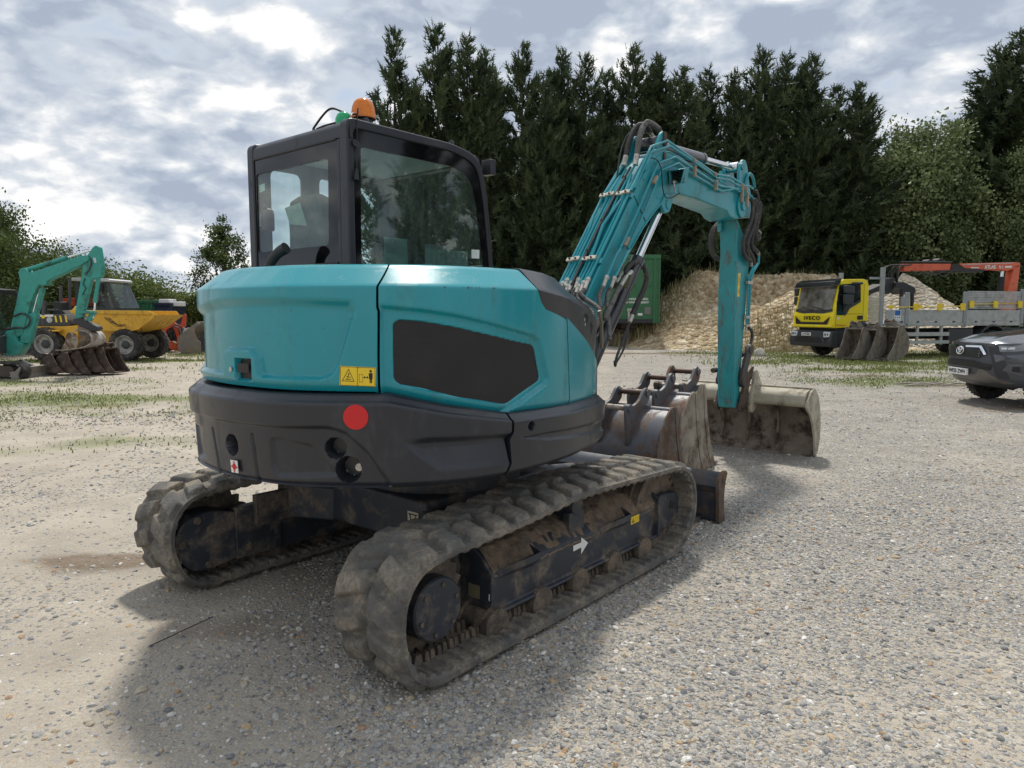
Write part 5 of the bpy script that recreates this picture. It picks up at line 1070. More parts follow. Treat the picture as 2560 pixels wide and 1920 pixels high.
# --- undercarriage: two rubber tracks, frames, blade
TPATH = [(-.9, .033), (-1.14, .036), (-1.27, .10), (-1.335, .22), (-1.355, .35), (-1.325, .48), (-1.235, .575), (-1.08, .610), (-.88, .618), (-.54, .634), (-.05, .668), (.34, .660), (.79, .642), (1.08, .628), (1.22, .585), (1.32, .49), (1.358, .36), (1.335, .22), (1.23, .10), (1.08, .04), (.9, .030), (.4, .028), (-.4, .030)]
def track_mesh(name, parent, y0, y1, seed):
    P = np.array([tuple(p) for p in spline([(u, z, 0) for u, z in TPATH], 24, closed=True)])[:, :2]; P = np.vstack([P, P[:1]])
    L_ = np.r_[0, np.cumsum(np.hypot(*np.diff(P, axis=0).T))]; tot = L_[-1]; n = 880; d = np.linspace(0, tot, n, endpoint=False)
    u, z = np.interp(d, L_, P[:, 0]), np.interp(d, L_, P[:, 1]); tu, tz = np.gradient(u), np.gradient(z)
    tu[0] = tu[-1] = (u[1] - u[-2]); tz[0] = tz[-1] = (z[1] - z[-2]); q = np.hypot(tu, tz); tu, tz = tu / q, tz / q; nu, nz = -tz, tu      # path runs rear-bottom -> rear -> top -> front: outward
    if (nu[np.argmin(u)] > 0): nu, nz = -nu, -nz
    npit = round(tot / .156); pit = tot / npit; m = 58; v = np.linspace(0, 1, m); D, V = np.meshgrid(d, v, indexing='ij'); w = (V - .5) * .45
    fl = lat_noise(D, w, 22, seed) * .6 + lat_noise(D, w, 60, seed + 3) * .4; fl2 = lat_noise(D, w, 9, seed + 7)
    H = np.zeros_like(D)
    for sgn, off in ((-1, 0.0), (1, .5)):
        vv = w * sgn; skew = (vv - .10) * .32; a = ((D + skew + (fl2 - .5) * .006) / pit + off) % 1.0; a = np.abs(a - .5) * pit
        ed = np.maximum(a - .050, np.maximum(vv - .205, .018 - vv)); H = np.maximum(H, .031 * np.clip(.5 - ed / .014, 0, 1) ** .8)
    H = H + (fl - .5) * .006 + (fl2 - .5) * .004; H *= np.clip((.2255 - np.abs(w)) / .012, .0, 1) ; H = H - .010 * (np.abs(w) < .014) * (lat_noise(D, w, 18, seed + 5) > .45)
    X = u[:, None] + nu[:, None] * H; Z = z[:, None] + nz[:, None] * H; Z = np.maximum(Z, .002)
    ri = (D / (pit / 2)) % 1.0; rib = np.clip((.30 - np.abs(ri - .5)) / .06, 0, 1) * (np.abs(w) > .075) * (np.abs(w) < .205) * .012; bed = .030 + 0 * D
    bed = np.where(np.abs(w) > .21, .022, bed); Hi = -(bed) - rib * 1.0 + (fl - .5) * .004
    Xi = u[:, None] + nu[:, None] * Hi; Zi = z[:, None] + nz[:, None] * Hi; Y = (y0 + (y1 - y0) * V)
    A = np.stack([X, Y, Z], -1); B = np.stack([Xi, Y, Zi], -1); idx = np.arange(n * m).reshape(n, m); nx = np.roll(idx, -1, 0); o = n * m
    f1 = np.stack([idx[:, :-1], nx[:, :-1], nx[:, 1:], idx[:, 1:]], -1).reshape(-1, 4); f2 = f1[:, ::-1] + o
    e0 = np.stack([idx[:, 0], idx[:, 0] + o, nx[:, 0] + o, nx[:, 0]], -1); e1 = np.stack([idx[:, -1], nx[:, -1], nx[:, -1] + o, idx[:, -1] + o], -1)
    Vt = np.vstack([A.reshape(-1, 3), B.reshape(-1, 3)]); Ft = np.vstack([f1, f2, e0, e1])
    # steel guide lugs in two rows
    gv = []; gf = []; ng = int(tot / (pit / 2)); yc = (y0 + y1) / 2
    for k in range(ng):
        i = int((k + .5) / ng * n) % n
        for s_ in (-1, 1):
            for du, hh in ((-.022, .05), (.022, .05)):
                c = np.array([u[i] + tu[i] * du - nu[i] * .028, z[i] + tz[i] * du - nz[i] * .028]); b = len(Vt) + len(gv)
                for hgt, sc in ((0, 1), (hh, .6)):
                    for a_, e_ in ((-1, -1), (-1, 1), (1, 1), (1, -1)): gv.append((c[0] - nu[i] * hgt + tu[i] * a_ * .016 * sc, yc + s_ * .052 + e_ * .020 * sc, c[1] - nz[i] * hgt + tz[i] * a_ * .016 * sc))
                gf += [(b + 4, b + 5, b + 6, b + 7)] + [(b + j, b + (j + 1) % 4, b + 4 + (j + 1) % 4, b + 4 + j) for j in range(4)]
    mi = [0] * len(Ft) + [1] * len(gf); Vt = np.vstack([Vt, gv]); Ft = np.vstack([Ft, gf])
    return np_mesh(name, Vt, Ft, None, parent, mats=[RUBBER, MUDDY_STEEL], midx=mi, ang=50)
MUDDY_STEEL = M('muddy_steel', (.085, .07, .057), .75, metal=.2, var=.3, scale=12, dirt=(.16, .125, .09), dirt_amt=.5, dirt_scale=9)
def undercarriage():
    for s_ in (-1, 1):
        before = set(bpy.data.objects)
        yo, yi = 1.16 * s_, .71 * s_; TR = track_mesh('rubber_track', EXC, min(yo, yi), max(yo, yi), 5 if s_ < 0 else 60)
        # side frame
        m = MB(); sec = [(.75 * s_, .13), (.75 * s_, .49), (.82 * s_, .49), (.93 * s_, .445), (1.02 * s_, .352), (1.02 * s_, .165), (1.05 * s_, .16), (1.05 * s_, .145), (1.0 * s_, .118)]
        sec2 = [(a, b if b < .40 else b - .02) for a, b in sec]; m.prism(sec, 'x', -.645, 1.04, sec2); FR = m.build('track_frame', FRAMEP, EXC, bevel=.008)
        m = MB(); m.bb(-.95, -.64, min(.73 * s_, .80 * s_), max(.73 * s_, .80 * s_), .14, .46); m.prism([(-.83, .52), (-.45, .52), (-.2, .50), (.5, .50), (.5, .16), (.02, .17), (-.26, .29), (-.46, .335), (-.83, .325)], 'y', .70 * s_, .745 * s_); m.build('inner_frame', FRAMEP, FR, bevel=.006)
        # mud lying on the frame
        xs = np.linspace(-.63, 1.0, 150); ts = np.linspace(0, 1, 26); G, T = np.meshgrid(xs, ts, indexing='ij'); yy = np.interp(T, [0, .15, .55, .9, 1], [.77, .82, .93, 1.015, 1.022]) * s_; zz = np.interp(T, [0, .15, .55, .9, 1], [.47, .495, .452, .362, .335])
        hm = np.clip(fbm2(G, yy, 3.2, 9 + s_) - .36, 0, 1) * .20 * np.sin(np.pi * np.clip(T * 1.05, 0, 1)) ** .6 + (lat_noise(G, yy, 42, 3) - .5) * .012 - .006; hm *= np.clip((G + .63) / .06, 0, 1) * np.clip((1.0 - G) / .12, 0, 1)
        zz = zz + hm; i, j = G.shape; ix = np.arange(i * j).reshape(i, j); np_mesh('dried_mud', np.stack([G, yy, zz], -1).reshape(-1, 3), np.stack([ix[:-1, :-1], ix[1:, :-1], ix[1:, 1:], ix[:-1, 1:]], -1).reshape(-1, 4), MUD, FR)
        # sprocket, motor, idler, rollers
        cx, cz = -1.02, .325; th = []
        for k in range(42 * 1): w = 2 * math.pi * k / 42; th.append((cx + (.255 if k % 2 else .222) * math.cos(w), cz + (.255 if k % 2 else .222) * math.sin(w)))
        m = MB(); m.prism(th, 'y', .895 * s_, .925 * s_); m.cyl((cx, .90 * s_, cz), (cx, .96 * s_, cz), .17, n=28); m.build('sprocket', MUDDY_STEEL, EXC)
        m = MB(); m.lathe([(.150, 0), (.150, .10 * s_), (.140, .112 * s_), (.02, .114 * s_)], (cx - .01, .93 * s_, cz - .02), 'y', 36); MO = m.build('drive_cover', FRAMEP, EXC, bevel=.004); m = MB()
        for k in range(6): w = k * math.pi / 3 + .3; m.cyl((cx - .01 + .115 * math.cos(w), 1.044 * s_, cz - .02 + .115 * math.sin(w)), (cx - .01 + .115 * math.cos(w), 1.049 * s_, cz - .02 + .115 * math.sin(w)), .011, n=10)
        m.build('bolt', MUDDY_STEEL, MO)
        # inner motor guard (seen on the far track)
        gp = rounded([(-.83, .40), (-1.10, .478), (-1.20, .463), (-1.295, .415), (-1.325, .325), (-1.30, .215), (-1.235, .14), (-1.13, .122), (-.83, .165)], .04, 4); m = MB(); m.prism(gp, 'y', .735 * s_, .90 * s_); MG = m.build('motor_guard', FRAMEP, EXC, bevel=.006); m = MB()
        for a, b in ((-1.19, .435), (-.865, .37), (-1.285, .31), (-.87, .20), (-1.13, .155)): m.cyl((a, .734 * s_, b), (a, .724 * s_, b), .022, n=14); m.cyl((a, .726 * s_, b), (a, .716 * s_, b), .011, n=6)
        m.build('bolt', MUDDY_STEEL, MG)
        m = MB(); m.lathe([(.06, -.09 * s_), (.255, -.075 * s_), (.262, -.03 * s_), (.285, -.028 * s_), (.285, .028 * s_), (.262, .03 * s_), (.255, .075 * s_), (.20, .06 * s_), (.10, .06 * s_), (.06, .09 * s_)], (1.03, .935 * s_, .328), 'y', 40); m.build('idler_wheel', MUDDY_STEEL, EXC)
        m = MB(); m.prism(rounded([(1.03, .415), (1.10, .425), (1.26, .412), (1.31, .37), (1.318, .25), (1.265, .19), (1.16, .172), (1.03, .17)], .03), 'y', 1.0 * s_, 1.045 * s_); YK = m.build('idler_yoke', FRAMEP, FR, bevel=.012); m = MB(); m.box((1.20, 1.046 * s_, .325), (.05, .006, .05), rot=(0, R(20), 0)); m.build('slot', INK, YK)
        m = MB(); m.prism([(.94 * s_, .13), (.94 * s_, .47), (1.055 * s_, .41), (1.055 * s_, .15)], 'x', 1.0, 1.03); m.build('stiffener', FRAMEP, FR, bevel=.004)
        for x in (-.64, -.27, .09, .46, .83):
            m = MB(); m.lathe([(.03, -.13 * s_), (.085, -.12 * s_), (.085, -.075 * s_), (.065, -.07 * s_), (.065, .07 * s_), (.085, .075 * s_), (.085, .12 * s_), (.03, .13 * s_)], (x, .935 * s_, .098), 'y', 22); m.build('track_roller', MUDDY_STEEL, EXC)
        for x in (.145, -.10)[:1 if s_ < 0 else 1]:
            m = MB(); m.bb(x - .075, x + .075, min(.93 * s_, .985 * s_), max(.93 * s_, .985 * s_), .365, .50); m.cyl((x, .84 * s_, .53), (x, .99 * s_, .53), .055, n=18); m.bb(x - .05, x + .05, min(.86 * s_, .95 * s_), max(.86 * s_, .95 * s_), .40, .56); m.build('carrier_roller', FRAMEP, FR, bevel=.006)
        for x in (-.45, .48):
            m = MB(); m.add([(x - .16, 1.022 * s_, .362), (x + .14, 1.022 * s_, .372), (x + .14, 1.07 * s_, .395), (x + .02, 1.085 * s_, .398), (x - .10, 1.05 * s_, .382), (x - .14, 1.022 * s_, .320), (x + .13, 1.022 * s_, .31), (x + .14, 1.07 * s_, .355), (x + .02, 1.085 * s_, .36), (x - .08, 1.05 * s_, .348), (x + .14, .985 * s_, .425)], [(0, 1, 2, 3, 4), (5, 9, 8, 7, 6), (0, 4, 9, 5), (4, 3, 8, 9), (3, 2, 7, 8), (2, 1, 6, 7), (1, 2, 10)]); m.build('step', FRAMEP, FR, bevel=.003)
        if s_ < 0:
            y = -1.0225; m = MB(); m.add([(.055, y, .322), (.055, y, .288), (.135, y, .292), (.135, y, .252), (.205, y, .302), (.135, y, .352), (.135, y, .322)], [(0, 1, 2, 3, 4, 5, 6)]); m.build('direction_arrow', WHITE, FR)
            m = MB(); m.add([(.695, y, .295), (.80, y, .295), (.80, y, .345), (.695, y, .345)], [(0, 1, 2, 3)]); D = m.build('warning_decal', YEL, FR); m = MB(); y = -1.0235
            for p in tri_outline((.702, .303), (.742, .303), (.722, .338), .3): m.add([(a, y, b) for a, b in p], [(0, 1, 2, 3)])
            m.add([(.714, y, .308), (.73, y, .308), (.722, y, .322)], [(0, 1, 2)])
            for a, b in ((.752, .754), (.79, .792), (.770, .772)): m.add([(a, y, .302), (b, y, .302), (b, y, .336), (a, y, .336)], [(0, 1, 2, 3)])
            m.build('pictogram', INK, D)
            m = MB(); m.add([(-.6465, -.86, .205), (-.6465, -.94, .205), (-.6465, -.94, .275), (-.6465, -.86, .275)], [(0, 1, 2, 3)]); m.build('faded_sticker', M('faded_sticker', (.20, .17, .10), .8), FR)
            m = MB(); m.add([(-.6468, -1.0, .215), (-.6468, -1.008, .215), (-.6468, -1.008, .25), (-.6468, -1.0, .25)], [(0, 1, 2, 3)]); m.build('paint_mark', WHITE, FR)
        if s_ > 0:                               # the far track sits a little further back
            for o in set(bpy.data.objects) - before:
                if o.parent is EXC: o.location.x -= .085
    m = MB(); m.bb(-.55, .60, -.45, .45, .34, .60)
    for sx in (-1, 1):
        for sy in (-1, 1): m.prism([(sx * .25, sy * .40), (sx * .55, sy * .40), (sx * .72, sy * .78), (sx * .38, sy * .78)], 'z', .33, .55)
    m.build('lower_frame', FRAMEP, EXC, bevel=.015)
    m = MB(); m.add([(-.556, -.30, .44), (-.556, -.39, .44), (-.556, -.39, .53), (-.556, -.30, .53)], [(0, 1, 2, 3)]); S1 = m.build('lifting_plate', M('cream_plate', (.5, .45, .34), .7), EXC)
    m = MB(); m.tube([(-.558, -.31, .515), (-.558, -.38, .515)], .003, 4); m.tube([(-.558, -.32, .515), (-.558, -.33, .47), (-.558, -.345, .455), (-.558, -.36, .47), (-.558, -.37, .515)], .003, 4); m.build('pictogram', INK, S1)
    # blade
    pr = [(2.02, .02), (2.06, .0), (2.10, .03), (2.05, .14), (2.045, .27), (2.075, .34), (2.115, .385), (2.095, .395), (2.045, .375), (2.0, .335), (1.975, .30), (1.985, .27), (2.005, .24), (2.015, .12)]
    m = MB(); m.prism(pr, 'y', -1.02, 1.02); BL = m.build('dozer_blade', M('blade_navy_paint', (.03, .037, .05), .32, var=.12, scale=5, dirt=(.11, .075, .05), dirt_amt=.30, dirt_scale=4), EXC, ang=25)
    ep = rounded([(2.0, .005), (2.11, .005), (2.085, .14), (2.085, .26), (2.115, .35), (2.135, .385), (2.115, .41), (2.07, .405), (2.0, .375), (1.975, .35), (1.985, .22)], .02, 3)
    for y in (-1.035, 1.035): m = MB(); m.prism(ep, 'y', y - .016, y + .016); m.build('end_plate', RUSTY, BL, bevel=.003)
    m = MB(); m.cyl((2.045, -1.0535, .335), (2.045, -1.0505, .335), .022, n=16); m.build('end_hole', INK, BL)
    m = MB(); m.bb(1.60, 2.0, -.9, .9, .02, .04)
    for s_ in (-1, 1): m.prism([(.55, .30), (1.2, .26), (2.0, .10), (2.0, .26), (1.2, .40), (.55, .42)], 'y', .38 * s_, .50 * s_)
    m.tube([(.60, 0, .48), (1.5, 0, .38)], .05, 14); m.build('blade_arm', FRAMEP, EXC, bevel=.006)
undercarriage()

# --- loose buckets lying in front of the blade (each a thing of its own)
def digging_bucket(name, label, u, v0, v1, h, mats, ear_v, teeth=False, group='loose digging buckets by the blade', dep=.52):
    w = Vector((EX_LOC[0], EX_LOC[1], 0)) + Matrix.Rotation(EX_YAW, 3, 'Z') @ Vector((u, (v0 + v1) / 2, 0))
    E_ = empty(name, tuple(w), EX_YAW, label, 'bucket', group); W = (v1 - v0) / 2; k = h / .80; shellm, sidem, earm, inm = mats
    back = [(p[0] * dep / .52, p[1] * k) for p in spline([(.62, .012), (.40, .03), (.22, .09), (.10, .22), (.07, .40), (.12, .57), (.22, .69), (.34, .755)], 6)]
    m = bucket_shell(back, .016, -W, W); m.build('shell', shellm, E_, ang=40)
    m = MB(); m.grid([[(x + .02, y, z + .012) for x, z in back] for y in (-W + .02, W - .02)]); m.build('lining', inm, E_)
    m = MB(); m.cyl((.35 * dep / .52, -W, .755 * k), (.35 * dep / .52, W, .755 * k), .034, n=16); m.build('top_bar', shellm, E_)
    sp = rounded([(x * dep / .52, z * k) for x, z in [(.66, .0), (.42, .015), (.20, .07), (.07, .20), (.045, .40), (.10, .585), (.21, .71), (.32, .80), (.38, .795), (.42, .72), (.455, .52), (.53, .28), (.66, .06)]], .04, 3)
    st = [(x * dep / .52, z * k) for x, z in [(.66, .0), (.60, .0), (.49, .20), (.40, .50), (.36, .78), (.385, .80), (.425, .72), (.46, .52), (.54, .28), (.665, .06)]]
    for y in (-W, W):
        m = MB(); m.prism(sp, 'y', y - .011, y + .011); SP = m.build('side_plate', sidem, E_, bevel=.003); m = MB(); s_ = 1 if y > 0 else -1; m.prism(st, 'y', y + .010 * s_, y + .020 * s_); m.build('side_cutter', sidem, SP, bevel=.003)
        m = MB(); m.tube([(.30 + .05 * math.cos(a), y + .012 * s_, .22 + .05 * math.sin(a)) for a in np.linspace(0, 5.5, 16)], .006, 5); m.build('weld_boss', sidem, SP)
    e = [(.03, .46), (.06, .44), (.13, .58), (.24, .70), (.40, .79), (.47, .84), (.47, .91), (.42, .955), (.36, .94), (.26, .84), (.14, .80), (.05, .83), (.01, .80), (.0, .74), (.02, .62)]
    e = rounded([(x * .9 * dep / .52 + .01, z * k) for x, z in e], .03, 3)
    for ev in ear_v:
        m = MB(); m.prism(e, 'y', ev - (v0 + v1) / 2 - .016, ev - (v0 + v1) / 2 + .016); EA = m.build('ear', earm, E_, bevel=.004); m = MB()
        for a, b in ((.385, .90), (.055, .79)):
            c = ev - (v0 + v1) / 2; m.cyl((a * dep / .52, c - .030, b * k), (a * dep / .52, c + .024, b * k), .036, n=16)
        m.build('boss', earm, EA)
    a, b = ear_v[0] - (v0 + v1) / 2, ear_v[1] - (v0 + v1) / 2
    m = MB(); m.cyl((.385 * dep / .52, a, .90 * k), (.385 * dep / .52, b, .90 * k), .025, n=16); m.build('pin', PIN, E_)
    m = MB(); m.cyl((.055 * dep / .52, a, .79 * k), (.055 * dep / .52, b, .79 * k), .027, n=16); m.build('pin', M('worn_pin', (.34, .31, .27), .35, metal=.6, var=.25, scale=9, dirt=(.12, .06, .035), dirt_amt=.4, dirt_scale=10), E_)
    m = MB(); m.add([(.13, a + .02, .63 * k), (.24, a + .14, .70 * k), (.27, a + .14, .735 * k), (.20, a + .02, .80 * k)], [(0, 1, 2, 3)]); m.build('gusset', earm, E_)
    if teeth:
        n = max(2, round((v1 - v0) / .16))
        for i in range(n):
            y = -W + .02 + (2 * W - .04) * i / (n - 1); q = dep / .52; m = MB(); c = [(.54 * q, .0), (.60 * q, .075), (.80 * q, .03), (.80 * q, .012)]; vs = [(x, y - t, z) for (x, z), t in zip(c, (.03, .03, .02, .02))] + [(x, y + t, z) for (x, z), t in zip(c, (.03, .03, .02, .02))]
            m.add(vs, [(0, 1, 2, 3), (4, 7, 6, 5), (0, 4, 5, 1), (1, 5, 6, 2), (2, 6, 7, 3), (3, 7, 4, 0)]); m.build('tooth', sidem, E_, bevel=.006)
    return E_
GREYEAR = M('grey_ear_paint', (.085, .09, .10), .5, var=.12, dirt=(.13, .07, .04), dirt_amt=.36, dirt_scale=8)
digging_bucket('digging_bucket', 'blue grey bucket with rusty brown side plate, nearest the excavator body', 2.30, -.30, .62, .80, (BUCK_BL, RUSTY, GREYEAR, BUCK_IN), (0.0, .30))
digging_bucket('digging_bucket', 'narrow digging bucket caked in pale clay, middle of the three by the blade', 2.92, -.20, .42, .88, (BUCK_BL, BUCK_CL, GREYEAR, BUCK_IN), (.06, .34), teeth=True)
digging_bucket('digging_bucket', 'slim toothed bucket farthest from the blade, next to the grading bucket', 3.32, -.10, .34, .92, (BUCK_BL, BUCK_CL, GREYEAR, BUCK_IN), (-.02, .26), teeth=True)
# ------------------------------------------------------------------ machines on the left
def tyre(parent, c, r, w, axis='y', lug=26, rim_r=.55, face=-1, rimm=None, hub=TRIM):
    """wheel with tyre (parts: tyre lugs in its own mesh) and rim; returns the wheel part"""
    a = {'x': 0, 'y': 1}[axis]
    m = MB(); h = w / 2
    m.lathe([(.01, -h * .15), (r * rim_r * .97, -h * .15), (r * rim_r, -h * .8), (r * .80, -h), (r * .93, -h * .92), (r * .965, -h * .6), (r * .965, h * .6), (r * .93, h * .92), (r * .80, h), (r * rim_r, h * .8), (r * rim_r * .97, h * .15), (.01, h * .15)], c, axis, 44)
    for k in range(lug):
        for s_ in (-1, 1):
            w0 = 2 * math.pi * (k + (.5 if s_ > 0 else 0)) / lug; pts = []
            for rr, sk in ((r * .88, 0), (r * 1.0, 0)):
                for dy, tw in ((.02, .16), (.98, 0.0)):
                    for dw in (-.045, .045):
                        t = w0 + tw * s_ * .0 + (1 - dy) * .16 + dw; p = list(c); i1, i2 = ((1, 2) if a == 0 else (2, 0)); p[a] = c[a] + s_ * h * dy; q = rr * (1 if dy < .5 else .965); p[i1] += q * math.cos(t); p[i2] += q * math.sin(t); pts.append(p)
            m.add(pts, [(0, 1, 3, 2), (4, 6, 7, 5), (0, 4, 5, 1), (2, 3, 7, 6), (0, 2, 6, 4), (1, 5, 7, 3)])
    T = m.build('wheel', TYRE, parent, ang=30)
    m = MB(); f = face; cc = list(c); cc[a] = c[a]
    m.lathe([(.01, h * .2 * f), (r * rim_r * .95, h * .22 * f), (r * rim_r * 1.03, h * .84 * f), (r * rim_r * .98, h * .88 * f), (r * rim_r * .9, h * .72 * f), (r * rim_r * .84, h * .30 * f), (r * rim_r * .46, h * .26 * f), (r * rim_r * .42, h * .50 * f), (r * rim_r * .30, h * .56 * f), (.01, h * .57 * f)], cc, axis, 32); m.build('rim', rimm or RIM, T)
    m = MB(); m.lathe([(.01, h * .2 * f), (r * rim_r * .45, h * .27 * f), (r * rim_r * .43, h * .52 * f), (r * rim_r * .3, h * .62 * f), (.01, h * .63 * f)], cc, axis, 20); m.build('hub', hub, T)
    return T
def loc2(pts, base, Y, sc, ox, oy):
    """zoomed photo coordinates -> local (x, z) in a plane facing the camera"""
    out = []
    for x, y in pts: p = at(ox + x / sc, oy + y / sc, Y); out.append((p.x - base[0], p.z))
    return out
def mini_excavator():
    base = at(60, 940, 18.6); base = (base.x, 18.6, 0)
    E_ = empty('mini_excavator', base, 0, 'small faded green mini excavator with arm raised, at the left edge', 'excavator')
    Z = lambda pts, Y=18.6: loc2(pts, base, Y, 3.456, 0, 480)
    m = MB(); m.prism(rounded(Z([(95, 1235), (110, 1190), (165, 950), (200, 775), (182, 695), (198, 662), (240, 655), (278, 702), (720, 553), (775, 548), (795, 575), (775, 600), (715, 635), (430, 768), (425, 805), (390, 810), (365, 800), (310, 890), (215, 1230), (150, 1262)]), .03, 3), 'y', -.11, .11); BM = m.build('boom', TEAL_OLD, E_, bevel=.012)
    q = Z([(235, 672), (585, 565), (800, 500)]); m = MB(); a, b, c = [Vector((p[0], 0, p[1])) for p in q]; m.tube([a, b], .055, 14); m.tube([a + (b - a) * .96, b], .062, 14); CY = m.build('arm_cylinder', TEAL_OLD, E_); MB().tube([b, c], .028, 12).build('rod', CHROME, CY)
    m = MB(); m.prism(rounded(Z([(815, 480), (840, 462), (872, 480), (897, 640), (888, 735), (845, 745), (800, 760), (742, 1000), (722, 1085), (665, 1098), (662, 1050), (700, 830), (728, 640), (760, 560)]), .03, 3), 'y', -.075, .075); AR = m.build('arm', TEAL_OLD, E_, bevel=.012)
    h = rounded(Z([(818, 568), (840, 570), (848, 612), (830, 615)]), .02); m = MB(); m.prism(h, 'y', -.0765, -.074); m.build('arm_hole', M('hole_light', (.5, .55, .62), .8), AR)
    m = MB(); m.tube([(x, -.09, z) for x, z in Z([(755, 550), (795, 570), (808, 620), (790, 670), (755, 712)])], .018, 7); m.tube([(x, -.09, z) for x, z in Z([(750, 745), (735, 800), (760, 830), (730, 890)])], .012, 6); m.build('hose', HOSE, AR, split=True)
    q = [Vector((p[0], 0, p[1])) for p in Z([(853, 735), (820, 955), (818, 1000), (800, 1090)])]; m = MB(); m.tube(q[:2], .05, 14); CY = m.build('bucket_cylinder', TEAL_OLD, E_); m = MB(); m.tube([q[1], q[2], q[3]], .024, 10); m.build('rod', CHROME, CY)
    m = MB(); m.prism(Z([(700, 1022), (820, 1030), (822, 1050), (700, 1048)]), 'y', -.10, .10); m.prism(Z([(790, 1030), (825, 1040), (790, 1115), (750, 1110)]), 'y', -.06, .06); m.build('link', TEAL_OLD, E_, bevel=.006, split=True)
    m = MB(); m.prism(rounded(Z([(655, 1095), (720, 1088), (760, 1120), (860, 1160), (872, 1185), (835, 1208), (690, 1150), (650, 1115)]), .03, 3), 'y', -.12, .12); m.build('quick_hitch', M('hitch_black', (.03, .03, .034), .5), E_, bevel=.01)
    sh = Z([(690, 1165), (740, 1160), (800, 1180), (805, 1240), (790, 1250), (700, 1235)]); m = MB(); m.prism(sh, 'y', -.10, .10); BK = m.build('bucket', STEELG, E_, bevel=.01)
    pr = [(x, z) for x, z in Z([(592, 1365), (640, 1352), (720, 1345), (810, 1320), (850, 1285), (835, 1235), (790, 1205), (700, 1195)])]; pr = [tuple(p) for p in spline(pr, 5)]; m = bucket_shell(pr, -.02, -.32, .32); m.build('bucket_shell', M('scuffed_white_bucket', (.36, .34, .31), .6, var=.2, dirt=(.16, .10, .07), dirt_amt=.4), BK, ang=40)
    m = MB(); sp = Z([(592, 1362), (640, 1350), (700, 1342), (735, 1320), (742, 1270), (720, 1225), (690, 1208), (655, 1210), (638, 1235), (630, 1290)])
    for y in (-.33, .31): m.prism(rounded(sp, .02, 2), 'y', y, y + .02)
    m.build('side_plate', M('rust_clay_side', (.12, .075, .05), .8, var=.2, dirt=(.33, .28, .21), dirt_amt=.42, dirt_scale=5), BK, split=True)
    q = Z([(340, 835), (355, 825), (385, 830), (330, 1090), (270, 1315), (195, 1290), (235, 1110), (285, 1030), (310, 1030)]); m = MB(); m.prism(Z([(240, 1060), (310, 1035), (335, 1060), (272, 1310), (190, 1300), (195, 1230)]), 'y', -.09, .09); CY = m.build('boom_cylinder', TEAL_OLD, E_, bevel=.02); m = MB(); q = Z([(345, 830), (290, 1040)]); m.tube([(q[0][0], 0, q[0][1]), (q[1][0], 0, q[1][1])], .025, 10); m.build('rod', CHROME, CY); m = MB(); m.prism(Z([(362, 830), (388, 828), (325, 1060), (300, 1060)]), 'y', -.06, .06); m.build('rod_guard', TEAL_OLD, CY)
    m = MB(); m.prism(rounded(Z([(80, 1200), (150, 1190), (185, 1290), (235, 1310), (230, 1340), (180, 1410), (80, 1410), (70, 1300)]), .03), 'y', -.16, .16); m.build('swing_post', TEAL_OLD, E_, bevel=.01)
    m = MB()
    for pts in ([(145, 1075), (220, 1050), (280, 1080), (290, 1120), (265, 1160), (220, 1180)], [(215, 1170), (120, 1180), (60, 1210), (40, 1240), (70, 1265)], [(180, 1170), (90, 1185), (50, 1235), (90, 1260)]): m.tube([(p[0], -.14, p[1]) for p in spline([(x, z, 0) for x, z in Z(pts)], 6)], .022, 7)
    m.build('hose', HOSE, E_, split=True)
    # cab, body, tracks, blade
    m = MB()
    for y0, y1 in ((-.52, -.46), (.46, .52)): m.ring(rounded(Z([(-150, 1290), (-150, 850), (0, 835), (38, 855), (100, 1290)]), .04, 3), rounded(Z([(-120, 1230), (-120, 885), (0, 880), (20, 900), (68, 1230)]), .04, 3), 'y', y0, y1)
    q = Z([(-150, 840), (30, 850)]); m.prism([(q[0][0], q[0][1] - .03), (q[1][0], q[1][1] - .03), (q[1][0] + .02, q[1][1] + .02), (q[0][0], q[0][1] + .05)], 'y', -.52, .52); CB = m.build('cab', CHASS, E_, bevel=.012)
    m = MB(); q = Z([(40, 855), (100, 1250)]); m.add([(q[0][0], -.45, q[0][1]), (q[0][0], .45, q[0][1]), (q[1][0], .45, q[1][1]), (q[1][0], -.45, q[1][1])], [(0, 1, 2, 3)]); q = Z([(-118, 1228), (-118, 885), (8, 882), (66, 1228)]); m.add([(x, -.49, z) for x, z in q], [(0, 1, 2, 3)]); m.build('window', GLASS_T, CB, split=True)
    m = MB(); q = Z([(30, 830), (48, 828), (50, 850), (32, 855)]); m.prism(q, 'y', -.35, -.20); m.prism(Z([(88, 905), (118, 935), (115, 1000), (90, 990)]), 'y', -.62, -.58); m.tube([(x, -.58, z) for x, z in Z([(70, 1030), (95, 1030), (100, 960)])], .012, 6); m.build('mirror', CHASS, CB, split=True)
    m = MB(); m.prism(rounded(Z([(-380, 1290), (-380, 1130), (-150, 1130), (-140, 1240), (95, 1240), (95, 1390), (-380, 1390)]), .05), 'y', -.62, .62); m.build('body', M('mini_body_grey', (.05, .052, .056), .45), E_, bevel=.02)
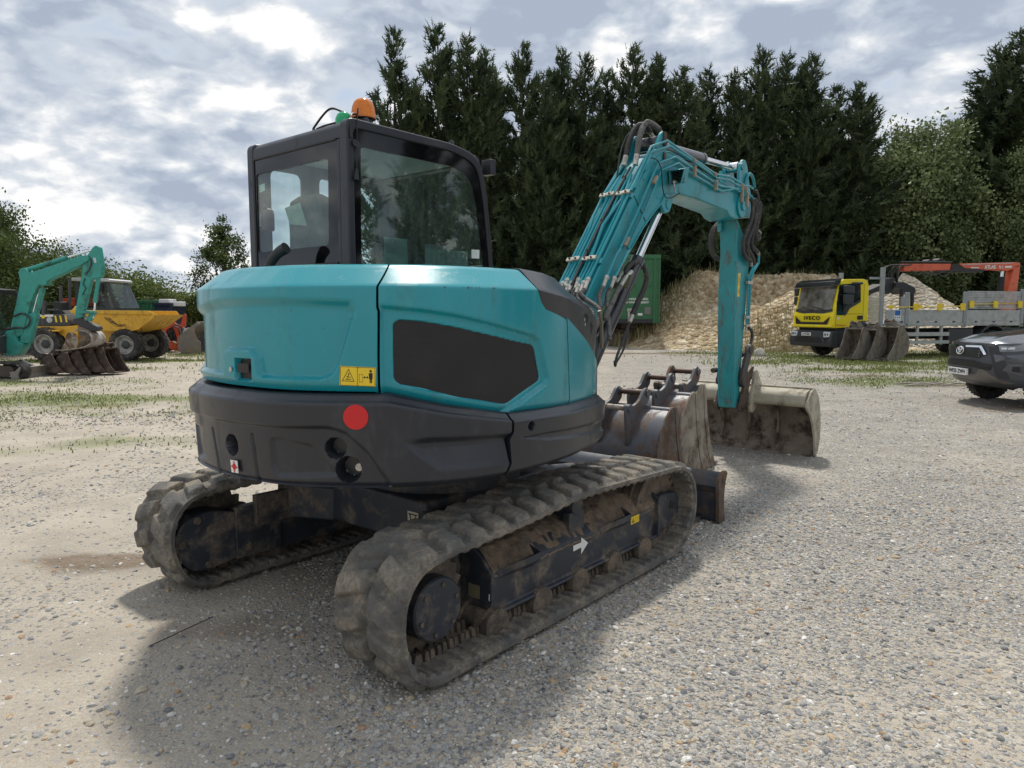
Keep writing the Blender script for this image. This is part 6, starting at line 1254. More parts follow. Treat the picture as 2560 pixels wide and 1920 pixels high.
    for y in (-.78, .42):
        Yp = 18.6 + y; tp = rounded(Z([(-420, 1462), (190, 1462), (242, 1520), (238, 1590), (190, 1622), (-420, 1622)], Yp), [.2, .14, .12, .12, .14, .2], 5); m = MB(); ti = [(x * 1, z) for x, z in tp]; cxm = sum(p[0] for p in tp) / len(tp); czm = sum(p[1] for p in tp) / len(tp)
        m.ring(tp, [(cxm + (x - cxm) * .95, czm + (z - czm) * .72) for x, z in tp], 'y', y - .15, y + .15)
        TR = m.build('rubber_track', TYRE, E_, bevel=.01); m = MB(); m.prism(rounded(Z([(-400, 1500), (120, 1500), (150, 1545), (120, 1590), (-400, 1590)], Yp), .06), 'y', y - .12, y + .12); m.build('track_frame', M('rusty_brown_frame', (.075, .058, .048), .8, var=.2), TR, bevel=.01)
    m = MB(); m.prism(Z([(300, 1530), (345, 1525), (380, 1490), (395, 1495), (370, 1555), (385, 1600), (400, 1618), (360, 1620), (320, 1600)]), 'y', -.95, .6); BL = m.build('dozer_blade', M('worn_grey_blade', (.22, .20, .175), .55, var=.2), E_, bevel=.006); m = MB(); m.prism(Z([(150, 1450), (170, 1452), (330, 1530), (310, 1560), (140, 1490)]), 'y', -.5, -.40); m.prism(Z([(150, 1450), (170, 1452), (330, 1530), (310, 1560), (140, 1490)]), 'y', .05, .15); m.build('blade_arm', CHASS, BL, bevel=.006)
mini_excavator()
def bucket_row():
    words = ['leftmost', 'second from left', 'middle one', 'second from right', 'rightmost']; first = None
    for k, (px, sc) in enumerate(((415, .74), (520, .82), (625, .90), (725, .97), (810, 1.0))):
        p = at(px / 3.456, 480 + 1585 / 3.456, 19.0)
        o = digging_bucket('digging_bucket', f'rusty brown bucket, {words[k]} of the row leaning below the green arm', 0, -.25, .25, .70 * sc, (BUCK_BR, BUCK_BR, BUCK_BR, BUCK_BR), (-.10, .10), group='row of rusty brown buckets', dep=.62)
        o.location = (p.x, 19.0 + .05 * k, .03); o.rotation_euler = (0, R(-4 + 2 * (k % 3)), R(-14 + 3 * (k % 2)))
bucket_row()
def dumper():
    base = at(215, 900, 25.2); base = (base.x, 25.2, 0)
    E_ = empty('site_dumper', base, 0, 'yellow site dumper with its loading skip raised at the front', 'dumper')
    Z = lambda pts, Y=24.4: loc2(pts, base, Y, 3.456, 0, 480); n = -.85
    m = MB(); m.prism(Z([(175, 1335), (175, 1180), (200, 1160), (560, 1160), (680, 1152), (680, 1350), (600, 1335), (560, 1250), (520, 1225), (330, 1225), (280, 1270), (255, 1335)]), 'y', n, .85); B = m.build('rear_body', YPAINT, E_, bevel=.015)
    m = MB(); m.prism(Z([(215, 1190), (560, 1190), (560, 1203), (215, 1203)]), 'y', n - .22, n); m.build('mudguard', YPAINT, B)
    m = MB(); m.prism(rounded(Z([(190, 1160), (200, 1055), (540, 1055), (610, 1140), (590, 1160)]), .03), 'y', -.75, .75); HD = m.build('bonnet', M('dumper_black', (.035, .037, .04), .5), E_, bevel=.02)
    m = MB(); m.prism(Z([(195, 1060), (455, 1060), (450, 1078), (195, 1078)]), 'y', -.757, -.748); m.build('white_stripe', WHITE, HD)
    q = Z([(420, 1105)])[0]; m = MB(); m.cyl((q[0], -.752, q[1]), (q[0], -.762, q[1]), .10, n=20); m.build('vent_disc', M('disc_grey', (.42, .47, .45), .6, var=.4, scale=30), HD)
    m = MB()
    for x0 in (462, 505, 550): m.prism(Z([(x0, 1068), (x0 + 14, 1068), (x0 + 26, 1125), (x0 + 12, 1125)]), 'y', -.757, -.748)
    m.build('yellow_marking', YEL, HD, split=True)
    m = MB(); m.prism(Z([(190, 1110), (250, 1110), (250, 1155), (190, 1155)]), 'y', -.756, -.748); m.build('name_plate', YEL, HD)
    q = Z([(222, 1134)])[0]; text_mesh('lettering', 'NC', .20, INK, HD, frame_mtx((q[0], -.758, q[1]), (1, 0, 0), (0, 0, 1)), bold=.004); q = Z([(305, 1137)])[0]; text_mesh('lettering', '16', .14, WHITE, HD, frame_mtx((q[0], -.758, q[1]), (1, 0, 0), (0, 0, 1)), shear=.2, bold=.003)
    m = MB()
    for x, y0, y1, yy, r in ((365, 1185, 940, -.70, .075), (430, 1040, 800, -.2, .055), (460, 1040, 740, .1, .055), (515, 1040, 735, .62, .055)): a, b = Z([(x, y0), (x, y1)]); m.tube([(a[0], yy, a[1]), (b[0], yy, b[1])], r, 12)
    m.build('roll_bar', M('roll_bar_grey', (.05, .052, .058), .5), E_, split=True)
    q = Z([(365, 1078)])[0]; m = MB(); m.cyl((q[0], -.70, q[1] - .05), (q[0], -.70, q[1] + .05), .079, n=14); m.build('yellow_band', YEL, E_)
    m = MB(); q = lambda *p: [(x, -.72, z) for x, z in Z(p)]
    m.tube(q((370, 970), (450, 970), (470, 1010), (500, 1090)), .014, 6); m.tube(q((480, 972), (505, 1030), (540, 1110)), .014, 6); m.tube(q((400, 1020), (500, 1020)), .04, 6); m.build('handrail', CHASS, E_, split=True)
    m = MB(); m.prism(Z([(392, 945), (450, 945), (470, 1050), (392, 1050)]), 'y', -.35, .1); m.prism(Z([(395, 1015), (480, 1020), (520, 1060), (400, 1060)]), 'y', -.45, .3); m.build('seat', CHASS, E_, bevel=.04)
    m = MB(); m.prism(Z([(575, 1015), (600, 985), (625, 990), (690, 1060), (680, 1110), (600, 1075)]), 'y', -.5, -.42); m.build('guard_plate', M('pale_yellow', (.66, .46, .12), .5), E_, bevel=.01)
    m = MB(); m.prism(Z([(640, 1330), (680, 1200), (960, 1200), (980, 1300), (960, 1345)]), 'y', -.40, .40); m.prism(Z([(600, 1325), (960, 1310), (960, 1345), (600, 1345)]), 'y', -.55, .55); CH = m.build('front_chassis', YPAINT, E_, bevel=.01)
    # skip: rim, tapered sides
    top = Z([(640, 1020), (1310, 1028), (1385, 1062)]); bot = Z([(860, 1195), (1110, 1215), (1215, 1188)])
    o = MB(); rim = Z([(690, 1022), (1312, 1028), (1340, 1062), (1210, 1190), (1115, 1215), (870, 1192), (800, 1090)]); rimi = Z([(720, 1022), (1295, 1028), (1318, 1062), (1200, 1180), (1112, 1205), (880, 1184), (815, 1090)])
    o.prism(rim, 'y', -1.0, -.96); o.prism(rim, 'y', .96, 1.0)
    P = lambda x, y, yy: (Z([(x, y)])[0][0], yy, Z([(x, y)])[0][1])
    o.add([P(690, 1022, -.98), P(690, 1022, .98), P(800, 1090, .98), P(800, 1090, -.98), P(870, 1192, .98), P(870, 1192, -.98), P(1115, 1215, .98), P(1115, 1215, -.98), P(1210, 1190, .98), P(1210, 1190, -.98), P(1385, 1062, 1.0), P(1385, 1062, -1.0)], [(0, 1, 2, 3), (3, 2, 4, 5), (5, 4, 6, 7), (7, 6, 8, 9), (9, 8, 10, 11)])
    SKP = o.build('skip', YPAINT, E_, bevel=.012)
    m = MB(); m.prism(Z([(640, 1020), (1315, 1026), (1335, 1055), (1320, 1060), (650, 1048)]), 'y', -1.05, -.995); m.prism(Z([(1312, 1028), (1385, 1062), (1215, 1192), (1195, 1180), (1335, 1062)]), 'y', -1.02, -.985); m.build('skip_rim', YPAINT, SKP, bevel=.01, split=True)
    r = random.Random(4); m = MB()
    for k in range(6):
        a = (940 + r.uniform(-20, 40), 1080 + r.uniform(0, 50)); b = (1040 + r.uniform(-20, 60), 1150 + r.uniform(-8, 14)); c = (1120 + r.uniform(-30, 10), 1145 + r.uniform(-10, 15)); m.tube([P(*q, -1.003) for q in (a, ((a[0] + b[0]) / 2 + 8, (a[1] + b[1]) / 2 + 12), b, c)], .008, 4)
    m.build('scrape_mark', M('scrape', (.09, .06, .03), .8), SKP)
    m = MB(); m.tube([P(1020, 1330, -.7), P(1000, 1225, -.7)], .02, 6); m.tube([P(1180, 1200, -.85), P(1235, 1150, -.85), P(1232, 1195, -.85), P(1190, 1240, -.85)], .016, 6); m.build('hydraulic_line', CHASS, CH, split=True)
    rr = lambda r_px: r_px / 3.456 * 24.4 / F
    for (x, y, yy) in ((420, 1345, -.85), (420, 1345, .85)): q = Z([(x, y)])[0]; tyre(E_, (q[0], yy, rr(147)), rr(147), .46, 'y', 22, .56, -1)
    for (x, y, yy) in ((1108, 1335, -.86), (1108, 1335, .86)): q = Z([(x, y)])[0]; tyre(E_, (q[0], yy, rr(141)), rr(141), .46, 'y', 22, .56, -1)
dumper()
def loader():
    base = at(320, 880, 29.6); base = (base.x, 29.6, 0)
    E_ = empty('wheel_loader', base, 0, 'orange wheel loader with a grey bucket, parked behind the yellow dumper', 'loader')
    Z = lambda pts, Y=29.0: loc2(pts, base, Y, 3.456, 0, 480)
    m = MB(); m.prism(rounded(Z([(648, 770), (650, 742), (960, 750), (982, 762), (978, 778)]), .02), 'y', -.85, .85); m.build('cab_roof', M('loader_roof', (.52, .53, .53), .5), E_, bevel=.03)
    m = MB()
    for yy in (-.80, .74):
        for pts in ([(672, 775), (700, 775), (700, 1020), (672, 1020)], [(925, 775), (950, 775), (1050, 1000), (1015, 1010)], [(905, 780), (925, 780), (970, 1020), (935, 1020)], [(700, 900), (960, 900), (960, 908), (700, 908)]): m.prism(Z(pts), 'y', yy, yy + .06)
    m.prism(Z([(672, 1000), (1040, 1000), (1040, 1120), (672, 1120)]), 'y', -.78, .78); CB = m.build('cab', M('loader_cab_grey', (.055, .062, .065), .5), E_, bevel=.01)
    m = MB()
    for yy in (-.77, .77): m.add([(x, yy, z) for x, z in Z([(700, 778), (930, 778), (1010, 1000), (700, 1000)])], [(0, 1, 2, 3)])
    q = Z([(955, 775), (1055, 1000)]); m.add([(q[0][0], -.74, q[0][1]), (q[0][0], .74, q[0][1]), (q[1][0], .74, q[1][1]), (q[1][0], -.74, q[1][1])], [(0, 1, 2, 3)]); m.build('window', glass_mat('loader_glass', (.86, .92, .90), .02), CB, split=True)
    m = MB(); m.prism(rounded(Z([(890, 785), (925, 790), (925, 865), (895, 860)]), .02), 'y', -.95, -.88); m.build('mirror', CHASS, CB); m = MB(); m.prism(rounded(Z([(770, 940), (880, 930), (890, 1000), (770, 1000)]), .04), 'y', -.3, .3); m.build('seat', CHASS, CB)
    m = MB(); m.prism(rounded(Z([(528, 925), (600, 915), (670, 915), (670, 1000), (700, 1130), (470, 1130), (470, 1000), (530, 975)]), .03), 'y', -.65, .65); m.build('rear_bonnet', ORANGE, E_, bevel=.02); m = MB(); m.prism(Z([(520, 985), (680, 985), (680, 1010), (520, 1015)]), 'y', -.69, .69); m.build('bonnet_grille', CHASS, E_)
    m = MB(); m.prism(Z([(500, 1130), (1300, 1120), (1330, 1260), (1300, 1330), (500, 1330)]), 'y', -.55, .55); m.build('chassis', CHASS, E_, bevel=.02)
    for yy in (-.62, .55):
        m = MB(); m.prism(rounded(Z([(1325, 1110), (1345, 1092), (1378, 1120), (1440, 1165), (1468, 1062), (1485, 1050), (1497, 1065), (1490, 1160), (1440, 1190), (1430, 1215), (1465, 1285), (1530, 1300), (1520, 1375), (1490, 1365), (1430, 1335), (1395, 1210), (1360, 1145)]), .02, 2), 'y', yy, yy + .07); m.build('lift_arm', ORANGE, E_, bevel=.01)
    m = MB(); m.prism(rounded(Z([(1530, 1245), (1592, 1235), (1585, 1300), (1585, 1380), (1570, 1385), (1520, 1370), (1525, 1300)]), .02), 'y', -.6, .6); C_ = m.build('carrier', ORANGE, E_, bevel=.01); m = MB()
    for q in Z([(1554, 1267), (1551, 1298), (1540, 1320)]): m.cyl((q[0], -.602, q[1]), (q[0], -.606, q[1]), .055, n=16)
    m.build('hole', INK, C_, split=True)
    m = MB(); m.add([(x, -.625, z) for x, z in Z([(1450, 1295), (1472, 1297), (1468, 1320)])], [(0, 1, 2)]); m.add([(x, -.6225, z) for x, z in Z([(1495, 1285), (1520, 1290), (1530, 1308), (1505, 1300)])], [(0, 1, 2, 3)]); m.build('white_marking', WHITE, E_, split=True)
    m = MB(); q = Z([(1380, 1055), (1475, 1062)]); m.tube([(q[0][0], 0, q[0][1]), (q[1][0], 0, q[1][1])], .05, 10); m.build('tilt_rod', CHROME, E_)
    m = MB()
    for a in (0, 12): m.tube([(p[0], -.5 + a * .02, p[1]) for p in spline([(x, z, 0) for x, z in Z([(1440, 1230 - a), (1455, 1180 - a), (1490, 1162 - a), (1530, 1180 - a), (1545, 1240)])], 6)], .03, 6)
    m.build('hose', HOSE, E_, split=True)
    pr = [tuple(p) for p in spline(Z([(1768, 1388), (1690, 1395), (1620, 1392), (1580, 1350), (1578, 1290), (1600, 1235), (1740, 1125)]), 6)]; m = bucket_shell(pr, .03, -.95, .95); BK = m.build('bucket', STEELG, E_, ang=40)
    for yy in (-.97, .93): m = MB(); m.prism(Z([(1768, 1390), (1690, 1397), (1615, 1394), (1577, 1352), (1574, 1290), (1595, 1232), (1735, 1122), (1765, 1138), (1722, 1165), (1712, 1195), (1730, 1260), (1768, 1300)]), 'y', yy, yy + .04); m.build('side_plate', STEELG, BK, bevel=.006)
    rr = lambda r_px: r_px / 3.456 * 29.0 / F
    for yy in (-.85, .85):
        for x in (1285, 640): q = Z([(x, 1265)])[0]; tyre(E_, (q[0], yy, rr(134)), rr(134), .5, 'y', 20, .52, -1, rimm=M('loader_rim', (.10, .10, .10), .6))
loader()
def left_background():
    def cont(name, label, cat, px0, px1, top, bot, Y, dep, mat, ribs=0):
        a, b = at(px0, top, Y), at(px1, bot, Y); base = ((a.x + b.x) / 2, Y + dep / 2, 0); E_ = empty(name, base, 0, label, cat); w = b.x - a.x; z1, z0 = a.z, max(0, b.z)
        m = MB(); m.bb(-w / 2, w / 2, -dep / 2, dep / 2, z0, z1); B = m.build('body', mat, E_, bevel=.02); m = MB(); m.bb(-w / 2 - .04, w / 2 + .04, -dep / 2 - .05, dep / 2 + .05, z1 - .10, z1 + .03); m.build('rim', mat, E_, bevel=.01)
        if ribs:
            m = MB()
            for k in range(ribs): x = -w / 2 + w * (k + .5) / ribs; m.bb(x - .05, x + .05, -dep / 2 - .06, -dep / 2, z0, z1 - .1)
            m.build('rib', mat, B, split=True)
        return E_, w, z0, z1, dep
    cont('skip_container', 'green open skip container in front of the bushes behind the loader', 'skip', 298, 384, 752, 862, 35.0, 2.0, M('skip_green', (.03, .15, .075), .5, var=.1, dirt=(.08, .12, .06), dirt_amt=.3), 4)
    E_, w, z0, z1, dep = cont('storage_box', 'navy blue steel storage box beside the green skip', 'container', 386, 431, 759, 855, 34.0, 1.6, NAVY); m = MB()
    m.bb(-w / 2 + .08, w / 2 - .08, -dep / 2 - .012, -dep / 2, 1.3, z1 - .2); m.build('door', M('navy_door', (.018, .026, .06), .5), E_, bevel=.006); m = MB(); m.bb(-w / 2 + .05, -w / 2 + .55, -.5, .3, z1 + .03, z1 + .22); m.bb(w / 2 - .15, w / 2 + .32, -.6, .1, z1 - .12, z1 + .10); m.build('lamp_unit', WHITE, E_, bevel=.03, split=True)
    # wire cage tank and posts
    p0, p1 = at(436, 787, 37), at(460, 835, 37); E_ = empty('cage_tank', ((p0.x + p1.x) / 2, 37, 0), 0, 'dark tank in a pale wire cage beyond the loader bucket', 'tank'); w = p1.x - p0.x; m = MB(); m.bb(-w / 2 + .05, w / 2 - .05, -.4, .4, .1, p0.z - .05); m.build('tank', M('dark_tank', (.03, .03, .028), .6), E_, bevel=.05); m = MB()
    for k in range(4): x = -w / 2 + w * k / 3; m.tube([(x, -.45, .0), (x, -.45, p0.z)], .02, 6)
    for k in range(3): z = .15 + (p0.z - .15) * k / 2; m.tube([(-w / 2, -.452, z), (w / 2, -.452, z)], .02, 6)
    m.build('cage', WHITE, E_)
    for k, px in enumerate((466, 478, 492)):
        a = at(px, 790 + k * 4, 38); m = MB(); m.tube([(0, 0, 0), (0, 0, a.z)], .035, 7); m.tube([(0, 0, a.z * .5), (.45, 0, a.z * .5)], .02, 6); o = m.build('fence_post', M('weathered_wood', (.22, .19, .14), .9), None, loc=(a.x, 38, 0)); tag(o, ['thin wooden fence post next to the cage tank', 'thin wooden fence post between its two neighbours beyond the loader', 'thin wooden fence post nearest the excavator cab, beyond the loader'][k], 'post', 'fence posts beyond the loader')
    r = random.Random(9); mt = M('broken_concrete', (.24, .225, .205), .95, var=.25, scale=3)
    for k in range(26):
        px = r.uniform(432, 520); Y = r.uniform(33, 36.5); a = at(px, 845, Y); s_ = r.uniform(.15, .42); m = MB(); vs = []
        bm = bmesh.new(); bmesh.ops.create_icosphere(bm, subdivisions=1, radius=s_)
        for v in bm.verts: v.co += Vector((r.uniform(-.3, .3), r.uniform(-.3, .3), r.uniform(-.3, .3))) * s_
        m.add([v.co for v in bm.verts], [[v.index for v in f.verts] for f in bm.faces]); bm.free(); o = m.build('rubble_block', mt, None, loc=(a.x, Y, s_ * .5 + r.uniform(0, .5)), ang=5); tag(o, 'rough grey lump in the rubble heap past the loader bucket', 'rubble', 'rubble beyond the loader')
left_background()
# ------------------------------------------------------------------ machines on the right
def truck():
    N0 = (12.69, 25.77, 0); T = empty('flatbed_truck', N0, R(15), 'yellow cabbed flatbed truck with a folded orange crane on the back', 'truck'); W = 2.25
    part = lambda mb, nm, mt, par=None, **k: mb.build(nm, mt, par or T, **k)
    # cab: local x to the rear, y away from the camera
    side = rounded([(-1.25, 1.10), (-1.27, 1.55), (-1.18, 1.80), (-1.02, 2.62), (-.92, 2.84), (.03, 2.86), (.20, 2.70), (.23, 1.36), (-.26, 1.34), (-.44, 1.28), (-.58, 1.12)], [.06, .04, .05, .06, .08, .10, .10, .02, .05, .05, .02], 3)
    m = MB(); m.prism(side, 'y', .02, W - .02); CAB_ = part(m, 'cab', TYEL, bevel=.05, seg=3)
    ws = [(-1.205, .18, 1.76), (-1.205, W - .18, 1.76), (-1.045, W - .14, 2.60), (-1.045, .14, 2.60)]; m = MB(); m.add([(x - .02, y, z) for x, y, z in ws], [(0, 1, 2, 3)]); part(m, 'windscreen', M('dark_windscreen', (.17, .16, .135), .08, var=.6, scale=2.2, coat=1.0), CAB_)
    m = MB(); m.add([(-1.245, .10, 1.70), (-1.245, .55, 1.62), (-1.245, W / 2, 1.60), (-1.245, W - .55, 1.62), (-1.245, W - .10, 1.70), (-1.228, W - .12, 1.80), (-1.222, W - .5, 1.75), (-1.222, .5, 1.75), (-1.228, .12, 1.80)], [(0, 1, 2, 7, 8), (2, 3, 6, 7), (3, 4, 5, 6)]); part(m, 'scuttle', TRIM, CAB_)
    m = MB(); m.tube([(-1.25, .5, 1.74), (-1.23, 1.1, 1.86)], .015, 5); m.tube([(-1.25, 1.2, 1.74), (-1.23, 1.8, 1.86)], .015, 5); part(m, 'wiper', INK, CAB_, split=True)
    m = MB(); m.prism(rounded([(-1.30, 2.58), (-1.22, 2.78), (-.98, 2.88), (-.93, 2.86), (-1.03, 2.66)], .03), 'y', .06, W - .06); part(m, 'sun_visor', M('smoky_visor', (.02, .022, .024), .15, coat=1.0), CAB_, bevel=.02)
    y = .0; m = MB(); win = rounded([(-1.05, 2.66), (-.18, 2.70), (-.14, 2.12), (-.55, 1.90), (-.73, 1.78), (-.83, 1.57), (-1.13, 1.57), (-1.14, 2.02)], .04, 3); m.prism(win, 'y', y - .004, y + .03); part(m, 'door_window', M('truck_window', (.012, .013, .014), .06, coat=1.0), CAB_)
    m = MB(); m.prism(rounded([(-.14, 2.14), (-.14, 2.04), (-.60, 1.80), (-.72, 1.60), (-.80, 1.55), (-.85, 1.57), (-.75, 1.80), (-.60, 1.90)], .02), 'y', y - .01, y + .02); part(m, 'window_trim', TRIM, CAB_)
    m = MB(); m.prism(rounded([(-1.0, 2.62), (-.62, 2.58), (-.62, 2.32), (-.98, 2.34)], .05), 'y', -.26, -.10); m.prism(rounded([(-1.0, 2.30), (-.64, 2.28), (-.66, 1.94), (-.98, 1.94)], .05), 'y', -.26, -.10); m.tube([(-.8, -.18, 1.95), (-.85, -.05, 1.75), (-.86, 0.0, 1.65)], .04, 8); part(m, 'mirror', TRIM, CAB_, bevel=.02, split=True)
    m = MB(); m.box((-.40, -.10, 2.70), (.42, .10, .08)); part(m, 'kerb_mirror', TRIM, CAB_, bevel=.02)
    m = MB()
    for k in (0, 1): m.prism(rounded([(-1.10, 2.60 - k * .34), (-.90, 2.58 - k * .34), (-.90, 2.30 - k * .34), (-1.10, 2.3 - k * .34)], .04), 'y', W + .05, W + .22)
    part(m, 'far_mirror', TRIM, CAB_, bevel=.02, split=True)
    m = MB(); m.prism(rounded([(-.24, 1.55), (-.02, 1.55), (-.02, 1.41), (-.24, 1.41)], .02), 'y', -.012, .02); part(m, 'door_handle', INK, CAB_)
    m = MB()
    for a, b in (((-1.12, 1.59), (-1.16, 1.12)), ((.0, 2.68), (.0, 1.36)), ((-1.12, 1.60), (-.02, 1.62))): m.tube([(a[0], .018, a[1]), (b[0], .018, b[1])], .006, 4)
    part(m, 'door_seam', INK, CAB_)
    m = MB(); m.add([(-1.10, .017, 1.50), (-1.0, .017, 1.50), (-1.0, .017, 1.42), (-1.06, .017, 1.40)], [(0, 1, 2, 3)]); part(m, 'sticker', WHITE, CAB_); m = MB(); m.prism([(-1.12, 1.24), (-.70, 1.22), (-.70, 1.18), (-1.12, 1.18)], 'y', .012, .03); part(m, 'side_lamp', M('amber_plastic', (.62, .26, .02), .4), CAB_)
    x = -1.285; m = MB(); m.add([(x, .16, 1.52), (x - .004, .50, 1.31), (x - .005, W - .5, 1.31), (x, W - .16, 1.52), (x + .01, W - .20, 1.19), (x, .32, 1.19)], [(0, 1, 5), (1, 2, 4, 5), (2, 3, 4)]); part(m, 'grille', INK, CAB_)
    m = MB(); m.prism(rounded([(-1.31, 1.14), (-1.30, 1.22), (-1.25, 1.22), (-1.25, 1.10)], .01), 'y', .04, W - .04); part(m, 'grille_bar', TYEL, CAB_)
    text_mesh('lettering', 'IVECO', .21, M('badge_dark', (.03, .028, .01), .3, metal=.5), CAB_, frame_mtx((-1.30, W / 2 + .0, 1.45), (0, -1, 0), (.02, 0, 1)), bold=.002, depth=.008, sx=1.25, space=1.25)
    # bumper with lamps and plate
    bp = rounded([(-1.34, .42), (-1.36, .62), (-1.30, 1.0), (-1.12, 1.0), (-1.06, .38)], .04, 3); m = MB(); m.prism(bp, 'y', -.03, W + .03); BP = part(m, 'bumper', TRIM, bevel=.05, seg=3)
    m = MB(); m.add([(-1.352, .55, .76), (-1.352, W - .40, .76), (-1.366, W - .22, .56), (-1.366, .42, .56)], [(0, 1, 2, 3)]); m.add([(-1.348, .12, .80), (-1.348, .42, .80), (-1.366, .26, .54)], [(0, 1, 2)]); part(m, 'bumper_opening', INK, BP, split=True)
    for yy in (.22, W - .22): m = MB(); m.prism(rounded([(yy - .17, .96), (yy + .17, .97), (yy + .16, .76), (yy - .14, .78)], .03), 'x', -1.355, -1.30); H_ = part(m, 'headlight', LENS, BP, bevel=.01); m = MB(); m.cyl((-1.357, yy + .06, .865), (-1.36, yy + .06, .865), .05, n=14); m.cyl((-1.357, yy - .06, .865), (-1.36, yy - .06, .865), .04, n=14); part(m, 'reflector', CHROME, H_, split=True)
    m = MB(); m.bb(-1.37, -1.345, 1.06, 1.58, .80, .92); PL = part(m, 'number_plate', WHITE, BP); text_mesh('lettering', 'LY19 GNJ', .10, INK, PL, frame_mtx((-1.373, 1.32, .86), (0, -1, 0), (0, 0, 1)), bold=.002)
    m = MB(); m.bb(-1.05, .30, .10, W - .1, .62, 1.14); m.bb(-1.1, -.55, .02, .25, .40, .95); m.bb(-.2, 8.2, .75, 1.5, .65, 1.05); part(m, 'chassis', CHASS, bevel=.02)
    ar = [(.62 * math.cos(a), .50 + .80 * math.sin(a)) for a in np.linspace(.35, 2.79, 14)]; ar2 = [(.54 * math.cos(a), .50 + .70 * math.sin(a)) for a in np.linspace(.35, 2.79, 14)]
    m = MB(); m.prism(ar + ar2[::-1], 'y', -.02, .30); part(m, 'front_mudguard', TRIM, bevel=.01)
    ra = [(6.02 + .74 * math.cos(a), .45 + .78 * math.sin(a)) for a in np.linspace(.2, 2.94, 14)]; rb = [(6.02 + .68 * math.cos(a), .45 + .70 * math.sin(a)) for a in np.linspace(.2, 2.94, 14)]; m = MB(); m.prism(ra + rb[::-1], 'y', .0, .55); part(m, 'rear_mudguard', TRIM)
    for x in (0, 6.02):
        for yy, f in ((.17, -1), (W - .17, 1)): tyre(T, (x, yy, .50), .50, .30 if x == 0 else .34, 'y', 30, .58, f, rimm=M('truck_rim', (.14, .14, .14), .5))
    # body: headboard, sideboards, posts
    m = MB(); m.bb(.95, 7.42, .0, W, 1.16, 1.26); part(m, 'deck', ALU, bevel=.01)
    m = MB()
    for k in range(15): z = 1.28 + k * .062; m.bb(.26, .86, .02, .05, z, z + .05)
    part(m, 'slatted_panel', M('beige_slats', (.42, .39, .30), .6, var=.08))
    for x, z1, yy in ((.80, 3.28, .0), (.32, 2.85, .3), (.80, 3.2, W - .1), (1.93, 2.40, .0), (2.22, 2.25, .5), (4.60, 2.44, .0), (7.36, 2.56, .0)):
        m = MB(); m.bb(x - .08, x + .08, yy, yy + .09, 1.12 if yy < .2 else 1.2, z1); part(m, 'stake_post', GALV, bevel=.01)
    m = MB(); m.bb(.30, .80, .06, .12, 2.86, 2.94); part(m, 'head_rail', GALV)
    for x0, x1 in ((1.0, 1.84), (2.02, 4.50), (4.70, 7.27)):
        m = MB(); m.bb(x0, x1, .02, .06, 1.34, 1.76); S_B = part(m, 'sideboard', ALU, bevel=.006); m = MB(); m.bb(x0, x1, .01, .07, 1.22, 1.335); part(m, 'lower_rail', ALU, S_B, bevel=.006); m = MB()
        for k in range(3): xx = x0 + (x1 - x0) * (k + .5) / 3; m.bb(xx - .05, xx + .05, -.01, .012, 1.29, 1.34)
        part(m, 'hinge', TRIM, S_B, split=True)
    m = MB()
    for k in range(11): z = 1.80 + k * .062; m.bb(4.70, 7.27, .03, .055, z, z + .052)
    part(m, 'raised_side', ALU)
    m = MB(); m.tube([(1.02, -.02, 1.84), (4.5, -.02, 1.90)], .018, 6); m.tube([(4.72, -.02, 1.97), (7.25, -.02, 2.02)], .018, 6); part(m, 'yellow_strap', M('strap_yellow', (.62, .46, .06), .5), split=True)
    m = MB()
    for x in (1.16, 2.28, 2.45, 3.36, 4.44, 4.84, 5.98, 7.18): h = .13 if x not in (1.16, 2.45) else .06; m.prism(rounded([(x - .10, 1.87 - h + .02 * (x > 4.6) * 5), (x + .10, 1.87 - h + .1 * (x > 4.6)), (x + .10, 1.87 + h + .1 * (x > 4.6)), (x - .10, 1.87 + h + .1 * (x > 4.6))], .03, 2), 'y', -.05, .0)
    part(m, 'strap_block', YEL, split=True)
    m = MB(); m.add([(1.37, .016, 1.76), (1.66, .016, 1.76), (1.66, .016, 1.36), (1.37, .016, 1.36)], [(0, 1, 2, 3)]); PB = part(m, 'safety_board', WHITE); m = MB(); m.add([(1.39, .014, 1.74), (1.64, .014, 1.74), (1.64, .014, 1.55), (1.39, .014, 1.55)], [(0, 1, 2, 3)]); m.add([(1.42, .014, 1.40), (1.62, .014, 1.40), (1.62, .014, 1.385), (1.42, .014, 1.385)], [(0, 1, 2, 3)]); part(m, 'blue_panel', M('sign_blue', (.02, .12, .42), .5), PB); m = MB()
    for k in range(3): m.cyl((1.425 + .09 * k, .015, 1.48), (1.425 + .09 * k, .013, 1.48), .026, n=8)
    part(m, 'symbol', INK, PB, split=True)
    # underrun guard, locker
    m = MB(); m.bb(1.80, 3.90, .0, .05, .79, .93); m.bb(1.80, 3.92, .0, .05, .50, .62); m.bb(1.80, 1.92, -.003, .053, .50, .93); m.bb(2.45, 2.55, .05, .12, .45, 1.15); m.bb(3.55, 3.65, .05, .12, .45, 1.15); part(m, 'side_guard', M('guard_grey', (.40, .41, .40), .5)); m = MB(); m.bb(3.92, 5.08, .05, .55, .50, 1.05); part(m, 'locker', TRIM, bevel=.02); m = MB(); m.bb(.95, 1.75, .05, .6, .50, 1.05); part(m, 'fuel_tank', TRIM, bevel=.04)
    m = MB(); m.bb(1.2, 1.5, .0, .03, 1.12, 1.17); part(m, 'marker_lamp', YEL)
    # crane on the rear: mast, folded boom, ram, grab
    yc = 1.25; c0 = yc - .16; c1 = yc + .16
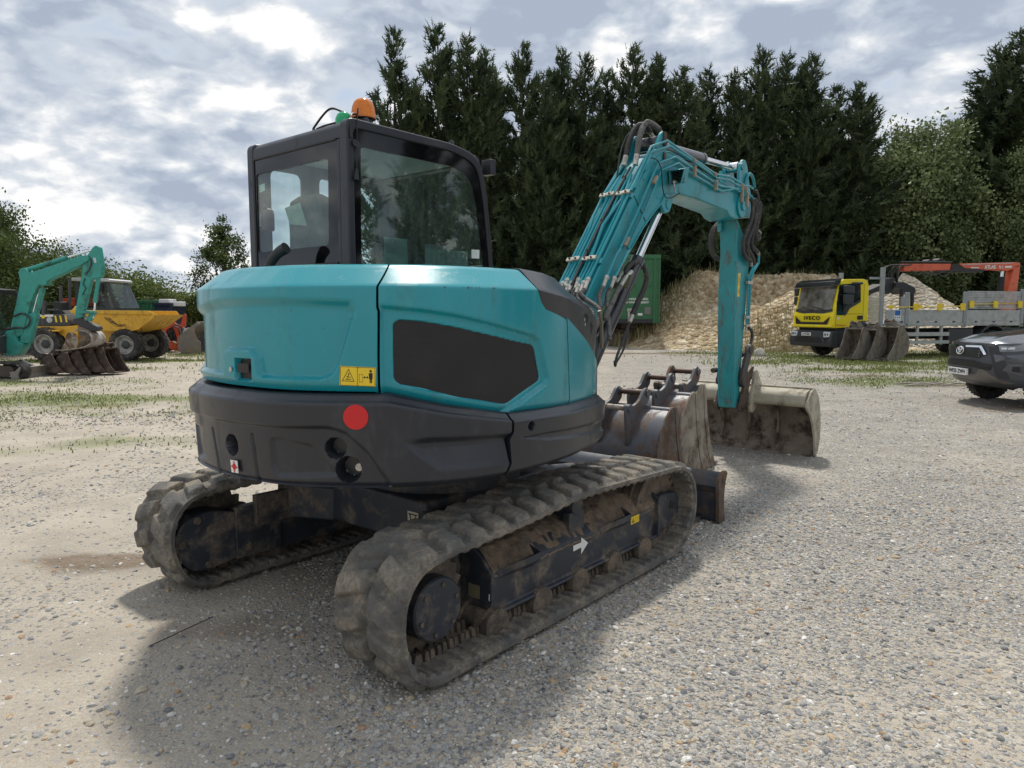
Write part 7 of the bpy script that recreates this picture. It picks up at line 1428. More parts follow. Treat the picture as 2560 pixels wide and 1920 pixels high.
    mast = rounded([(7.86, 1.3), (7.86, 2.5), (8.05, 3.30), (8.10, 3.52), (8.36, 3.60), (8.40, 3.45), (8.34, 2.6), (8.34, 1.3)], .03); m = MB(); m.prism(mast, 'y', c0, c1); CR = part(m, 'crane_mast', CRANE, bevel=.02)
    arm = rounded([(2.72, 3.52), (4.95, 3.56), (5.15, 3.56), (8.0, 3.67), (8.38, 3.66), (8.42, 3.50), (8.15, 3.42), (7.75, 3.32), (7.2, 3.36), (6.6, 3.32), (6.35, 3.36), (5.7, 3.32), (2.72, 3.24)], .03); m = MB(); m.prism(arm, 'y', c0, c1); AR = part(m, 'crane_boom', CRANE, bevel=.02)
    m = MB(); m.prism([(5.0, 3.24), (6.5, 3.26), (6.6, 3.36), (5.6, 3.40), (5.3, 3.56), (4.95, 3.56), (4.9, 3.3)], 'y', c0 - .03, c1 + .03); m.tube([(2.6, c0 + .05, 3.58), (5.0, c0 + .05, 3.62)], .04, 8); m.tube([(4.1, c0, 3.22), (5.4, c0, 3.30)], .05, 8); part(m, 'boom_ram', INK, AR, split=True)
    m = MB(); m.cyl((4.1, yc, 3.60), (4.1, yc + .3, 3.60), .13, n=16); m.cyl((4.6, yc, 3.62), (4.6, yc + .3, 3.62), .16, n=16); part(m, 'hose_reel', INK, AR, split=True)
    m = MB(); m.prism([(5.5, 3.52), (8.0, 3.62), (8.0, 3.65), (5.5, 3.555)], 'y', c0 - .006, c0 + .01); part(m, 'grey_strip', ALU, AR)
    text_mesh('lettering', 'ATLAS', .19, WHITE, AR, frame_mtx((6.85, c0 - .012, 3.455), (1, 0, .03), (0, 0, 1)), bold=.006); text_mesh('lettering', '92.2', .13, WHITE, AR, frame_mtx((7.40, c0 - .012, 3.465), (1, 0, .03), (0, 0, 1)), bold=.003); m = MB(); m.add([(7.6, c0 - .01, 3.44), (7.95, c0 - .01, 3.455), (7.95, c0 - .01, 3.53), (7.6, c0 - .01, 3.515)], [(0, 1, 2, 3)]); m.add([(5.9, c0 - .01, 3.40), (6.3, c0 - .01, 3.41), (6.3, c0 - .01, 3.45), (5.9, c0 - .01, 3.44)], [(0, 1, 2, 3)]); part(m, 'white_label', WHITE, AR, split=True)
    m = MB(); m.tube([(7.66, yc, 2.2), (7.66, yc, 3.10)], .12, 14); CY = part(m, 'lift_cylinder', INK); m = MB(); m.tube([(7.66, yc, 3.05), (7.68, yc, 3.36)], .07, 12); part(m, 'rod', CHROME, CY)
    r = random.Random(2); m = MB()
    for k in range(8): x = 2.35 + r.uniform(-.25, .4); m.tube(spline([(2.75 + r.uniform(0, .3), yc + r.uniform(-.2, .2), 3.5), (x - .1, yc + r.uniform(-.2, .2), 3.42), (x - .25, yc + r.uniform(-.2, .2), 3.1), (x - .15, yc, 2.8)], 5), .028, 6)
    for k in range(4): m.tube(spline([(3.0 + k * .4, c0 - .06, 3.26), (3.3 + k * .4, c0 - .07, 3.12 - .05 * (k % 2)), (3.7 + k * .4, c0 - .06, 3.25)], 5), .022, 6)
    part(m, 'crane_hose', HOSE, split=True)
    m = MB(); m.prism([(2.0, 2.95), (2.25, 3.0), (2.3, 2.6), (2.05, 2.35), (1.85, 2.5)], 'y', yc - .2, yc + .2); G = part(m, 'grab_head', CHASS, bevel=.02); m = MB(); m.prism([(2.2, 2.78), (2.55, 2.82), (3.1, 2.60), (3.14, 2.40), (2.7, 2.36), (2.5, 2.52), (2.2, 2.62)], 'y', yc - .35, yc + .35)
    for a, b in (((2.52, 2.5), (2.56, 1.5)), ((3.02, 2.5), (3.06, 1.5))): m.tube([(a[0], yc - .3, a[1]), (b[0], yc - .3, b[1])], .07, 8)
    part(m, 'grab', CHASS, G, split=True)
    m = MB(); m.prism([(.95, 2.45), (1.75, 2.75), (1.8, 2.55), (1.2, 2.36)], 'y', 1.0, 1.6); part(m, 'crane_foot', CHASS)
truck()
def grey_bucket_row():
    first = 0; lab = ['leftmost', 'middle one', 'rightmost and widest']
    for k, (px, Y, w, h) in enumerate(((2140, 24.9, .62, 1.12), (2186, 24.7, .42, 1.08), (2228, 24.5, .82, 1.18))):
        p = at(px, 902, Y); o = digging_bucket('digging_bucket', f'grey muddy bucket in front of the yellow truck, {lab[k]}', 0, -w / 2, w / 2, h, (BUCK_CL2, BUCK_CL2, BUCK_CL2, BUCK_IN), (-.13, .13), group='grey buckets in front of the truck', dep=.85)
        o.location = (p.x + .25, Y, .02); o.rotation_euler = (0, R(-3), R(180 + 30 - 3 * k))
BUCK_CL2 = M('grey_clay_bucket', (.20, .18, .15), .9, var=.25, scale=4, dirt=(.12, .075, .05), dirt_amt=.35, dirt_scale=5)
grey_bucket_row()
def trailer():
    a, b = at(1514, 638, 34), at(1648, 808, 34); E_ = empty('box_trailer', ((a.x + b.x) / 2, 34 + .2, 0), R(-3), 'green box trailer standing beside the earth mound', 'trailer'); w = b.x - a.x; z1, z0 = a.z, b.z; part = lambda mb, nm, mt, par=None, **k: mb.build(nm, mt, par or E_, **k)
    m = MB(); m.bb(-w / 2, w / 2, 0, 9.0, z0, z1); B = part(m, 'box', GREENP, bevel=.03); m = MB(); m.bb(-w / 2 - .03, w / 2 + .05, -.06, 0.02, z1 - .16, z1 + .03); m.bb(w / 2 - .28, w / 2 - .18, -.05, .0, z0, z1 - .16); m.bb(w / 2 - .03, w / 2 + .04, -.05, .02, z0, z1 - .16); part(m, 'frame_rail', GREENP, B, bevel=.01, split=True); m = MB(); m.bb(-w / 2, w / 2 - .28, -.03, 0, z0, z0 + .2); part(m, 'sill', CHASS, B)
    y = -.012; text_mesh('lettering', 'HEIGHT BASED', .135, WHITE, B, frame_mtx((.33, y, 2.30), (1, 0, 0), (0, 0, 1)), bold=.003); text_mesh('lettering', '5TH WHEEL HEIGHT', .135, WHITE, B, frame_mtx((.20, y, 2.14), (1, 0, 0), (0, 0, 1)), bold=.003); text_mesh('lettering', 'CS', .26, WHITE, B, frame_mtx((.02, y, 3.55), (1, 0, 0), (0, 0, 1)), bold=.004)
    m = MB(); m.bb(.62, .90, y - .03, 0, 1.58, 1.92); part(m, 'vent_panel', M('vent_grey', (.16, .16, .15), .8), B); m = MB(); m.bb(.30, .52, y - .005, 0, 1.52, 1.63); part(m, 'white_plate', WHITE, B); m = MB(); m.bb(-.22, .10, -.14, 0, 1.70, 1.86); m.bb(-.18, -.08, -.12, 0, 1.25, 1.72); m.bb(-.02, .06, -.12, 0, 1.25, 1.72); part(m, 'air_coupling', M('coupling_grey', (.38, .36, .33), .6, var=.3), B, bevel=.02)
    m = MB()
    for x in (-.75, .75): m.bb(x - .07, x + .07, .9, 1.1, .05, z0); m.bb(x - .14, x + .14, .85, 1.15, .0, .08)
    m.bb(-.8, .8, .95, 1.05, .75, .85); m.bb(-.4, .4, .6, 8.8, z0 - .25, z0); part(m, 'landing_leg', M('rusty_leg', (.06, .04, .03), .8), split=True)
    for yy in (6.6, 7.9):
        for x in (-1.05, 1.05): tyre(E_, (x, yy, .5), .5, .32, 'x', 26, .55, 1 if x > 0 else -1)
trailer()
def pickup():
    Yc = 12.90; T = empty('pickup_truck', (9.22, Yc, 0), 0, 'dark grey pickup parked at the right edge, front plate facing left', 'pickup'); part = lambda mb, nm, mt, par=None, **k: mb.build(nm, mt, par or T, **k)
    bow = lambda y: -1.0 + .45 * np.abs(np.asarray(y) / .93) ** 3.26
    def prof(z): return np.interp(z, [.36, .42, .52, .60, .68, .80, .88, .98, 1.07, 1.12], [.30, .16, .05, .02, .0, -.005, .0, .015, .03, .06])
    def P(y, z, o=0.0): return (float(bow(y) + prof(z) * (1 - .35 * abs(y / .93)) - o), y, z)
    ys = np.concatenate([np.linspace(-.93, .93, 61)]); zs = np.linspace(.36, 1.12, 34)
    def skin(y0, y1, z0, z1, n, k, o=0.0, fn=None):
        return [[P(y, z, o + (fn(y, z) if fn else 0)) for z in np.linspace(z0, z1, k)] for y in np.linspace(y0, y1, n)]
    m = MB(); m.grid(skin(-.93, .93, .36, 1.12, 80, 34)); BODY = part(m, 'front_bumper', M('pickup_bumper_grey', (.060, .064, .073), .42, var=.08))
    def quad(nm, mat, poly, o=.008, par=None, sp=.04):
        Q = np.array(poly); n = len(Q); pts = [Vector(p) for p in Q]; gx, gz = np.meshgrid(np.arange(Q[:, 0].min(), Q[:, 0].max(), sp), np.arange(Q[:, 1].min(), Q[:, 1].max(), sp)); d = sdf(gx.ravel(), gz.ravel(), Q); k = d < -sp * .3
        pts += [Vector((a, b)) for a, b in zip(gx.ravel()[k], gz.ravel()[k])]; r = delaunay_2d_cdt(pts, [(i, (i + 1) % n) for i in range(n)], [], 1, 1e-6)
        m = MB(); m.add([P(p.x, p.y, o) for p in r[0]], [tuple(f) for f in r[2]]); return part(m, nm, mat, par or BODY)
    GRL = quad('grille', INK, rounded([(.50, 1.06), (-.42, 1.07), (-.53, .93), (-.36, .86), (.44, .86), (.55, .93)], .02), .030)
    for k in range(4): z = .885 + k * .045; quad('grille_slat', M('slat_grey', (.12, .125, .13), .3), [(.46, z), (-.42, z), (-.44, z + .018), (.48, z + .018)], .040, GRL)
    CH = M('bright_chrome', (.85, .86, .88), .06, metal=1.0, var=.02, rvar=.01)
    quad('chrome_trim', CH, [(-.06, 1.068), (-.43, 1.078), (-.545, .93), (-.505, .92), (-.40, 1.045), (-.06, 1.04)], .044, GRL); quad('chrome_trim', CH, [(.16, 1.068), (.52, 1.068), (.60, .93), (.56, .92), (.48, 1.04), (.16, 1.045)], .044, GRL)
    def oval(cy, cz, a, b, w, o, n=26):
        m = MB(); m.tube([P(cy + a * math.cos(t), cz + b * math.sin(t), o) for t in np.linspace(0, 2 * math.pi, n, endpoint=False)], w, 6, closed=True); return m
    em = MB()
    for cy, cz, a, b in ((.045, .975, .098, .068), (.045, .987, .030, .050), (.045, 1.005, .062, .024)): q = oval(cy, cz, a, b, .010, .060); em.add(q.v, q.f)
    part(em, 'emblem', CH, GRL)
    quad('lower_grille', INK, [(.62, .655), (-.60, .655), (-.62, .755), (-.34, .78), (-.30, .81), (.40, .81), (.45, .78), (.66, .755)], .026); quad('bumper_bar', M('bar_grey', (.085, .088, .095), .4), [(.60, .765), (-.45, .765), (-.40, .785), (.56, .785)], .042)
    quad('skid_trim', M('satin_trim', (.16, .15, .14), .4, metal=.4), [(.50, .56), (-.30, .56), (-.40, .66), (-.48, .66), (-.68, .50), (-.83, .44), (-.72, .42), (-.40, .42), (.60, .42)], .012)
    for s_ in (-1, 1): quad('front_pillar', M('pillar_black', (.026, .028, .032), .45), [(s_ * .50, 1.08), (s_ * .66, 1.09), (s_ * .76, .86), (s_ * .80, .52), (s_ * .64, .50), (s_ * .60, .84)], .006)
    y0, y1 = .345, -.18; m = MB(); vs = [P(y, z, .05) for y, z in ((y0, .535), (y1, .535), (y1, .65), (y0, .65))]; xm = min(v[0] for v in vs) - .01; m.bb(xm - .008, xm + .03, y1, y0, .535, .65); PL = part(m, 'number_plate', M('plate_white', (.82, .82, .80), .4, var=.02), BODY); text_mesh('lettering', 'WF25 ZWH', .098, INK, PL, frame_mtx((xm - .010, (y0 + y1) / 2, .592), (0, -1, 0), (0, 0, 1)), sx=.92, bold=.0025)
    for s_ in (-1, 1):
        quad('headlight', M('smoked_lens', (.20, .22, .24), .08, var=.2, coat=1.0), [(s_ * .66, 1.085), (s_ * .925, 1.13), (s_ * .925, 1.01), (s_ * .80, .985), (s_ * .69, .985)], .010); quad('daylight_strip', M('strip_lens', (.72, .76, .78), .15), [(s_ * .70, 1.055), (s_ * .84, 1.068), (s_ * .84, 1.03), (s_ * .71, 1.02)], .016); quad('corner_panel', PICK, [(s_ * .62, .93), (s_ * .925, .95), (s_ * .925, .80), (s_ * .74, .83), (s_ * .66, .80)], .012); quad('fog_lamp_recess', INK, [(s_ * .80, .74), (s_ * .90, .745), (s_ * .90, .64), (s_ * .80, .65)], .010); quad('corner_guard', M('guard_mid_grey', (.10, .10, .105), .45), [(s_ * .74, .66), (s_ * .80, .78), (s_ * .925, .785), (s_ * .925, .745), (s_ * .84, .735), (s_ * .83, .655), (s_ * .925, .62), (s_ * .925, .58)], .016)
    # bonnet, wings, cab
    xs = np.linspace(0, 1, 26); yy = np.linspace(-.915, .915, 41); g = []
    for y in yy:
        x0 = float(bow(y)) + .03 * (1 - .35 * abs(y / .93)); row = []
        for t in xs:
            x = x0 + (.62 - x0) * t; z = 1.095 + .06 * (1 - (y / .93) ** 2) * min(1, t * 4) + .20 * t ** .8 + .028 * math.exp(-((abs(y) - .48) / .12) ** 2) * min(1, t * 4) - .06 * abs(y / .93) ** 6; z += .035 * min(1, t * 12) - .02; row.append((x, y, z))
        g.append(row)
    m = MB(); m.grid(g); part(m, 'bonnet', PICK)
    m = MB(); m.grid([[(float(bow(y)) + .02, y, z) for z in (1.07, 1.095, 1.115)] for y in np.linspace(-.62, .62, 30)]); part(m, 'bonnet_lip', PICK, bevel=0)
    wing = [(-.38, 1.12), (-.38, .42)] + [(.50 * math.cos(a), .39 + .50 * math.sin(a)) for a in np.linspace(math.pi - .1, .1, 14)] + [(.62, .40), (2.4, .42), (2.4, 1.05), (.62, 1.15), (.60, 1.30), (.2, 1.26)]
    for a, b in ((-.93, -.88), (.88, .93)): m = MB(); m.prism(wing, 'y', a, b); part(m, 'wing', PICK, bevel=.02)
    m = MB(); m.bb(-.55, 2.6, -.80, .80, .45, 1.05); part(m, 'chassis', INK)
    m = MB(); m.prism([(.55, 1.26), (1.35, 1.78), (2.3, 1.78), (2.4, 1.05), (.6, 1.05)], 'y', -.80, .80); part(m, 'cab', PICK, bevel=.05); m = MB(); m.add([(.535, -.72, 1.285), (.535, .72, 1.285), (1.27, .62, 1.765), (1.27, -.62, 1.765)], [(0, 1, 2, 3)]); part(m, 'windscreen', M('pickup_screen', (.05, .06, .07), .05, coat=1.0))
    for yw, f in ((-.79, -1), (.79, 1)): tyre(T, (.0, yw, .385), .39, .26, 'y', 34, .60, f, rimm=M('alloy', (.30, .30, .30), .35, metal=.6))
    m = MB(); m.prism([(-.70, .36), (-.45, .30), (-.30, .36), (-.30, .48), (-.70, .48)], 'y', -.55, .55); part(m, 'undertray', TRIM)
pickup()
def litter():
    r = random.Random(21); mt = M('grey_driftwood', (.34, .31, .27), .9, var=.2)
    for k in range(9):
        p = at(2290 + r.uniform(-10, 110), 955 + r.uniform(-14, 16), 15.9 + r.uniform(-.5, .5)); a = r.uniform(-.35, .15); L_ = r.uniform(.35, 1.0); m = MB(); m.tube([(-L_ / 2, 0, .02), (0, r.uniform(-.06, .06), .05), (L_ / 2, 0, .025)], [.018, .015, .008], 6); o = m.build('dead_branch', mt, None, loc=(p.x, p.y, .0), rz=a); tag(o, 'bleached dead branch in the pile beside the pickup', 'branch', 'dead branches by the pickup')
    p = at(1900, 888, 27.2); bm = bmesh.new(); bmesh.ops.create_icosphere(bm, subdivisions=2, radius=.22)
    for v in bm.verts: v.co = v.co * (1 + .35 * (mnoise.noise(v.co * 5)))
    m = MB(); m.add([v.co for v in bm.verts], [[v.index for v in f.verts] for f in bm.faces]); bm.free(); o = m.build('boulder', M('pale_boulder', (.42, .40, .35), .9), None, loc=(p.x, p.y, .10)); tag(o, 'pale boulder lying alone at the foot of the earth mound', 'boulder')
    a = at(350, 1635, 3.46); m = MB(); m.tube([(0, 0, .012), (.10, .17, .02), (.17, .34, .012)], .0028, 5); o = m.build('twig', M('dark_twig', (.05, .04, .03), .9), None, loc=(-1.79, 3.36, .0)); tag(o, 'thin dark twig lying on the gravel near the left track', 'twig')
    # tip of one more machine's arm reaching in from the right
    E_ = empty('excavator_arm', (15.4, 21.0, 0), 0, 'teal tip of another excavator arm poking in at the right edge', 'excavator'); m = MB(); m.prism([(.0, 4.75), (.10, 4.95), (.6, 5.05), (3.0, 4.4), (3.0, 4.0), (.2, 4.55)], 'y', -.12, .12); m.build('boom', TEAL2, E_, bevel=.02); m = MB(); m.prism([(.02, 4.78), (.28, 4.82), (.75, 3.0), (.70, 1.2), (.50, 1.2), (.45, 3.0)], 'y', -.10, .10); 
    m.build('arm', TEAL2, E_, bevel=.02); m = MB(); m.prism(rounded([(.45, 1.25), (.75, 1.25), (.95, .7), (.85, .1), (.35, .05), (.25, .3), (.6, .5)], .04), 'y', -.35, .35); m.build('bucket', BUCK_BL, E_); m = MB(); m.bb(2.8, 4.6, -1.0, 1.0, .7, 1.7); m.prism([(2.9, 4.4), (3.3, 4.2), (3.4, 1.6), (2.9, 1.6)], 'y', -.15, .15); m.build('body', TEAL, E_, bevel=.05, split=True); m = MB(); m.bb(2.4, 4.9, -1.1, -.7, 0, .65); m.bb(2.4, 4.9, .7, 1.1, 0, .65); m.build('rubber_track', TYRE, E_, bevel=.1, split=True)
litter()
# ------------------------------------------------------------------ trees
BARK = M('bark', (.055, .042, .032), .95, var=.3, scale=5)
CON = leaf_material('conifer_foliage', (.020, .034, .018), (.095, .130, .055), .7, .18)
CON_B = leaf_material('brown_conifer_foliage', (.030, .028, .014), (.075, .066, .032), .8, .05)
LEAF_D = leaf_material('dark_leaves', (.030, .050, .014), (.105, .150, .040), .6, .3)
LEAF_M = leaf_material('mid_leaves', (.06, .09, .022), (.17, .21, .06), .6, .3)
LEAF_Y = leaf_material('yellow_green_leaves', (.09, .12, .022), (.24, .27, .06), .6, .3)
LEAF_G = leaf_material('grey_green_leaves', (.07, .10, .035), (.24, .29, .13), .55, .25)
def tris(name, A, mat, parent, tone):
    n = len(A); o = np_mesh(name, A.reshape(-1, 3), np.arange(n * 3).reshape(-1, 3), mat, parent, smooth=False)
    a = o.data.attributes.new('tone', 'FLOAT', 'POINT'); a.data.foreach_set('value', np.repeat(tone, 3).astype(np.float32)); return o
def unit(v): return v / (np.linalg.norm(v, axis=-1, keepdims=True) + 1e-9)
def sprays(P, D, L, rg, k=7, wid=.135):
    """feathery sprays: P base, D direction, L length -> triangles"""
    n = len(P); up = unit(np.cross(D, rg.normal(0, 1, (n, 3)))); out = []
    side = np.cross(D, up)
    for i in range(k):
        t = .12 + .80 * i / (k - 1) if i < k - 1 else 0.0; s_ = 1 if i % 2 else -1
        b = P + D * (L * t)[:, None]
        if i == k - 1: d = D; ln = L
        else: d = unit(D * .8 + side * s_ * rg.uniform(.5, .9, (n, 1)) + up * rg.normal(0, .25, (n, 1))); ln = L * (.62 - .42 * t)
        w = unit(np.cross(d, up + .3 * rg.normal(0, 1, (n, 3)))) * (ln * wid)[:, None]
        out.append(np.stack([b - w, b + w, b + d * ln[:, None]], 1))
    return np.concatenate(out), k
def conifer_mesh(seed, h, r, leaders=1, bare=.06, mat=None, dens=1.0):
    rg = np.random.default_rng(seed); E_ = empty('conifer', (0, 0, 0)); m = MB(); P = []; D = []; L = []; T = []
    tops = [(0, 0, h, r)] + [(rg.uniform(-1, 1) * r * .55, rg.uniform(-.6, .6) * r * .4, h * rg.uniform(.80, .95), r * .6) for _ in range(leaders - 1)]
    for (tx, ty, th, tr_) in tops:
        m.tube([(tx * .25, ty * .25, 0), (tx * .55, ty * .55, th * .35), (tx, ty, th * .75), (tx, ty, th)], [.20, .15, .07, .012], 7)
        nb = int(th * 10.5 * dens)
        for q in range(nb):
            f = (q + rg.random()) / nb; f = bare + (1 - bare) * f; z = th * f
            R_ = tr_ * (min(1, .70 + f * 1.2) * (1 - f) ** .78 * 1.30 + .04) * rg.uniform(.55, 1.22) * (1 + .25 * math.sin(f * 19 + seed)); az = rg.uniform(0, 2 * math.pi); lift = rg.uniform(.15, .55) + .75 * f
            k = min(1, f * 1.35); bx, by = tx * (.25 + .75 * k), ty * (.25 + .75 * k); d = np.array([math.cos(az), math.sin(az), 0])
            pts = [np.array([bx, by, z]) + d * R_ * t + np.array([0, 0, R_ * (lift * t * t - .10 * t)]) for t in (0, .5, 1)]
            if R_ > .7 and q % 2 == 0: m.tube(pts, [.035, .022, .006], 4, cap=False)
            ns = int((5 + 11 * R_) * dens); t = rg.uniform(.18, 1.02, ns) ** .8; cen = np.array([bx, by, z]) + d * (R_ * t)[:, None] + np.c_[np.zeros(ns), np.zeros(ns), R_ * (lift * t * t - .10 * t)]
            tang = unit(d + np.array([0, 0, lift * 1.3]) + 0 * cen); dd = unit(tang * 1.0 + rg.normal(0, .50, (ns, 3)) + np.array([0, 0, .28])); P.append(cen + rg.normal(0, .10, (ns, 3))); D.append(dd); L.append(rg.uniform(.30, .78, ns) * (1.0 if f < .9 else .75)); T.append(np.clip(rg.normal(.42, .22) + .22 * t - .1 + rg.normal(0, .10, ns), 0, 1))
    m.build('trunk', BARK, E_); P, D, L, T = map(np.concatenate, (P, D, L, T)); A, k = sprays(P, D, L, rg, 6); tris('crown', A, mat or CON, E_, np.tile(T, k)); return E_
def leaf_mesh(name, seed, h, rx, rz0, mat, ncl=80, nl=90, ls=.16, shape='round', droop=0.0, spread=.42):
    rg = np.random.default_rng(seed); E_ = empty(name, (0, 0, 0)); m = MB(); cz = (h + rz0) / 2; hz = (h - rz0) / 2; C_ = []
    while len(C_) < ncl:
        p = rg.normal(0, 1, 3); p = p / np.linalg.norm(p) * rg.uniform(.35, 1.0) ** .5
        f = (p[2] + 1) / 2; w = 1.0 if shape == 'round' else (1.15 * (1 - f) ** .6 + .10)
        C_.append([p[0] * rx * w * rg.uniform(.75, 1.1), p[1] * rx * w * rg.uniform(.75, 1.1), cz + p[2] * hz * rg.uniform(.85, 1.08)])
    C_ = np.array(C_); m.tube([(0, 0, 0), (.1, .05, h * .3), (.02, 0, h * .75)], [max(.06, h * .020), h * .014, .02], 7)
    for c in C_[::2]:
        z0 = max(.15 * h, c[2] * .55); m.tube([(0, 0, z0), (c[0] * .5, c[1] * .5, (z0 + c[2]) / 2 + .1), tuple(c)], [.04, .025, .008], 4, cap=False)
    m.build('trunk', BARK, E_); P = []; T = []
    for c in C_:
        n = int(nl * rg.uniform(.5, 1.4)); s_ = rg.uniform(.6, 1.25) * spread * max(.7, rx * .42); P.append(c + rg.normal(0, 1, (n, 3)) * s_ * [1, 1, .75] - np.c_[np.zeros(n), np.zeros(n), droop * rg.random(n)]); T.append(np.clip(rg.normal(.45, .2) + rg.normal(0, .16, n) + .12 * (c[2] - cz) / hz, 0, 1))
    P = np.concatenate(P); T = np.concatenate(T); n = len(P); P[:, 2] = np.maximum(P[:, 2], .05)
    d = unit(rg.normal(0, 1, (n, 3)) + [0, 0, -.35 * droop]); u = unit(np.cross(d, rg.normal(0, 1, (n, 3)))); L = (ls * rg.uniform(.6, 1.35, n))[:, None]
    A = np.concatenate([np.stack([P, P + d * L * .5 + u * L * .34, P + d * L], 1), np.stack([P, P + d * L, P + d * L * .5 - u * L * .34], 1)]); tris('crown', A, mat, E_, np.tile(T, 2)); return E_
ORD = ['first', 'second', 'third', 'fourth', 'fifth', 'sixth', 'seventh', 'eighth', 'ninth', 'tenth', 'eleventh', 'twelfth', 'thirteenth', 'fourteenth', 'fifteenth', 'sixteenth', 'seventeenth', 'eighteenth', 'nineteenth', 'twentieth']
def conifers():
    protos = []
    specs = [(1, 1), (2, 2), (3, 1), (4, 2), (5, 1), (6, 2)]
    for sd_, ld in specs: protos.append(conifer_mesh(sd_, 17.0, 2.65, ld, bare=.05))
    used = set()
    # pixel of the top, depth, which, width factor
    row = [(984, 84, 42, 0, .92), (1048, 250, 44, 4, .8), (1093, 74, 43, 1, 1.0), (1168, 102, 42, 3, .95), (1232, 178, 44, 2, .9), (1306, 118, 42, 4, .95), (1362, 212, 40.5, 5, .85), (1405, 142, 43, 1, .92), (1462, 150, 42, 2, .95), (1520, 190, 44, 0, .9), (1583, 128, 42.5, 3, 1.0), (1650, 148, 43, 5, .95), (1704, 176, 41.5, 4, .95), (1772, 182, 44, 2, .95), (1836, 190, 42, 1, .9), (1906, 132, 42.5, 5, 1.05), (1968, 146, 43.5, 3, .95), (2030, 150, 42, 0, .95), (2086, 226, 43, 2, .95), (2150, 214, 42, 4, 1.0)]
    def place(k, x, y, h, w, rz, label, group):
        p = protos[k]
        o = p if k not in used else copy_tree(p)
        used.add(k); o.location = (x, y, 0); s_ = h / 17.0; o.scale = (s_ * w, s_ * w, s_); o.rotation_euler = (0, 0, rz); tag(o, label, 'tree', group)
    for i, (px, py, Y, k, w) in enumerate(row):
        p = at(px, py, Y); place(k, p.x, Y, p.z, w * 17.0 / p.z * 1.02, i * 1.9, f'tall dark conifer, {ORD[i]} from the left in the row behind the yard', 'conifers in the row behind the yard')
    for i, (px, py, Y, k, w) in enumerate(((2452, 262, 45, 3, 1.2), (2500, 130, 44, 1, 1.3), (2575, 70, 43, 5, 1.4), (2410, 430, 44, 2, 1.1), (2540, 380, 42, 4, 1.2))):
        p = at(px, py, Y); place(k, p.x, Y, p.z, w * 1.05, 2 + i * 2.3, ['big conifer left of the tallest one at the right edge', 'very tall conifer next to the right edge, behind the crane', 'tallest conifer, cut off by the right edge', 'shorter conifer behind the pale leafy tree by the truck', 'dense conifer rising right above the orange crane boom'][i], 'big conifers at the right')
    for i in range(15):
        px = 1000 + i * 84; p = at(px, 300 + 40 * math.sin(i * 2.1), 46.5); place(i % 6, p.x, 46.5 + (i % 3) * .6, p.z, 1.15, i * 1.1, 'conifer filling in the gaps behind the front row of the tree belt', 'conifers of the rear row')
    for i, (x, y, h) in enumerate(((29, 9.5, 15), (31, 6.2, 12), (30, 13.5, 17), (34, 2.0, 13))): place(i, x, y, h, 1.1, i * 1.3, 'conifer of the tree belt beyond the right edge of the yard', 'conifers past the right edge')
conifers()
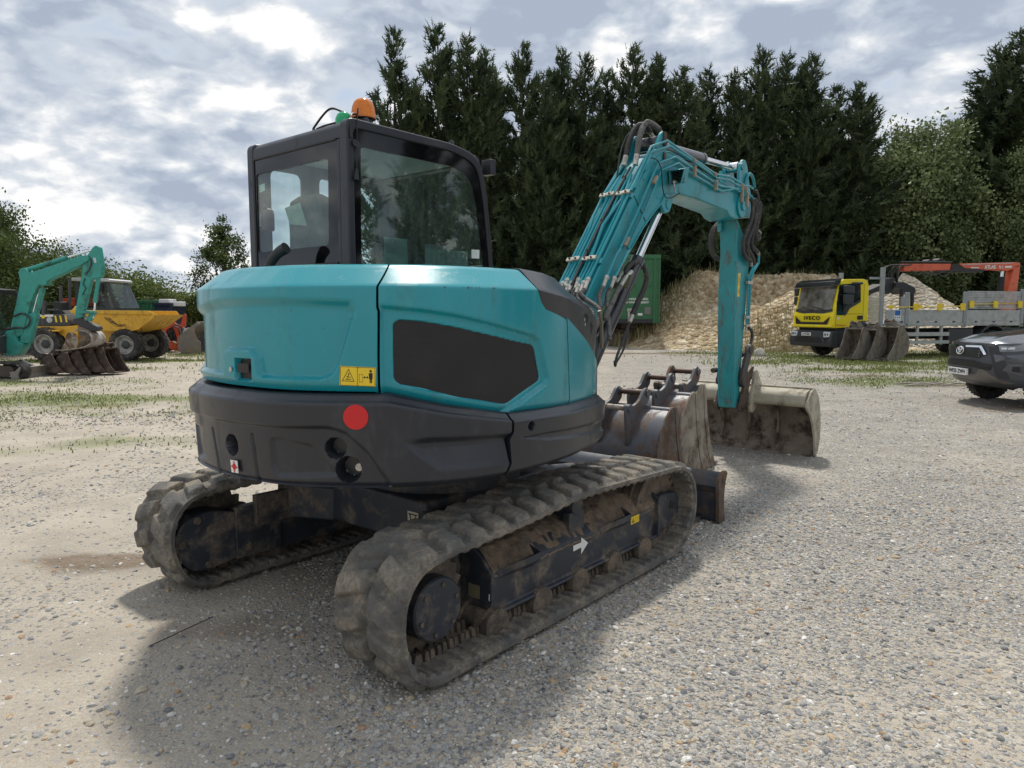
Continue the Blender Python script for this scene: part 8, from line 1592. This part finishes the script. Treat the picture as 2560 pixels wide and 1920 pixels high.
def broadleaves():
    def put(o, px, py, Y, label, group=None, cat='tree', h0=None, w=1.0, rz=0):
        p = at(px, py, Y); s_ = p.z / h0; o.location = (p.x, Y, 0); o.scale = (s_ * w, s_ * w, s_); o.rotation_euler = (0, 0, rz); tag(o, label, cat, group)
    A = leaf_mesh('broadleaf_tree', 21, 6.5, 2.7, .3, LEAF_D, 130, 230, .13, spread=.36); B = leaf_mesh('broadleaf_tree', 22, 6.0, 2.6, .2, LEAF_M, 120, 210, .13, spread=.36)
    put(A, -46, 496, 31, 'tall dark green leafy tree at the left edge', 'leafy trees on the left', h0=6.5, w=.86)
    put(copy_tree(A), -50, 560, 27, 'dark leafy tree cut off by the left edge, behind the mini excavator', 'leafy trees on the left', h0=6.5, w=1.0, rz=2)
    put(B, 92, 598, 33, 'mid green leafy tree behind the teal boom of the mini excavator', 'leafy trees on the left', h0=6.0, w=1.0)
    put(copy_tree(B), 168, 618, 34, 'bushy green tree between the two arms of the mini excavator', 'leafy trees on the left', h0=6.0, w=1.0, rz=1.5); put(copy_tree(A), 120, 668, 30.8, 'dark shrubby tree right behind the dumper roll bars', 'leafy trees on the left', h0=6.5, w=1.5, rz=4)
    S = leaf_mesh('willow_bush', 31, 4.2, 2.3, .1, LEAF_M, 130, 170, .13, droop=.5); put(S, 272, 652, 38, 'arching light green bush behind the loader cab', 'bushes behind the loader', 'bush', 4.2, 1.25); put(copy_tree(S), 345, 700, 37.5, 'low spreading bush right of the loader cab', 'bushes behind the loader', 'bush', 4.2, 1.35, 2)
    Y_ = leaf_mesh('yellow_bush', 33, 2.6, 2.0, .05, LEAF_Y, 100, 100, .15)
    for i, (px, py, Y, w) in enumerate(((405, 738, 50, 1.5), (452, 742, 46, 1.4), (500, 752, 40, 1.0), (380, 752, 58, 1.6))): put(Y_ if i == 0 else copy_tree(Y_), px, py, Y, ['yellow green bush above the navy box', 'bright yellow green bush left of the small dark tree', 'yellow green bush under the small dark tree', 'far yellow green bush above the green skip'][i], 'yellow green bushes', 'bush', 2.6, w, i * 1.4)
    D_ = leaf_mesh('small_tree', 41, 7.0, 2.3, .8, LEAF_D, 110, 150, .12, shape='cone', spread=.25); put(D_, 556, 545, 39, 'small dark upright tree just left of the excavator cab', None, 'tree', 7.0, 1.0)
    G = leaf_mesh('pale_tree', 51, 9.0, 2.3, .6, LEAF_G, 190, 220, .14, droop=.3, spread=.36); put(G, 2310, 262, 42.5, 'pale grey green leafy tree standing in front of the right conifers', 'pale leafy trees on the right', 'tree', 9.0, .98); put(copy_tree(G), 2352, 360, 42, 'lower pale leafy tree beside the orange crane', 'pale leafy trees on the right', 'tree', 9.0, .85, 2); put(copy_tree(G), 2600, 330, 40, 'pale leafy tree at the very right edge', 'pale leafy trees on the right', 'tree', 9.0, .8, 4)
    U = leaf_mesh('undergrowth_bush', 61, 2.6, 1.9, .0, LEAF_D, 70, 90, .18)
    for i, (x, y, s_) in enumerate(((-9.5, 41, 1), (-6.2, 40, .9), (-2.8, 41, 1.05), (.6, 40.4, .85), (3.2, 41, 1.1), (5.6, 41.5, 1.0))): o = U if i == 0 else copy_tree(U); o.location = (x, y, 0); o.scale = (s_ * 1.1, s_, s_); o.rotation_euler = (0, 0, i * 1.7); tag(o, 'dark undergrowth bush at the foot of the conifer row', 'bush', 'undergrowth below the conifers')
    rg = np.random.default_rng(5); n = 26000; X = rg.uniform(-110, 110, n); Yv = 105 + rg.uniform(-2, 2, n); Z = rg.uniform(0, 1, n) * (3.6 + 1.4 * lat_noise(X, Yv * 0, .09, 8)); P = np.c_[X, Yv, Z]; d = unit(rg.normal(0, 1, (n, 3))); u = unit(np.cross(d, rg.normal(0, 1, (n, 3)))); L = rg.uniform(.35, .9, (n, 1)); o = tris('far_hedge', np.stack([P, P + d * L * .5 + u * L * .4, P + d * L], 1), LEAF_M, None, rg.random(n)); tag(o, 'distant hedge line beyond the field on the horizon', 'hedge', kind='stuff')
broadleaves()
